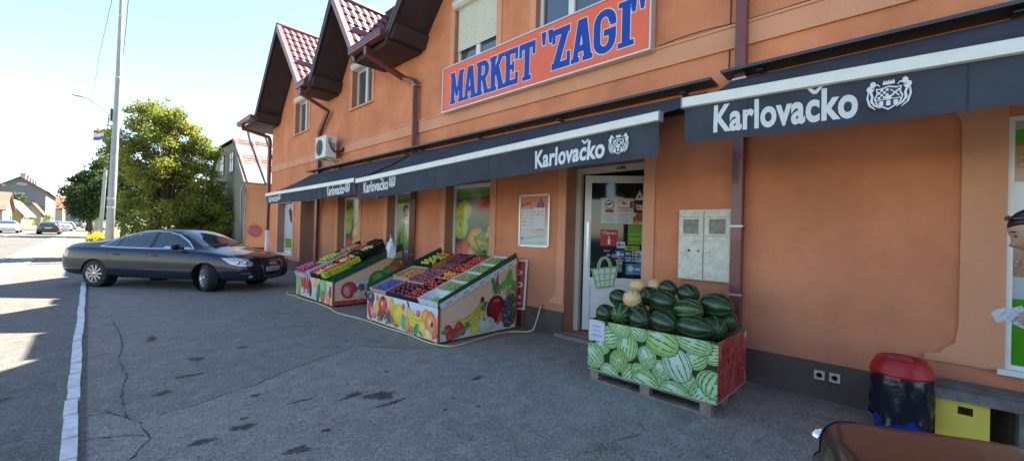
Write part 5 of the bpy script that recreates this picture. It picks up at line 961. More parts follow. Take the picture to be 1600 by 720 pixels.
m = MB(); w, h = by1-by0, bz1-bz0; m.box((bx0, by0, bz0), (bx0+.008, by1, bz1), col=(.5, .5, .45)); A = Art([(0, 0), (w, 0), (w, h), (0, h)]); art_melons(A, w, h); A.put(m, (bx0, by1, bz0), (0, -1, 0), (0, 0, 1)); m.build('front_panel', PRINT, t)
def art_flesh(A, w, h):
    A.rect(0, 0, w, h, (.42, .05, .045), (.48, .045, .04))
    for i in range(26):
        x, y = rnd.uniform(0, w), rnd.uniform(0, h); a = rnd.uniform(.05, .16); A.poly([(x, y), (x+a, y+rnd.uniform(-.05, .05)), (x+a*.7, y+rnd.uniform(.06, .2)), (x-.02, y+rnd.uniform(.05, .16))], lc((.35, .03, .03), (.62, .2, .16), rnd.random()))
    A.rect(w*.49, 0, w*.5, h, (.3, .1, .08))
    for i in range(22): A.ell(rnd.uniform(.05, .95)*w, rnd.uniform(.1, .9)*h, .012, .02, rnd.uniform(-.5, .5), (.03, .01, .01))
    A.rect(w*.9, h*.88, w*.98, h*.97, (.6, .6, .62)); A.rect(0, 0, w, h*.02, (.5, .45, .4))
m = MB(); w = bx1-bx0-.009; m.box((bx0+.0085, by0, bz0), (bx1, by0+.008, bz1), col=(.4, .3, .2)); A = Art([(0, 0), (w, 0), (w, h), (0, h)]); art_flesh(A, w, h); A.put(m, (bx0+.0085, by0, bz0), (1, 0, 0), (0, 0, 1)); m.build('side_panel', PRINT, t)
CARD = mat('brown_cardboard', (.28, .19, .11), .85, var=.15); m = MB(); m.box((bx1-.008, by0+.0085, bz0), (bx1, by1, bz1)); m.box((bx0+.0085, by1-.008, bz0), (bx1-.0085, by1, bz1)); m.box((bx0+.0085, by0+.0085, bz0), (bx1-.0085, by1-.0085, bz0+.3)); m.build('carton', CARD, t)
m = MB(); q = .185; O = Vector((bx0-.004, by1-.015, bz1-.215)); m.box((bx0-.011, by1-.015-q, O.z), (bx0-.009, by1-.015, O.z+.2), col=(.58, .62, .76))
for i, (tx, hh, zz, ww) in enumerate((('LUBENICA', .014, .145, .11), ('DOMA\u0106A', .014, .1, .09), ('0,80 KM', .02, .045, .12))): put_text(m, tx, (bx0-.0115, by1-.015-(q-ww)/2, O.z+zz), (0, -1, 0), (0, 0, 1), hh, ww, eps=.001, col=(.1, .1, .14))
m.build('price_note', PRINT, t)
# melons
def melon_mat(name, base, stripe, n, amt):
    m = bpy.data.materials.new(name); m.use_nodes = True; N = m.node_tree.nodes; l = m.node_tree.links; b = N['Principled BSDF']; b.inputs['Roughness'].default_value = .33; tc = N.new('ShaderNodeTexCoord'); sp = N.new('ShaderNodeSeparateXYZ'); l.new(tc.outputs['Object'], sp.inputs[0])
    def M(op, a, b_=None, c_=None):
        q = N.new('ShaderNodeMath'); q.operation = op
        for i, x in enumerate((a, b_, c_)):
            if x is None: continue
            if isinstance(x, (int, float)): q.inputs[i].default_value = x
            else: l.new(x, q.inputs[i])
        return q.outputs[0]
    an = M('ARCTAN2', sp.outputs[1], sp.outputs[2]); nz = N.new('ShaderNodeTexNoise'); nz.inputs['Scale'].default_value = 22; nz.inputs['Detail'].default_value = 4; l.new(tc.outputs['Object'], nz.inputs[0])
    v = M('SINE', M('MULTIPLY_ADD', nz.outputs[0], 2.6, M('MULTIPLY', an, float(n)))); mr = N.new('ShaderNodeMapRange'); mr.inputs[1].default_value = .35; mr.inputs[2].default_value = .95; mr.inputs[4].default_value = amt; l.new(v, mr.inputs[0])
    mx = N.new('ShaderNodeMix'); mx.data_type = 'RGBA'; l.new(mr.outputs[0], mx.inputs[0]); mx.inputs[6].default_value = (*base, 1); mx.inputs[7].default_value = (*stripe, 1)
    n2 = N.new('ShaderNodeTexNoise'); n2.inputs['Scale'].default_value = 5; l.new(tc.outputs['Object'], n2.inputs[0]); m2 = N.new('ShaderNodeMix'); m2.data_type = 'RGBA'; r2 = N.new('ShaderNodeMapRange'); r2.inputs[1].default_value = .62; r2.inputs[2].default_value = .8; r2.inputs[4].default_value = .6; l.new(n2.outputs[0], r2.inputs[0]); l.new(r2.outputs[0], m2.inputs[0]); l.new(mx.outputs[2], m2.inputs[6]); m2.inputs[7].default_value = (*stripe, 1); l.new(m2.outputs[2], b.inputs['Base Color']); return m
WM = melon_mat('watermelon_dark', (.012, .030, .014), (.08, .17, .04), 9, .7); WM2 = melon_mat('watermelon_striped', (.014, .045, .014), (.16, .26, .05), 10, .8); YM = melon_mat('yellow_melon_skin', (.74, .50, .24), (.38, .24, .09), 10, .5)
# (side, depth, height of centre, long radius, short radius, turn, tilt, kind, label)
ML = [(3.98, 2.42, .694, .121, .098, .5, .1, 0, 'dark watermelon at the front left corner of the box'), (3.97, 2.22, .719, .131, .108, 1.35, .15, 1, 'striped watermelon second in the front row, its end to the viewer'), (3.97, 2.00, .705, .145, .110, .7, .1, 0, 'dark watermelon third in the front row'), (3.98, 1.76, .716, .170, .111, .35, .12, 0, 'dark watermelon fourth in the front row'), (3.97, 1.46, .713, .182, .106, .05, .03, 0, 'large dark watermelon at the right of the front row'),
      (4.12, 1.345, .704, .12, .112, .9, .1, 0, 'dark watermelon low behind the right front one'), (4.40, 1.33, .745, .13, .110, .6, .1, 0, 'round dark watermelon at the rear right corner of the box'), (4.20, 2.38, .850, .137, .093, .2, .1, 0, 'dark watermelon beside the front yellow melon, near the door'), (4.35, 2.10, .890, .12, .102, .7, .1, 0, 'dark watermelon half hidden behind the yellow melons'), (4.20, 1.87, .877, .158, .108, .2, .08, 0, 'dark watermelon in the middle of the upper row'),
      (4.12, 1.58, .835, .165, .112, .25, -.15, 1, 'green striped watermelon on top in the middle'), (4.30, 1.38, .893, .172, .122, .1, .08, 0, 'largest watermelon, top right of the pile below the meter cabinet'), (4.42, 1.70, .960, .125, .105, .6, .1, 0, 'round watermelon at the top rear under the meter cabinet'), (4.40, 1.91, .995, .118, .088, .4, .1, 0, 'watermelon at the top of the pile right of the yellow melons'), (4.4, 2.3, .72, .15, .12, .3, 0, 0, 'watermelon hidden low at the rear left'),
      (4.06, 2.15, .880, .103, .092, 1.1, .2, 2, 'yellow melon lowest of the three, lying on the watermelons'), (4.38, 2.26, .985, .108, .075, .1, .05, 2, 'yellow melon at the upper left of the pile'), (4.47, 2.10, 1.0, .095, .072, .2, -.1, 2, 'yellow melon tucked behind the top watermelon'), (4.35, 1.95, .76, .15, .13, .4, 0, 0, 'watermelon buried in the middle of the pile'), (4.4, 1.62, .78, .15, .13, .4, 0, 0, 'watermelon buried low at the rear of the pile'), (4.1, 2.12, .76, .14, .1, .4, 0, 0, 'watermelon buried under the front yellow melon'), (4.18, 1.75, .73, .15, .1, .4, 0, 0, 'watermelon buried behind the front row')]
mels = {}
for k, mt in enumerate((WM, WM2, YM)): q = MB(); q.sphere((0, 0, 0), 1, 24, 16); mels[k] = q
for (mx_, my_, z, a, b, tn, tl, k, lab) in ML:
    q = MB(); a *= .92; b *= 1.06; q.sphere((0, 0, 0), (b, b, a), 24, 16); vs = q.v; q.v = [(p[2], p[0], p[1]) for p in vs]     # long axis along x
    me = q.mesh('melon', [(WM, WM2, YM)[k]]); nm = 'watermelon' if k < 2 else 'yellow_melon'; o = bpy.data.objects.new(nm, me); COL.objects.link(o); o.matrix_world = Matrix.Translation((mx_, my_, z)) @ Matrix.Rotation(-pi/2-tn, 4, 'Z') @ Matrix.Rotation(tl, 4, 'Y')
    tag(o, lab, 'melon', 'melons heaped in the printed box'); FR[o.name] = o.matrix_world.copy()
    s = MB(); s.M = Matrix.Translation((a*.985, 0, 0)); s.lathe([(.0, .004), (.006, .003), (.009, -.004)], (0, 0, 0), 'x', 8); s.M = None; s.build('stem_scar', mat('stem_scar', (.2, .18, .07), .8), o, local=True)
# ================================================================ bin, bench, yellow crate
t = thing('rubbish_bin', 'blue rubbish bin with a red lid and a black bag against the wall', 'bin', (4.62, .06, 0)); cx, cy = 4.66, .065
m = MB(); m.lathe([(.15, 0), (.16, .02), (.165, .3), (.17, .48)], (cx, cy, 0), 'z', 28); m.build('body', mat('blue_plastic', (.012, .03, .28), .35), t)
m = MB(); n = 56; vs = []; rows = [(.50, .178), (.47, .186), (.42, .190), (.36, .192), (.3, .19), (.24, .188), (.18, .186), (.13, .183)]
for k, (z, r) in enumerate(rows):
    for j in range(n):
        a = 2*pi*j/n; f = k/7; rr = r+f*.012*sin(5*a+.9*k)+f*.008*sin(11*a-1.3*k)+.004*sin(23*a+2.7*k); vs.append((cx+rr*cos(a), cy+rr*sin(a), z+f*.03*sin(4*a)+f*.015*sin(9*a)))
m.add(vs, [(i*n+j, i*n+(j+1) % n, (i+1)*n+(j+1) % n, (i+1)*n+j) for i in range(7) for j in range(n)], smooth=True); m.build('bag', mat('black_bag', (.008, .011, .022), .22, spec=.6, bump=1.2, bscale=6), t)
m = MB(); m.lathe([(.195, .49), (.2, .495), (.2, .512), (.195, .52), (.188, .55), (.158, .61), (.148, .62), (.13, .62), (.12, .61), (.112, .56)], (cx, cy, 0), 'z', 40, cap=False); m.build('lid', mat('red_plastic', (.42, .012, .012), .35, var=.08), t)
m = MB(); m.lathe([(.0, .575), (.112, .573)], (cx, cy, 0), 'z', 30); m.build('hole', DARKIN, t)
t = thing('bench', 'weathered grey wooden bench under the grain shop window', 'bench', (4.88, -1.0, 0)); BW = mat('weathered_grey_boards', (.16, .155, .15), .85, var=.4, vscale=9, bump=.6, bscale=40)
for i in range(4): m = MB(); m.box((4.70+i*.088, -2.2, .395+.002*i), (4.78+i*.088, -.12, .43+.002*(i % 2))); m.build('seat_board', BW, t)
bench_ = t
for y in (-2.1, -1.2, -.62): m = MB(); m.box((4.74, y, 0), (5.0, y+.06, .394)); m.build('leg', BW, t)
m = MB(); m.box((4.688, -2.2, .352), (4.699, -.12, .428)); m.build('apron', BW, bench_)
t = thing('plastic_crate', 'yellow plastic crate with a dark grip hole under the bench', 'crate', (4.84, -.27, 0)); YC = mat('yellow_plastic', (.72, .58, .09), .45, var=.08)
m = MB(); x0, x1, a, b, h = 4.735, 5.04, -.42, -.135, .35
for q in (((x0, a, 0), (x0+.012, -.335, h)), ((x0, -.255, 0), (x0+.012, b, h)), ((x0, -.335, 0), (x0+.012, -.255, h-.105)), ((x0, -.335, h-.045), (x0+.012, -.255, h)), ((x0+.012, a, 0), (x1, a+.012, h)), ((x0+.012, b-.012, 0), (x1, b, h)), ((x1-.012, a+.012, 0), (x1, b-.012, h)), ((x0+.012, a+.012, 0), (x1-.012, b-.012, .01))): m.box(*q)
m.build('body', YC, t)
# ================================================================ cars
TYRE = mat('tyre_rubber', (.018, .018, .019), .8, bump=.3, bscale=60); RIM = mat('alloy_rim', (.6, .6, .62), .3, metal=.85); CHR = mat('chrome', (.75, .75, .76), .12, metal=1); BLKP = mat('black_trim', (.012, .012, .013), .45)
CGL = mat('car_glass', (.03, .05, .058), .03, spec=.6, coat=.5); LAMP = mat('headlamp_glass', (.42, .44, .46), .08, coat=1, metal=.3); RED = mat('tail_lamp', (.35, .01, .01), .15, coat=1); PLATE = mat('plate_white', (.62, .63, .65), .4)
ST_SEDAN = [(0.0, .36, .68, .80, .90, .56), (.05, .30, .81, .88, 1.01, .62), (.22, .24, .88, .93, 1.065, .66), (.62, .22, .915, .945, 1.095, .66), (.98, .22, .922, .945, 1.125, .65), (1.3, .21, .925, .945, 1.235, .60), (1.75, .21, .925, .945, 1.375, .56), (2.25, .21, .925, .945, 1.445, .565), (2.75, .21, .925, .942, 1.445, .575), (3.12, .21, .925, .935, 1.36, .60), (3.45, .21, .922, .93, 1.18, .64), (3.78, .22, .92, .92, 1.0, .68), (4.15, .22, .915, .88, .945, .66), (4.5, .22, .90, .83, .885, .62), (4.74, .22, .84, .76, .81, .56), (4.87, .26, .70, .68, .72, .46), (4.92, .32, .50, .60, .63, .34)]
ST_WAGON = [(0.0, .36, .68, .84, 1.0, .56), (.05, .30, .82, .90, 1.2, .58), (.22, .24, .88, .93, 1.36, .58), (.62, .22, .915, .94, 1.44, .59), (.98, .22, .922, .94, 1.46, .59)]+[(1.3, .21, .925, .945, 1.47, .59), (1.75, .21, .925, .945, 1.475, .59)]+[s for s in ST_SEDAN if s[0] > 2]
def car_body(stations, wheels, X0=1.06, arch=.35):
    vs = []; fs = []
    for x, zb, w, zbelt, zt, wr in stations:
        cab = max(0, min(1, (zt-zbelt-.12)/.2)); zs = zt-.035-.03*cab
        half = [(0, zb), (.72*w, zb), (.965*w, zb+.06), (w, zb+.22), (1.0*w, lerp(zb, zbelt, .62)), (.975*w, zbelt-.06), (.925*w, zbelt+.0), (lerp(wr*1.18, .86*w, .5*cab), lerp(zbelt+.03, zbelt+.045, cab)) if cab > .2 else (lerp(.86*w, wr, .3), lerp(zbelt, zs, .5)), (wr, zs), (wr*.62, zt-.012), (0, zt)]
        ring = [(x-X0, -y, z) for y, z in half]+[(x-X0, y, z) for y, z in half[-2:0:-1]]; vs += ring
    n = len(vs)//len(stations)
    for i in range(len(stations)-1):
        for j in range(n): fs.append((i*n+j, (i+1)*n+j, (i+1)*n+(j+1) % n, i*n+(j+1) % n))
    L = (len(stations)-1)*n; fs.append(tuple(range(n))); fs.append(tuple(range(L, L+n))[::-1])
    me = bpy.data.meshes.new('b'); me.from_pydata(vs, [], fs); o = bpy.data.objects.new('b', me); COL.objects.link(o)
    s = o.modifiers.new('s', 'SUBSURF'); s.levels = s.render_levels = 3
    cut = MB()
    for wx in wheels:
        for sg in (-1, 1): cut.lathe([(arch, sg*.62), (arch, sg*1.2)] if sg > 0 else [(arch, -1.2), (arch, -.62)], (wx, 0, .325), 'y', 40, smooth=False)
    cm = cut.mesh('c', [BLKP]); co = bpy.data.objects.new('c', cm); COL.objects.link(co)
    bmx = bmesh.new(); bmx.from_mesh(cm); bmesh.ops.recalc_face_normals(bmx, faces=bmx.faces); bmx.to_mesh(cm); bmx.free()
    bo = o.modifiers.new('b', 'BOOLEAN'); bo.object = co; bo.operation = 'DIFFERENCE'; bo.solver = 'EXACT'
    dg = bpy.context.evaluated_depsgraph_get(); dg.update(); r = bpy.data.meshes.new_from_object(o.evaluated_get(dg)); bpy.data.objects.remove(o); bpy.data.objects.remove(co)
    for p in r.polygons: p.use_smooth = True
    try: r.set_sharp_from_angle(angle=radians(42))
    except Exception: pass
    r.materials.clear(); return r
class Patch:
    def __init__(s, me): s.b = BVHTree.FromPolygons([v.co.copy() for v in me.vertices], [tuple(p.vertices) for p in me.polygons])
    def cast(s, mb, poly, org, U, V, off=.004, dens=.05, mi=0, thick=0):
        """polygon (u,v) thrown from plane org,U,V against the body"""
        U, V = Vector(U), Vector(V); D = -(U.cross(V)).normalized(); P2 = [Vector(p) for p in poly]
        # resample the border, add inner grid points
        B_ = []
        for i in range(len(P2)):
            a, b = P2[i], P2[(i+1) % len(P2)]; n = max(1, int((b-a).length/dens))
            for j in range(n): B_.append(a.lerp(b, j/n))
        nb = len(B_); x0 = min(p.x for p in P2); x1 = max(p.x for p in P2); y0 = min(p.y for p in P2); y1 = max(p.y for p in P2); inner = []
        def ins(p):
            c = False; j = nb-1
            for i in range(nb):
                a, b = B_[i], B_[j]
                if ((a.y > p.y) != (b.y > p.y)) and p.x < (b.x-a.x)*(p.y-a.y)/(b.y-a.y)+a.x: c = not c
                j = i
            return c
        x = x0+dens/2
        while x < x1:
            y = y0+dens/2
            while y < y1:
                p = Vector((x, y))
                if ins(p) and min((p-q).length for q in B_) > dens*.4: inner.append(p)
                y += dens
            x += dens
        pts, _, faces, *_r = geometry.delaunay_2d_cdt(B_+inner, [], [list(range(nb))], 1, 1e-5)
        co = []; ok = []
        for p in pts:
            o = Vector(org)+U*p.x+V*p.y; h = s.b.ray_cast(o, D)
            if h[0] is None: co.append((0, 0, 0)); ok.append(False)
            else: nn = h[1] if h[1].dot(D) < 0 else -h[1]; co.append(tuple(h[0]+nn*off)); ok.append(True)
        fs = [f for f in faces if all(ok[i] for i in f)]
        if fs: mb.add(co, fs, mi=mi, smooth=True)
def strip2(pts, w):
    out = []; back = []
    for i, p in enumerate(pts):
        p = Vector(p); t = (Vector(pts[min(i+1, len(pts)-1)])-Vector(pts[max(0, i-1)])).normalized(); n = Vector((-t.y, t.x))*w/2; out.append(tuple(p+n)); back.append(tuple(p-n))
    return out+back[::-1]
def wheel(parent, x, y, s, r=.325, steer=0, detail=True, w=.215, sub='wheel'):
    M = Matrix.Translation((x, y, r)) @ Matrix.Rotation(steer, 4, 'Z'); m = MB(); m.M = M
    yo = s*w/2
    m.lathe([(r*.66, -w*.5), (r*.9, -w*.5), (r*.985, -w*.42), (r, -w*.3), (r, w*.3), (r*.985, w*.42), (r*.9, w*.5), (r*.66, w*.5)], (0, 0, 0), 'y', 36, cap=False); tw = m.build(sub, TYRE, parent, local=True)
    m = MB(); m.M = M
    m.lathe([(r*.60, yo*.2), (r*.64, yo*.9), (r*.69, yo*1.0), (r*.72, yo*.98)], (0, 0, 0), 'y', 36, cap=False)
    if detail:
        for k in range(10):
            for d in (-.11, .11):
                a = 2*pi*k/10; c0 = Vector((cos(a+d*.6)*.05, yo*.92, sin(a+d*.6)*.05)); a1 = a+d*.9; c1 = Vector((cos(a1)*r*.66, yo*.94, sin(a1)*r*.66)); t = Vector((-sin(a), 0, cos(a)))*.007; m.prism([c0-t, c0+t, c1+t, c1-t], (0, -s*.025, 0))
    else:
        for k in range(5):
            a = 2*pi*k/5; c0 = Vector((0, yo*.92, 0)); c1 = Vector((cos(a)*r*.66, yo*.94, sin(a)*r*.66)); t = Vector((-sin(a), 0, cos(a)))*.035; m.prism([c0-t, c0+t, c1+t, c1-t], (0, -s*.025, 0))
    m.lathe([(.0, yo*1.0), (.04, yo*.98), (.055, yo*.85)], (0, 0, 0), 'y', 16); m.build('rim', RIM, tw, local=True)
    m = MB(); m.M = M; m.lathe([(.0, yo*.25), (r*.63, yo*.25)], (0, 0, 0), 'y', 24); m.build('brake_disc', BLKP, tw, local=True)
SIDE_WIN = [(1.12, .985), (1.28, 1.09), (1.55, 1.225), (1.85, 1.305), (2.25, 1.345), (2.65, 1.335), (2.95, 1.27), (3.25, 1.12), (3.44, .985), (2.4, .965), (1.6, .965)]
def topz(x): 
    P = [(1.12, .985), (1.28, 1.09), (1.55, 1.225), (1.85, 1.305), (2.25, 1.345), (2.65, 1.335), (2.95, 1.27), (3.25, 1.12), (3.44, .985)]
    for a, b in zip(P[:-1], P[1:]):
        if a[0] <= x <= b[0]: return lerp(a[1], b[1], (x-a[0])/(b[0]-a[0]))
    return .98
def make_car(name, label, paint, stations=ST_SEDAN, detail=2, steer=0, plate='', emblem=None, wagon=False, grp=None, body_me=None):
    t = thing(name, label, 'car', (0, 0, 0), group=grp); X0 = 1.06
    me = (body_me or car_body(stations, (0, 2.84))).copy(); me.materials.append(paint); b = bpy.data.objects.new('body', me); COL.objects.link(b); b.parent = t; FR[b.name] = FR[t.name]
    pt = Patch(me); X = lambda x: x-X0
    def part(nm, ma, polys, view, parent=b, off=.004, dens=.06):
        m = MB()
        for poly in polys:
            if view == 'R': pt.cast(m, [(X(x), z) for x, z in poly], (0, -3, 0), (1, 0, 0), (0, 0, 1), off, dens)
            if view == 'L': pt.cast(m, [(-X(x), z) for x, z in poly], (0, 3, 0), (-1, 0, 0), (0, 0, 1), off, dens)
            if view == 'F': pt.cast(m, poly, (6, 0, 0), (0, 1, 0), (0, 0, 1), off, dens)
            if view == 'B': pt.cast(m, poly, (-3, 0, 0), (0, -1, 0), (0, 0, 1), off, dens)
            if view == 'T': pt.cast(m, [(X(x), y) for x, y in poly], (0, 0, 4), (1, 0, 0), (0, 1, 0), off, dens)
        if m.f: o = m.build(nm, ma, parent, local=True); return o
    for sv in 'RL':
        if wagon:
            part('side_window', CGL, [[(.30, 1.0), (.42, 1.28), (1.3, 1.34), (2.3, 1.345), (2.65, 1.335), (2.95, 1.27), (3.25, 1.12), (3.44, .985)]], sv)
        else:
            part('window_trim', CHR, [[(1.06, .965), (1.25, 1.105), (1.54, 1.245), (1.85, 1.325), (2.25, 1.365), (2.65, 1.355), (2.97, 1.29), (3.27, 1.14), (3.5, .965), (2.4, .945), (1.6, .945)]], sv, off=.003)
            part('side_window', CGL, [[(1.12, .985), (1.28, 1.09), (1.48, 1.195), (1.48, .967), ]], sv, off=.006)
            part('side_window', CGL, [[(1.52, .967), (1.52, 1.212), (1.85, 1.305), (2.25, 1.345), (2.33, 1.345), (2.36, .966)]], sv, off=.006)
            part('side_window', CGL, [[(2.46, .966), (2.42, 1.343), (2.65, 1.335), (2.95, 1.27), (3.25, 1.12), (3.44, .985)]], sv, off=.006)
            part('pillar_trim', BLKP, [[(2.36, .966), (2.33, 1.345), (2.42, 1.343), (2.46, .966)]], sv, off=.0065); part('pillar_trim', BLKP, [[(1.48, .967), (1.48, 1.195), (1.52, 1.212), (1.52, .967)]], sv, off=.0065)
        if detail > 1:
            part('door_gap', BLKP, [strip2([(2.41, .945), (2.42, .6), (2.40, .30)], .007), strip2([(3.53, .93), (3.56, .7), (3.52, .45), (3.40, .31)], .007), strip2([(1.45, .94), (1.38, .78), (1.46, .64), (1.52, .5), (1.56, .32)], .007), strip2([(1.56, .305), (2.4, .295), (3.4, .305)], .006)], sv, off=.0015, dens=.02)
            part('sill_strip', BLKP, [strip2([(1.45, .235), (2.4, .225), (3.5, .235)], .03)], sv, off=.002)
            for hx in (1.62, 2.62):
                m = MB(); s = -1 if sv == 'R' else 1; h = pt.b.ray_cast(Vector((X(hx), s*3, .80)), Vector((0, -s, 0)))[0]; m.M = Matrix.Translation(h) ; m.tube([(-.09, s*.0, 0), (-.06, s*.028, 0), (.06, s*.028, 0), (.09, s*.0, 0)], .012, 8); m.build('door_handle', b.data.materials[0], b, local=True)
        if detail > 0:
            s = -1 if sv == 'R' else 1; m = MB(); m.sphere((X(3.22), s*.98, 1.02), (.07, .115, .075), 16, 10); m.tube([(X(3.3), s*.84, .98), (X(3.25), s*.93, 1.0)], .03, 6); mi_ = m.build('wing_mirror', paint, b, local=True)
    # lights
    if detail > 0:
        part('windscreen', CGL, [[(-.66, 1.02), (-.60, 1.15), (-.53, 1.32), (-.48, 1.385), (.48, 1.385), (.53, 1.32), (.60, 1.15), (.66, 1.02)]], 'F', off=.005)
        if not wagon: part('rear_window', CGL, [[(-.56, 1.16), (-.48, 1.37), (.48, 1.37), (.56, 1.16)]], 'B', off=.005)
        else: part('rear_window', CGL, [[(-.56, 1.02), (-.50, 1.36), (.50, 1.36), (.56, 1.02)]], 'B', off=.005)
        for s in (1, -1):
            # headlamp: seen from a front quarter direction
            m = MB(); d = Vector((.80, s*.60, 0)).normalized(); U = Vector((-d.y, d.x, 0)); O = Vector((3.2, s*.3, 0))+d*3; uo = Vector((X(4.62), s*.72, 0)).dot(U)-O.dot(U)
            hp = [(-.20*s, .60), (-.23*s, .68), (-.14*s, .755), (.10*s, .80), (.34*s, .79), (.20*s, .655), (.02*s, .605)]
            hp = [(u+uo, z) for u, z in hp]; hp = hp if s < 0 else hp[::-1]
            pt.cast(m, hp, O, U, (0, 0, 1), .004, .03); hl = m.build('headlight', LAMP, b, local=True) if m.f else None
            if hl and detail > 1:
                for k, du in enumerate((-.08, .06)):
                    h = pt.b.ray_cast(O+U*(uo+du*s)+Vector((0, 0, .69)), -d)[0]; q = MB(); q.sphere(h, (.04, .05, .045), 14, 8); q.build('lamp_reflector', CHR, hl, local=True)
                m = MB(); pt.cast(m, [(u, z) for u, z in (hp if 1 else [])], O, U, (0, 0, 1), .0025, .03); 
            m = MB(); d = Vector((-.85, s*.53, 0)).normalized(); U = Vector((-d.y, d.x, 0)); O = Vector((0, s*.3, 0))+d*3; uo = Vector((X(.1), s*.7, 0)).dot(U)-O.dot(U)
            hp = [(u*s+uo, z) for u, z in ((-.28, .82), (-.26, .70), (.10, .70), (.22, .78), (.16, .87), (-.2, .88))]; hp = hp if s > 0 else hp[::-1]
            pt.cast(m, hp, O, U, (0, 0, 1), .004, .04); 
            if m.f: m.build('tail_light', RED, b, local=True)
        part('number_plate', PLATE, [[(-.26, .66), (.26, .66), (.26, .77), (-.26, .77)]], 'B', off=.006)
    if detail > 1:
        gr = [(-.33, .70), (.33, .70), (.36, .66), (.29, .40), (.24, .34), (-.24, .34), (-.29, .40), (-.36, .66)]
        gb = [(x*1.08, .52+(z-.52)*1.08) for x, z in gr]
        part('grille_frame', CHR, [gb], 'F', off=.005, dens=.03); part('grille', BLKP, [gr], 'F', off=.009, dens=.03); part('number_plate', PLATE, [[(-.25, .455), (.25, .455), (.25, .56), (-.25, .56)]], 'F', off=.016, dens=.04)
        part('lower_intake', BLKP, [[(-.80, .30), (-.44, .27), (-.42, .42), (-.78, .42)], [(.80, .30), (.44, .27), (.42, .42), (.78, .42)]], 'F', off=.004, dens=.03); [part('chrome_strip', CHR, [strip2([(q*.82, .44), (q*.6, .435), (q*.42, .43)], .012)], 'F', off=.007, dens=.03) for q in (-1, 1)]
        part('fog_lamp', LAMP, [[(-.70, .33), (-.62, .33), (-.62, .39), (-.70, .39)], [(.62, .33), (.70, .33), (.70, .39), (.62, .39)]], 'F', off=.009)
        for s in (1, -1): part('bonnet_gap', BLKP, [strip2([(3.80, s*.80), (4.2, s*.83), (4.5, s*.80), (4.7, s*.70), (4.81, s*.48)], .010)], 'T', off=.0015, dens=.02)
        part('boot_gap', BLKP, [strip2([(.66, -.62), (.66, .62)], .008)], 'T', off=.0015, dens=.02)
        part('wiper', BLKP, [strip2([(-.55, 1.04), (.1, 1.09)], .02), strip2([(.0, 1.03), (.55, 1.08)], .02)], 'F', off=.012)
        if plate:
            h = pt.b.ray_cast(Vector((6, 0, .5)), Vector((-1, 0, 0)))[0]; m = MB(); put_text(m, plate, (h.x+.024, -.20, .475), (0, 1, 0), (0, 0, 1), .065, .42, col=(.03, .03, .05)); m.build('plate_lettering', PRINT, b, local=True)
        if emblem == 'rings':
            m = MB(); h = pt.b.ray_cast(Vector((6, 0, .63)), Vector((-1, 0, 0)))[0]
            for k in range(4):
                P = [(h.x+.018+.002*k, (k-1.5)*.062+.042*cos(a), .635+.042*sin(a)) for a in [2*pi*i/20 for i in range(21)]]; m.tube(P, .0065, 6, caps=False)
            m.build('emblem', CHR, b, local=True)
    for wx, st_ in ((0, 0), (2.84, steer)):
        for s in (1, -1): wheel(t, wx, s*(.80 if detail else .82), s, steer=st_, detail=detail > 1)
    for wx in (0, 2.84):
        for s in (1, -1): m = MB(); m.lathe([(.345, s*.63), (.345, s*.86)], (wx, 0, .325), 'y', 32, cap=False); m.lathe([(.0, s*.64), (.345, s*.63)], (wx, 0, .325), 'y', 32); m.build('wheel_arch', BLKP, t, local=True)
    if detail > 1:
        m = MB(); 
        for x in (X(1.95), X(2.95)):
            for y in (-.36, .36): m.box((x-.05, y-.2, .9), (x+.05, y+.2, 1.15))
    return t
def place(t, x, y, rz): t.location = (x, y, 0); t.rotation_euler = (0, 0, rz); return t
NAVY = mat('dark_navy_paint', (.012, .018, .032), .12, spec=.3, coat=.22)
sed = car_body(ST_SEDAN, (0, 2.84)); wag = car_body(ST_WAGON, (0, 2.84))
place(make_car('parked_car', 'dark navy sedan parked across the kerb with its front wheels turned', NAVY, steer=radians(-30), plate='\u0160I 046-IB', emblem='rings', body_me=sed), .80, 14.5, radians(-51))
REDBR = mat('dark_red_brown_paint', (.032, .013, .012), .4, metal=.1, coat=.4)
near = make_car('parked_car', 'dark red brown car in the lower right corner, only bonnet and headlight in view', REDBR, body_me=sed)
NA = radians(13); L_ = 3.62; fc = Vector((2.29, .25)); h = Vector((cos(NA), sin(NA))); n = Vector((-h.y, h.x)); o_ = fc-h*L_-n*.80; place(near, o_.x, o_.y, NA)
cols = [((.55, .57, .6), 'silver'), ((.02, .02, .025), 'black'), ((.62, .62, .62), 'white'), ((.3, .02, .02), 'red'), ((.03, .07, .16), 'blue'), ((.3, .31, .33), 'grey')]
PT = {n_: mat(n_+'_paint', c, .3, metal=.2, coat=1) for c, n_ in cols}
FARC = [('silver', sed, False, -6.55, 77, -90, 'pale silver car driving toward the camera on the left'), ('black', wag, True, -3.15, 69, 90, 'black estate car driving away in the near lane'), ('white', sed, False, -2.75, 92, 90, 'white car following ahead of the black estate'), ('grey', wag, True, -2.6, 108, 90, 'grey car in the near lane beyond the white one'),
        ('blue', sed, False, -1.9, 150, 90, 'blue car far down the road, first of the distant queue'), ('grey', sed, False, -10.2, 96, -90, 'grey car parked on the left behind the silver one'), ('black', sed, False, -10.3, 106, -90, 'dark car parked on the left beyond the grey one'), ('red', sed, False, -10.4, 118, -90, 'red car parked at the far left before the hedge'),
        ('white', wag, True, -6.4, 175, -90, 'tiny white car far away in the oncoming lane'), ('blue', sed, False, .9, 122, 90, 'blue car parked far away beside the lamp posts'), ('white', sed, False, 1.2, 112, 90, 'white car parked far away near the yellow shrub'), ('silver', sed, False, -.4, 135, 90, 'silver car parked far off at the right edge of the road'), ('silver', sed, False, -12.6, 90, -90, 'grey car at the far left edge before the low house')]
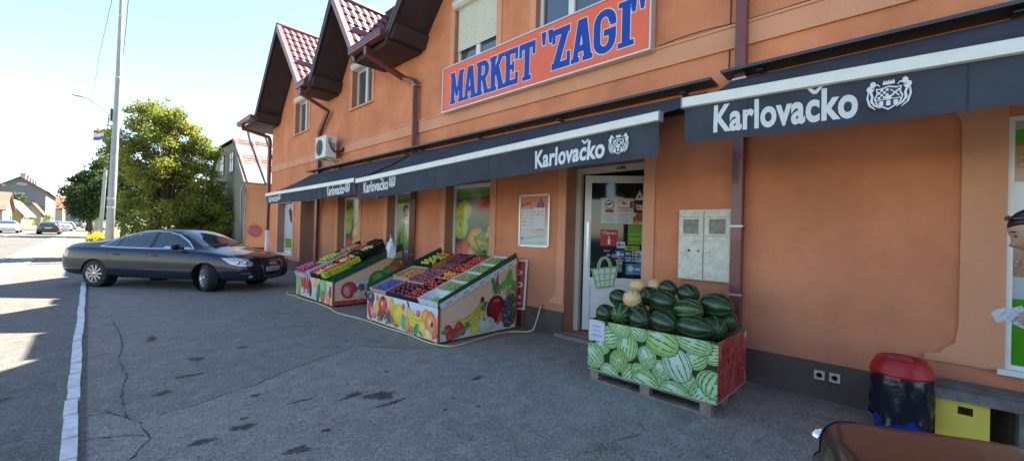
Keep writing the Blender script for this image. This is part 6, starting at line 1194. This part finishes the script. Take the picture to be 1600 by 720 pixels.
for cn, bd, wg, x, y, a, lab in FARC: place(make_car('car', lab, PT[cn], detail=1, wagon=wg, body_me=bd, grp='cars on and beside the far road'), x, y, radians(a))
# ================================================================ street furniture
POLE = mat('grey_pole', (.34, .36, .36), .6, var=.12, vscale=3)
t = thing('utility_pole', 'tall tapered grey concrete pole behind the navy car', 'pole', (.60, 22.5, 0)); m = MB(); m.tube([(.53, 22.5, 0), (.60, 22.5, 3), (.66, 22.5, 7), (.73, 22.5, 13)], [.135, .12, .095, .07], 14); m.build('shaft', POLE, t)
m = MB(); 
for z, r in ((2.1, .130), (2.45, .129), (7.2, .100), (9.6, .09)): m.lathe([(r, z), (r, z+.06)], (.535+.0165*z, 22.5, 0), 'z', 14, cap=False)
m.build('band', mat('light_band', (.6, .62, .62), .6), t)
m = MB(); m.tube([(.72, 22.4, 12.5), (.2, 40, 12.9), (-.2, 60, 12.4)], .012, 5); m.tube([(.9, 22.5, 11.6), (.86, 22.5, 10), (.80, 22.5, 8.6), (.72, 22.5, 7.4)], .012, 5); m.build('wire', DARKIN, t)
def lamp(x, y, h, lab):
    t = thing('street_lamp', lab, 'street lamp', (x, y, 0), group='street lamps along the pavement'); m = MB(); m.tube([(x-.22, y, 0), (x, y, h*.62), (x+.06, y, h*.9)], [.13, .09, .06], 10); m.build('post', POLE, t)
    m = MB(); m.tube([(x+.06, y, h*.9), (x+.05, y, h*.92), (x-.4, y, h*.955), (x-1.15, y, h)], [.05, .045, .04, .035], 8); m.build('arm', POLE, t); m = MB(); m.sphere((x-1.42, y, h+.03), (.36, .12, .06), 12, 6); m.build('lamp_head', mat('lamp_grey', (.3, .31, .32), .5), t); return t
l1 = lamp(.72, 40, 9.85, 'nearer curved street lamp behind the concrete pole, flags on it'); lamp(.78, 64, 10.0, 'farther curved street lamp behind the nearer one'); lamp(.9, 105, 9.6, 'most distant street lamp of the row')
def flag(x, y, z, cols, w, h, lab, s=-1, drop=.25):
    m = MB(); nx, nz = 8, 9
    for i in range(nx):
        for j in range(nz):
            P = []
            for a, b in ((i, j), (i+1, j), (i+1, j+1), (i, j+1)): P.append((x+s*w*a/nx, y+.06*sin(a*.9), z-h*b/nz-drop*a/nx+.03*sin(a)))
            m.poly(P, col=cols[min(len(cols)-1, int((i if len(cols) > 3 else j)/nz*len(cols)))], smooth=True)
    return single(m, 'flag', PRINT, lab, 'flag', (x, y, z))
flag(.66, 39.9, 7.95, [(.5, .05, .06), (.65, .65, .65), (.08, .08, .3)], .62, .7, 'red white and blue flag hanging on the nearer street lamp'); flag(.76, 39.9, 7.75, [(.05, .06, .1), (.07, .08, .12)], .4, 1.2, 'dark folded flag on the right of the nearer street lamp', s=1, drop=.1); flag(.82, 39.9, 9.4, [(.08, .09, .1)], .25, .9, 'small dark banner high on the nearer street lamp', s=1, drop=0)
# ================================================================ neighbouring house
PEACH = plaster('peach_plaster', (.56, .32, .18), .08); GREYW = plaster('grey_render', (.30, .28, .22), .15); RUST = bpy.data.materials.new('rusty_sheet')
RUST.use_nodes = True; N = RUST.node_tree.nodes; l = RUST.node_tree.links; b_ = N['Principled BSDF']; b_.inputs['Roughness'].default_value = .6; g = N.new('ShaderNodeNewGeometry'); nz = N.new('ShaderNodeTexNoise'); nz.inputs['Scale'].default_value = .8; nz.inputs['Detail'].default_value = 7; mp = N.new('ShaderNodeMapping'); mp.inputs['Scale'].default_value = (1, .8, 2.2); l.new(g.outputs['Position'], mp.inputs[0]); l.new(mp.outputs[0], nz.inputs[0]); cr = N.new('ShaderNodeValToRGB'); cr.color_ramp.elements[0].position = .5; cr.color_ramp.elements[0].color = (.19, .19, .195, 1); cr.color_ramp.elements[1].position = .6; cr.color_ramp.elements[1].color = (.14, .075, .05, 1); l.new(nz.outputs[0], cr.inputs[0]); l.new(cr.outputs[0], b_.inputs[0])
t = thing('neighbour_house', 'old house with peach side wall, grey gable and rusty sheet metal roof', 'house', (9, 26, 0))
hx0, hx1, hy0, hy1, ez = 5.0, 14, 22.0, 30.2, 3.5; ya_, yb_ = 24.4, 28.0; tz = 5.75
m = MB(); m.poly([(hx0, hy0, 0), (hx1, hy0, 0), (hx1, hy0, ez), (hx0, hy0, ez)]); m.build('side_wall', PEACH, t)
m = MB(); m.poly([(hx0, hy1, 0), (hx0, hy0, 0), (hx0, hy0, ez), (hx0, ya_, tz), (hx0, yb_, tz), (hx0, hy1, ez)]); m.poly([(hx0, hy1, 0), (hx1, hy1, 0), (hx1, hy1, ez), (hx0, hy1, ez)]); m.poly([(hx1, hy0, 0), (hx1, hy1, 0), (hx1, hy1, ez), (hx1, 26.2, 7.6), (hx1, hy0, ez)]); m.build('gable_wall', GREYW, t)
m = MB(); m.box((hx0-.02, hy0-.04, 0), (hx1, hy0-.001, .55)); m.build('plinth', mat('dark_red_paint', (.25, .02, .015), .7, var=.2), t)
m = MB(); m.box((hx0-.06, hy0-.10, ez-.22), (hx1, hy0-.001, ez-.04)); m.box((hx0-.1, hy0-.16, ez-.04), (hx1, hy0-.001, ez+.03)); m.build('cornice', PEACH, t)
m = MB(); rdg = 8.6
A0 = (hx0-.15, hy0-.2, ez-.02); A1 = (hx1, hy0-.2, ez-.02); T0 = (hx0-.15, ya_, tz+.05); T1 = (hx0-.15, yb_, tz+.05); R0 = (hx0+1.9, 26.2, 7.6); R1 = (hx1, 26.2, 7.6)
m.prism([A0, A1, R1, R0, T0], (0, 0, .06)); m.prism([T0, R0, T1], (0, 0, .06)); m.prism([T1, R0, R1, (hx1, hy1+.2, ez), (hx0-.15, hy1+.2, ez)], (0, 0, .06)); rf = m.build('roof', RUST, t)
m = MB()
for k in range(12):
    x = hx0+.75*k; t0 = Vector((x, hy0-.2, ez+.05)); sl = 26.2; xx = x
    ye = 26.2 if x > hx0+1.9 else lerp(ya_, 26.2, (x-hx0+.15)/2.05); ze = ez+.05+(ye-hy0+.2)/(26.2-hy0+.2)*(7.6-ez); m.tube([t0+Vector((0, 0, .03)), (xx, ye, ze+.03)], .03, 4, square=True)
for k in range(3): y = 23.1+k*1.1; z = ez+.06+(y-hy0+.2)/(26.4-hy0)*(7.6-ez); m.tube([(hx0, y, z+.01), (hx1, y, z+.01)], .018, 4, square=True)
m.build('seam', mat('seam_metal', (.36, .33, .3), .5), rf)
for y in (24.45, 26.6):
    m = MB(); m.box((hx0-.04, y, 4.2), (hx0-.001, y+.8, 5.3)); w = m.build('window', mat('brown_frame', (.16, .08, .04), .6), t); m = MB(); m.box((hx0-.05, y+.08, 4.28), (hx0-.041, y+.72, 5.22)); m.build('pane', mat('pale_pane', (.5, .52, .5), .2), w)
    m = MB(); m.box((hx0-.06, y+.37, 4.28), (hx0-.051, y+.43, 5.22)); m.box((hx0-.06, y+.08, 4.85), (hx0-.051, y+.72, 4.9)); m.build('mullion', mat('brown_frame', (.16, .08, .04), .6), w)
m = MB(); m.tube([(4.9, 22.05, 3.45), (4.85, 22.3, 3.1), (4.9, 22.3, 0)], .05, 8); m.tube([(4.93, 21.9, 3.3), (4.93, 21.9, 0)], .03, 6); m.build('downpipe', mat('grey_metal', (.3, .3, .3), .4, metal=.5), t)
# no stopping sign painted disc
t = thing('traffic_sign', 'round blue no stopping sign with red ring and cross on the peach wall', 'sign', (5.38, 21.93, 1.3)); m = MB(); A = Art([(-9, -9), (9, -9), (9, 9), (-9, 9)]); A.ell(0, 0, .27, .27, 0, (.55, .06, .03), seg=32); A.ell(0, 0, .2, .2, 0, (.16, .16, .36), seg=32); A.strip([(-.15, .15), (.15, -.15)], [.06, .06], (.5, .08, .05)); A.strip([(-.15, -.15), (.15, .15)], [.06, .06], (.5, .08, .05))
m.lathe([(.0, 21.928), (.27, 21.93), (.27, 21.945)], (5.38, 0, 1.31), 'y', 32, col=(.4, .4, .4)); A.put(m, (5.38, 21.928, 1.31), (1, 0, 0), (0, 0, 1)); m.build('disc', PRINT, t)
# ================================================================ houses down the street
def house(lab, x0, x1, y0, y1, ez, rz, wall, roofm, ridge='x', wins=(), nm='house', chim=0, over=.5):
    t = thing(nm, lab, 'house', ((x0+x1)/2, (y0+y1)/2, 0)); m = MB(); mx, my = (x0+x1)/2, (y0+y1)/2
    m.poly([(x0, y0, 0), (x1, y0, 0), (x1, y0, ez)]+([(mx, y0, rz)] if ridge == 'y' else [])+[(x0, y0, ez)]); m.poly([(x1, y1, 0), (x0, y1, 0), (x0, y1, ez)]+([(mx, y1, rz)] if ridge == 'y' else [])+[(x1, y1, ez)])
    m.poly([(x1, y0, 0), (x1, y1, 0), (x1, y1, ez)]+([(x1, my, rz)] if ridge == 'x' else [])+[(x1, y0, ez)]); m.poly([(x0, y1, 0), (x0, y0, 0), (x0, y0, ez)]+([(x0, my, rz)] if ridge == 'x' else [])+[(x0, y1, ez)]); m.build('wall', wall, t)
    m = MB(); o = over; T = (0, 0, .22)
    if ridge == 'y': k = (rz-ez)/(mx-x0); m.prism([(x0-o, y0-o, ez-o*k), (mx, y0-o, rz), (mx, y1+o, rz), (x0-o, y1+o, ez-o*k)], T); m.prism([(mx, y0-o, rz), (x1+o, y0-o, ez-o*k), (x1+o, y1+o, ez-o*k), (mx, y1+o, rz)], T)
    else: k = (rz-ez)/(my-y0); m.prism([(x0-o, y0-o, ez-o*k), (x1+o, y0-o, ez-o*k), (x1+o, my, rz), (x0-o, my, rz)], T); m.prism([(x0-o, my, rz), (x1+o, my, rz), (x1+o, y1+o, ez-o*k), (x0-o, y1+o, ez-o*k)], T)
    rf = m.build('roof', roofm, t)
    for i in range(chim): q = MB(); yy = y0+(y1-y0)*(.15+.7*i/max(1, chim-1)) if chim > 1 else my; q.box((mx-.6, yy-.8, rz-.6), (mx+.6, yy+.8, rz+1.7)); q.box((mx-.75, yy-.95, rz+1.7), (mx+.75, yy+.95, rz+1.95)); q.build('chimney', mat('chimney_grey', (.4, .36, .34), .9), rf)
    for f, a, b, c, d in wins:
        m = MB(); q = MB()
        if f == 's': m.box((a, y0-.05, c), (b, y0-.001, d)); q.box((a+.1, y0-.06, c+.1), (b-.1, y0-.051, d-.1))
        else: m.box((x1+.001, a, c), (x1+.05, b, d)); q.box((x1+.051, a+.1, c+.1), (x1+.06, b-.1, d-.1))
        w = m.build('window', WHITE, t); q.build('pane', GLASS, w)
    return t
CREAM = plaster('cream_render', (.36, .32, .24), .05); YEL = plaster('yellow_render', (.38, .30, .16), .05); GW = plaster('blue_grey_render', (.19, .195, .21), .06); ROOFR = mat('terracotta_roof', (.24, .09, .055), .85, var=.2, vscale=.5); ROOFG = mat('pale_roof', (.30, .27, .2), .8, var=.15, vscale=.4); ROOFD = mat('brown_roof', (.2, .11, .08), .85, var=.2, vscale=.4)
house('big grey apartment block with a wide gable and chimneys down the street', -21.4, -10.3, 205, 262, 11.2, 15.1, GW, ROOFR, 'y', [('s', -16.4, -14.4, 12.7, 13.3), ('s', -19.6, -18.8, 12.0, 12.6), ('s', -16.9, -14.8, 9.6, 10.2), ('s', -20.4, -19.4, 9.0, 9.6)]+[('e', 208+9*i, 212+9*i, z, z+1.7) for i in range(6) for z in (1.6, 4.8, 7.9)], 'apartment_building', 5, 1)
house('low house with brown striped roof at the left edge of the picture', -20, -11.6, 124, 138, 3.4, 6.8, CREAM, ROOFD, 'x', [('e', 128, 130, 1, 2.4), ('e', 134, 136, 1, 2.4)])
house('low house with a pale yellow sloping roof', -15.0, -10.6, 142, 170, 2.9, 6.1, YEL, ROOFG, 'y', [('e', 145, 147, 1, 2.4), ('e', 150, 152, 1, 2.4), ('e', 155, 157, 1, 2.4), ('s', -13.6, -12.4, 1, 2.4)])
house('small house with a red brown roof behind the bush', -14, -10.2, 188, 203, 3.7, 6.6, CREAM, ROOFR, 'y', [('e', 191, 193, 1, 2.3)])
house('cream house with a grey awning roof past the apartment block', -24, -12, 270, 292, 5.2, 9.2, CREAM, ROOFG, 'x', [('e', 273, 277, 1.5, 3.4), ('e', 282, 286, 1.5, 3.4)])
house('distant house with a red roof behind the cream house', -26, -10, 320, 345, 8, 14, CREAM, ROOFR, 'x', [('e', 325, 330, 3, 5), ('e', 335, 340, 3, 5)])
house('farthest brown house closing the street', -12, 6, 430, 450, 8, 14, GW, ROOFD, 'x', [('s', -8, -5, 3, 5), ('s', -2, 1, 3, 5)])
t = thing('truck', 'yellow truck far down the road under the dark trees', 'truck', (-.6, 165, 0)); YT = mat('yellow_paint', (.7, .42, .03), .4)
m = MB(); m.box((-1.7, 165, 1.0), (.5, 170, 3.3)); m.build('cargo_box', YT, t); m = MB(); m.box((-1.65, 170.2, .6), (.45, 172, 2.7)); m.box((-1.5, 165, .6), (.3, 171, .95)); m.build('cab', YT, t)
for y in (166.2, 170.8): m = MB(); m.lathe([(.45, -1.75), (.45, -1.35)], (0, y, .45), 'x', 14); m.lathe([(.45, .15), (.45, .55)], (0, y, .45), 'x', 14); m.build('wheel', TYRE, t)
# hills
m = MB(); HG = mat('far_hill_green', (.12, .19, .10), .95, var=.3, vscale=.01); n = 60; vs = []
for i in range(n+1):
    x = -900+1900*i/n; hgt = 18+14*sin(i*.35)+7*sin(i*.9+1)+26*math.exp(-((x+60)/140)**2); vs += [(x, 800, -1), (x, 1000, hgt), (x, 1400, -1)]
m.add(vs, [(i*3+k, i*3+3+k, i*3+4+k, i*3+1+k) for i in range(n) for k in (0, 1)], smooth=True); struct(m, 'hills', HG)
# ================================================================ trees
BARK = mat('bark', (.09, .07, .05), .95, var=.3, vscale=6, bump=.5, bscale=20)
def leafmat(nm, c, c2, tr=.45): 
    return mat(nm, c, .55, var=.5, vscale=.9, var2=c2, trans=tr, spec=.3, detail=6)
LF1 = leafmat('maple_leaves', (.10, .16, .035), (.40, .40, .07), .55); LF2 = leafmat('dark_leaves', (.035, .07, .025), (.10, .14, .04), .45); LF3 = leafmat('hedge_leaves', (.03, .065, .015), (.09, .13, .03), .4); LF5 = leafmat('shrub_leaves', (.05, .085, .02), (.17, .19, .035), .5); LF4 = leafmat('bright_bush_leaves', (.12, .2, .03), (.25, .32, .06), .5)
import numpy as np
def leaves(name, clumps, n, size, ma, parent, seed=1, asp=.62, outer=.4):
    """clumps: (x,y,z,r,squash). leaves spread through each clump, denser toward its shell"""
    g = np.random.default_rng(seed); w = np.array([c[3]**2 for c in clumps]); w = w/w.sum(); idx = g.choice(len(clumps), n, p=w); C = np.array(clumps)[idx]
    d = g.normal(size=(n, 3)); d /= np.linalg.norm(d, axis=1)[:, None]; rr = g.random(n)**(1/3); rr = np.where(g.random(n) < outer, .8+.75*g.random(n)**1.5, rr)
    P = C[:, :3]+d*(C[:, 3]*rr)[:, None]*np.stack([np.ones(n), np.ones(n), C[:, 4]], 1)
    a = g.normal(size=(n, 3)); a[:, 2] -= .35; a /= np.linalg.norm(a, axis=1)[:, None]; b = np.cross(a, g.normal(size=(n, 3))); b /= np.linalg.norm(b, axis=1)[:, None]; s = size*(.6+.8*g.random(n))[:, None]
    V = np.empty((n, 4, 3)); V[:, 0] = P-a*s*.5; V[:, 1] = P+b*s*.5*asp; V[:, 2] = P+a*s*.5; V[:, 3] = P-b*s*.5*asp; V = V.reshape(-1, 3)
    fr = FR.get(parent.name) if parent else None
    if fr is not None: V = V-np.array(fr.translation)
    me = bpy.data.meshes.new(name); me.vertices.add(len(V)); me.vertices.foreach_set('co', V.ravel()); me.loops.add(4*n); me.loops.foreach_set('vertex_index', np.arange(4*n)); me.polygons.add(n); me.polygons.foreach_set('loop_start', np.arange(0, 4*n, 4)); me.update(); me.validate(); me.materials.append(ma)
    o = bpy.data.objects.new(name, me); COL.objects.link(o)
    if parent: o.parent = parent; FR[o.name] = fr
    return o
def tree(lab, x, y, trunk_h, clumps, n, size, ma, r=.16, seed=1, nm='tree', cat='tree', group=None):
    t = thing(nm, lab, cat, (x, y, 0), group=group); m = MB(); top = max(c[2] for c in clumps); rn = random.Random(seed)
    m.tube([(x, y, -.02), (x+.04, y, trunk_h*.5), (x, y, trunk_h)], [r*1.25, r, r*.85], 10)
    for c in clumps:
        b = Vector((x, y, trunk_h*rn.uniform(.75, 1))); e = Vector(c[:3]); mid = b.lerp(e, .5)+Vector((rn.uniform(-.2, .2), rn.uniform(-.2, .2), rn.uniform(.0, .3))); m.tube([b, mid, e], [r*.4, r*.22, r*.06], 6)
    m.build('trunk', BARK, t); leaves('crown', clumps, n, size, ma, t, seed); return t
rn = random.Random(3); cl = []
def cloud(cx, cy, cz, rx, ry, rz, k, r0, r1, sq=.7):
    o = []
    for _ in range(k):
        while True:
            d = Vector((rn.uniform(-1, 1), rn.uniform(-1, 1), rn.uniform(-1, 1)))
            if d.length < 1: break
        d = d*(.35+.65*d.length)/max(.3, d.length)*d.length if 0 else d
        o.append((cx+d.x*rx, cy+d.y*ry, cz+d.z*rz, rn.uniform(r0, r1), sq))
    return o
big = []
for _ in range(250):
    z = rn.uniform(1.0, 6.9); hw_ = 2.1*min(1, (7.35-z)/2.1)**.75*(1 if z > 2 else .95); cxx = 2.55-.12*(z-3)
    if z < 3.4: cxx += .6; hw_ += .35
    a = rn.uniform(0, 6.28); q = rn.random()**.55; big.append((cxx+hw_*q*cos(a), 25.3+1.3*q*sin(a), z, rn.uniform(.18, .46), rn.uniform(.5, 1.0)))
big += [(1.9, 25.3, 7.1, .22, .9), (2.4, 25.3, 7.3, .16, 1.4), (2.75, 25.2, 6.9, .25, .8), (3.6, 25.2, 6.2, .2, .9), (4.0, 25.2, 5.7, .22, .7), (1.1, 25.4, 6.6, .22, .7)]
tree('large yellow green maple between the pole and the grey gable', 2.6, 25.4, 2.3, big, 66000, .105, LF1, .07, 5)
tree('dark dense tree at the left of the maple, behind the lamp posts', .1, 60, 2.0, cloud(-.1, 60, 4.3, 1.5, 1.8, 2.2, 26, .5, 1.0)+cloud(.9, 60, 6.6, 1.0, 1.2, 1.4, 12, .4, .8), 16000, .24, LF2, .2, 8)
tree('dark tree filling the gap behind the maple', 2.4, 58, 2.0, cloud(2.6, 58, 4.4, 2.6, 1.8, 2.8, 30, .7, 1.2), 13000, .26, LF2, .2, 9)
tree('bushy shrub in front of the grey gable wall', 4.6, 26.5, .6, cloud(4.25, 26.8, 1.35, .5, 2.6, 1.3, 60, .22, .55)+cloud(3.9, 29, 2.2, .6, 1.0, 1.2, 22, .25, .5), 30000, .12, LF5, .06, 10, 'shrub', 'shrub')
tree('green hedge behind the navy car roof', 2.2, 22.6, .4, cloud(2.4, 22.8, .7, 1.5, .5, .5, 40, .2, .42), 16000, .085, LF5, .04, 11, 'hedge', 'hedge')
tree('dark tree at the far end of the tree row', -.2, 98, 2.0, cloud(1.0, 98, 5.0, 2.6, 2.5, 3.6, 24, 1.0, 1.6), 8000, .4, LF2, .25, 12)
tree('round tree between the pale roofed house and the apartment block', -15.2, 170, 2.5, cloud(-15.2, 170, 5.5, 3.2, 3, 2.8, 18, 1.2, 2.0), 5000, .55, LF2, .3, 13)
tree('bright green bush in front of the apartment block', -12.0, 196, 1.0, cloud(-12.2, 196, 2.2, 3.0, 3.5, 1.5, 16, .8, 1.4), 4000, .5, LF4, .2, 14, 'bush', 'bush')
tree('low hedge left of the road by the parked cars', -11.4, 152, .4, cloud(-11.6, 158, .9, .5, 20, .6, 30, .5, .9), 5000, .35, LF4, .1, 15, 'hedge', 'hedge')
tree('tree at the end of the road on the right', 3.4, 150, 2.5, cloud(4, 150, 5.0, 3.6, 5, 3.6, 20, 1.3, 2.0), 6000, .5, LF2, .3, 16)
# yellow flowers by the pole
t = thing('flower_bed', 'patch of yellow flowers at the foot of the poles', 'flowers', (.35, 27, 0)); g_ = cloud(.32, 29, .45, .15, 1.2, .35, 12, .15, .28); leaves('foliage', g_, 3500, .10, LF4, t, 21); leaves('blossom', [(c[0], c[1], c[2]+.1, c[3], .8) for c in g_], 2200, .08, mat('yellow_petals', (.75, .5, .03), .6, trans=.3), t, 22)
# ================================================================ person
def skin_chain(verts, edges, root=0, lv=2):
    me = bpy.data.meshes.new('sk'); me.from_pydata([v[:3] for v in verts], edges, []); o = bpy.data.objects.new('sk', me); COL.objects.link(o)
    bm_ = bmesh.new(); bm_.from_mesh(me); sk = bm_.verts.layers.skin.verify()
    bm_.verts.ensure_lookup_table()
    for i, v in enumerate(bm_.verts): v[sk].radius = (verts[i][3], verts[i][4] if len(verts[i]) > 4 else verts[i][3]); v[sk].use_root = (i == root)
    bm_.to_mesh(me); bm_.free(); md = o.modifiers.new('s', 'SKIN'); md.use_smooth_shade = True; s = o.modifiers.new('u', 'SUBSURF'); s.levels = s.render_levels = lv
    dg = bpy.context.evaluated_depsgraph_get(); dg.update(); r = bpy.data.meshes.new_from_object(o.evaluated_get(dg)); bpy.data.objects.remove(o)
    return [tuple(v.co) for v in r.vertices], [tuple(p.vertices) for p in r.polygons]
PX, PY = 3.56, -.67     # local frame: x = forward (world +Y), y = left (world -X), z up
t = thing('person', 'woman at the right edge looking down at papers in her hand, sunglasses on her hair', 'person', (PX, PY, 0), rz=pi/2)
SK = mat('skin', (.50, .27, .18), .5, var=.06, vscale=20); HAIR = mat('dark_brown_hair', (.02, .013, .01), .4, var=.4, vscale=60); SHIRT = mat('dark_shirt', (.03, .035, .05), .9, var=.2, bump=.2); JEANS = mat('blue_jeans', (.05, .08, .16), .9, var=.2)
HC = Vector((.195, 0, 1.63))
def head():
    m = MB(); nr, ns = 22, 28; vs = []
    for i in range(nr+1):
        z = -.125+.25*i/nr; tt = i/nr
        f = sqrt(max(0, 1-(abs(tt-.56)/.56)**2.6)) if tt < .56 else sqrt(max(0, 1-((tt-.56)/.44)**2.3)); f = max(f, .02)
        for j in range(ns):
            a = 2*pi*j/ns; ca, sa = cos(a), sin(a); x = ca*(.098 if ca > 0 else .105)*f; y = sa*.076*f*(1-.12*(tt < .35))
            if tt < .42: x = x-.01+.012*(ca > .5)
            if ca > .75:
                k = (ca-.75)/.25; prof = {7: -.002, 8: .003, 9: .0, 5: .004, 6: .006}.get(i, 0)
                nose = max(0, 1-abs(z+.016)/.032)*(.036 if z < -.01 else .026); nose = max(nose, .012*max(0, 1-abs(z-.012)/.03)); lips = .009*max(0, 1-abs(z+.056)/.018); chin = .012*max(0, 1-abs(z+.098)/.025); brow = .004*max(0, 1-abs(z-.045)/.02); eye = -.007*max(0, 1-abs(z-.025)/.018)
                x += (nose*k**6)+lips*k+chin*k+brow*k+eye*k
            vs.append((x, y, z))
    m.add(vs, [(i*ns+j, i*ns+(j+1) % ns, (i+1)*ns+(j+1) % ns, (i+1)*ns+j) for i in range(nr) for j in range(ns)]+[tuple(range(ns))[::-1], tuple(range(nr*ns, (nr+1)*ns))], smooth=True); return m
HM = Matrix.Translation(HC) @ Matrix.Rotation(radians(30), 4, 'Y')
bd = MB(); hd_ = head(); bd.add([tuple(HM @ Vector(p)) for p in hd_.v], hd_.f, smooth=True)
V_, E_ = [], []
def sv(*a): V_.append(a); return len(V_)-1
pel = sv(0, 0, .93, .14, .12); wst = sv(0, 0, 1.08, .115, .10); ch = sv(-.01, 0, 1.28, .14, .11); nb_ = sv(0, 0, 1.42, .075, .065); nk = sv(.08, 0, 1.49, .052); hb = sv(.16, 0, 1.56, .05); E_ += [(pel, wst), (wst, ch), (ch, nb_), (nb_, nk), (nk, hb)]
for s in (1, -1):
    hp_ = sv(0, s*.09, .86, .09); kn = sv(.02, s*.10, .48, .058); an = sv(-.02, s*.10, .09, .036); to = sv(.13, s*.11, .035, .03); E_ += [(pel, hp_), (hp_, kn), (kn, an), (an, to)]
    sh_ = sv(0, s*.17, 1.37, .055); el = sv(-.08, s*.22, 1.13, .045); E_ += [(ch, sh_), (sh_, el)]
    wr_ = sv(.12, s*.10+.02, 1.15, .031); pm = sv(.195, s*.06+.035, 1.165, .033, .02); E_ += [(el, wr_), (wr_, pm)]
v_, f_ = skin_chain(V_, E_, 0); bd.add(v_, f_, smooth=True)
def finger(P, r): 
    vv = [(*p, r*(1-.12*i)) for i, p in enumerate(P)]; a, b = skin_chain(vv, [(i, i+1) for i in range(len(P)-1)], 0, 1); bd.add(a, b, smooth=True)
for s in (1, -1):
    cx_, cy_, cz_ = .20, s*.06+.035, 1.165
    for k in range(4):
        z = cz_+.027-.018*k; L = (.07, .078, .074, .06)[k]; cur = -s; finger([(cx_-.01, cy_, z), (cx_+L*.45, cy_+s*.004, z+.004), (cx_+L*.8, cy_+cur*.014, z+.002), (cx_+L*.95, cy_+cur*.03, z-.002)], .0085)
    finger([(cx_-.035, cy_, cz_+.01), (cx_-.0, cy_-s*.02, cz_+.035), (cx_+.03, cy_-s*.03, cz_+.038)], .0095)
bd.build('body', SK, t, local=True)
m = MB(); vs = []; hv = hd_.v
for p, idx in zip(hv, range(len(hv))): pass
hr = MB(); hr.sphere((-.008, 0, .026), (.106, .086, .108), 28, 20); vs2 = []
for p in hr.v:
    x, y, z = p
    if x > .03 and z < .062: x = .03-(.062-z)*.5
    if z < -.05: x *= .8; 
    vs2.append(HM @ Vector((x, y, z)))
m.add(vs2, hr.f, smooth=True); m.M = HM; m.sphere((-.125, 0, .03), (.05, .05, .05), 14, 10); m.tube([(-.11, 0, -.02), (-.10, 0, -.09), (-.11, .0, -.16)], [.05, .035, .012], 8); m.M = None; m.build('hair', HAIR, t, local=True)
m = MB(); m.M = HM
for s in (1, -1): m.lathe([(.0, .0), (.026, .002), (.029, .008), (.0, .01)], (0, 0, 0), 'x', 14) if 0 else None; m.sphere((.056, s*.036, .118), (.012, .032, .015), 12, 8); m.tube([(.05, s*.066, .11), (-.02, s*.09, .085), (-.05, s*.093, .05)], .005, 5)
m.M = None; m.build('sunglasses', mat('black_gloss', (.01, .01, .012), .12, coat=1), t, local=True)
for s in (1, -1): m = MB(); m.M = HM; m.sphere((.078, s*.03, .022), (.013, .013, .009), 10, 8); m.build('eye', mat('eye_dark', (.05, .04, .035), .2), t, local=True); m = MB(); m.M = HM; m.tube([(.088, s*.015, .045), (.088, s*.035, .05), (.075, s*.052, .043)], .0035, 5); m.build('eyebrow', HAIR, t, local=True)
m = MB(); m.M = HM
for s in (1, -1): m.sphere((-.005, s*.078, .0), (.016, .008, .028), 10, 8)
m.M = None; m.build('ear', SK, t, local=True)
m = MB(); m.M = HM
for s in (1, -1): m.tube([(-.003+.017*cos(a), s*.088, -.047+.02*sin(a)) for a in [2*pi*i/14 for i in range(15)]], .002, 5, caps=False)
m.M = None; m.build('earring', mat('gold', (.8, .55, .2), .2, metal=1), t, local=True)
# clothes: swollen copies of the torso, sleeves and legs
def cloth(nm, ma, verts, edges, root=0): v_, f_ = skin_chain(verts, edges, root); m = MB(); m.add(v_, f_, smooth=True); m.build(nm, ma, t, local=True)
cloth('shirt', SHIRT, [(0, 0, .90, .155, .14), (0, 0, 1.08, .13, .115), (-.01, 0, 1.28, .155, .125), (0, 0, 1.405, .085, .075), (0, .17, 1.375, .066), (0, .20, 1.24, .058), (0, -.17, 1.375, .066), (-.01, -.20, 1.24, .058)], [(0, 1), (1, 2), (2, 3), (2, 4), (4, 5), (2, 6), (6, 7)])
cloth('trousers', JEANS, [(0, 0, .93, .15, .13), (0, .09, .84, .10), (.02, .10, .48, .072), (-.02, .10, .10, .055), (0, -.09, .84, .10), (.02, -.10, .48, .072), (-.02, -.10, .10, .055)], [(0, 1), (1, 2), (2, 3), (0, 4), (4, 5), (5, 6)])
m = MB()
for s in (1, -1): m.sphere((.06, s*.105, .035), (.14, .05, .037), 14, 8)
m.build('shoe', mat('white_shoe', (.6, .6, .6), .6), t, local=True)
m = MB()
for k in range(5):
    q = Matrix.Translation((.28+.004*k, .035-.004*k, 1.16+.004*k)) @ Matrix.Rotation(.25*k-.5, 4, 'Y') @ Matrix.Rotation(radians(80), 4, 'X'); m.M = q; A = None; m.box((-.065, -.028, 0), (.06, .028, .0012), col=(.62, .66, .7))
    for i in range(5): x = -.06+.024*i; m.box((x, -.022, -.0006), (x+.012, .022, .0018), col=lc((.3, .36, .42), (.55, .58, .6), rnd.random()))
m.M = None; mm = Matrix.Translation((PX, PY, 0)) @ Matrix.Rotation(pi/2, 4, 'Z'); m.v = [tuple(mm @ Vector(p)) for p in m.v]; single(m, 'papers', PRINT, 'crumpled printed papers held in the hand of the woman', 'papers', mm @ Vector((.28, .03, 1.16)))
for o in list(bpy.data.objects):
    if o.type == 'MESH' and not o.data.users: bpy.data.objects.remove(o)
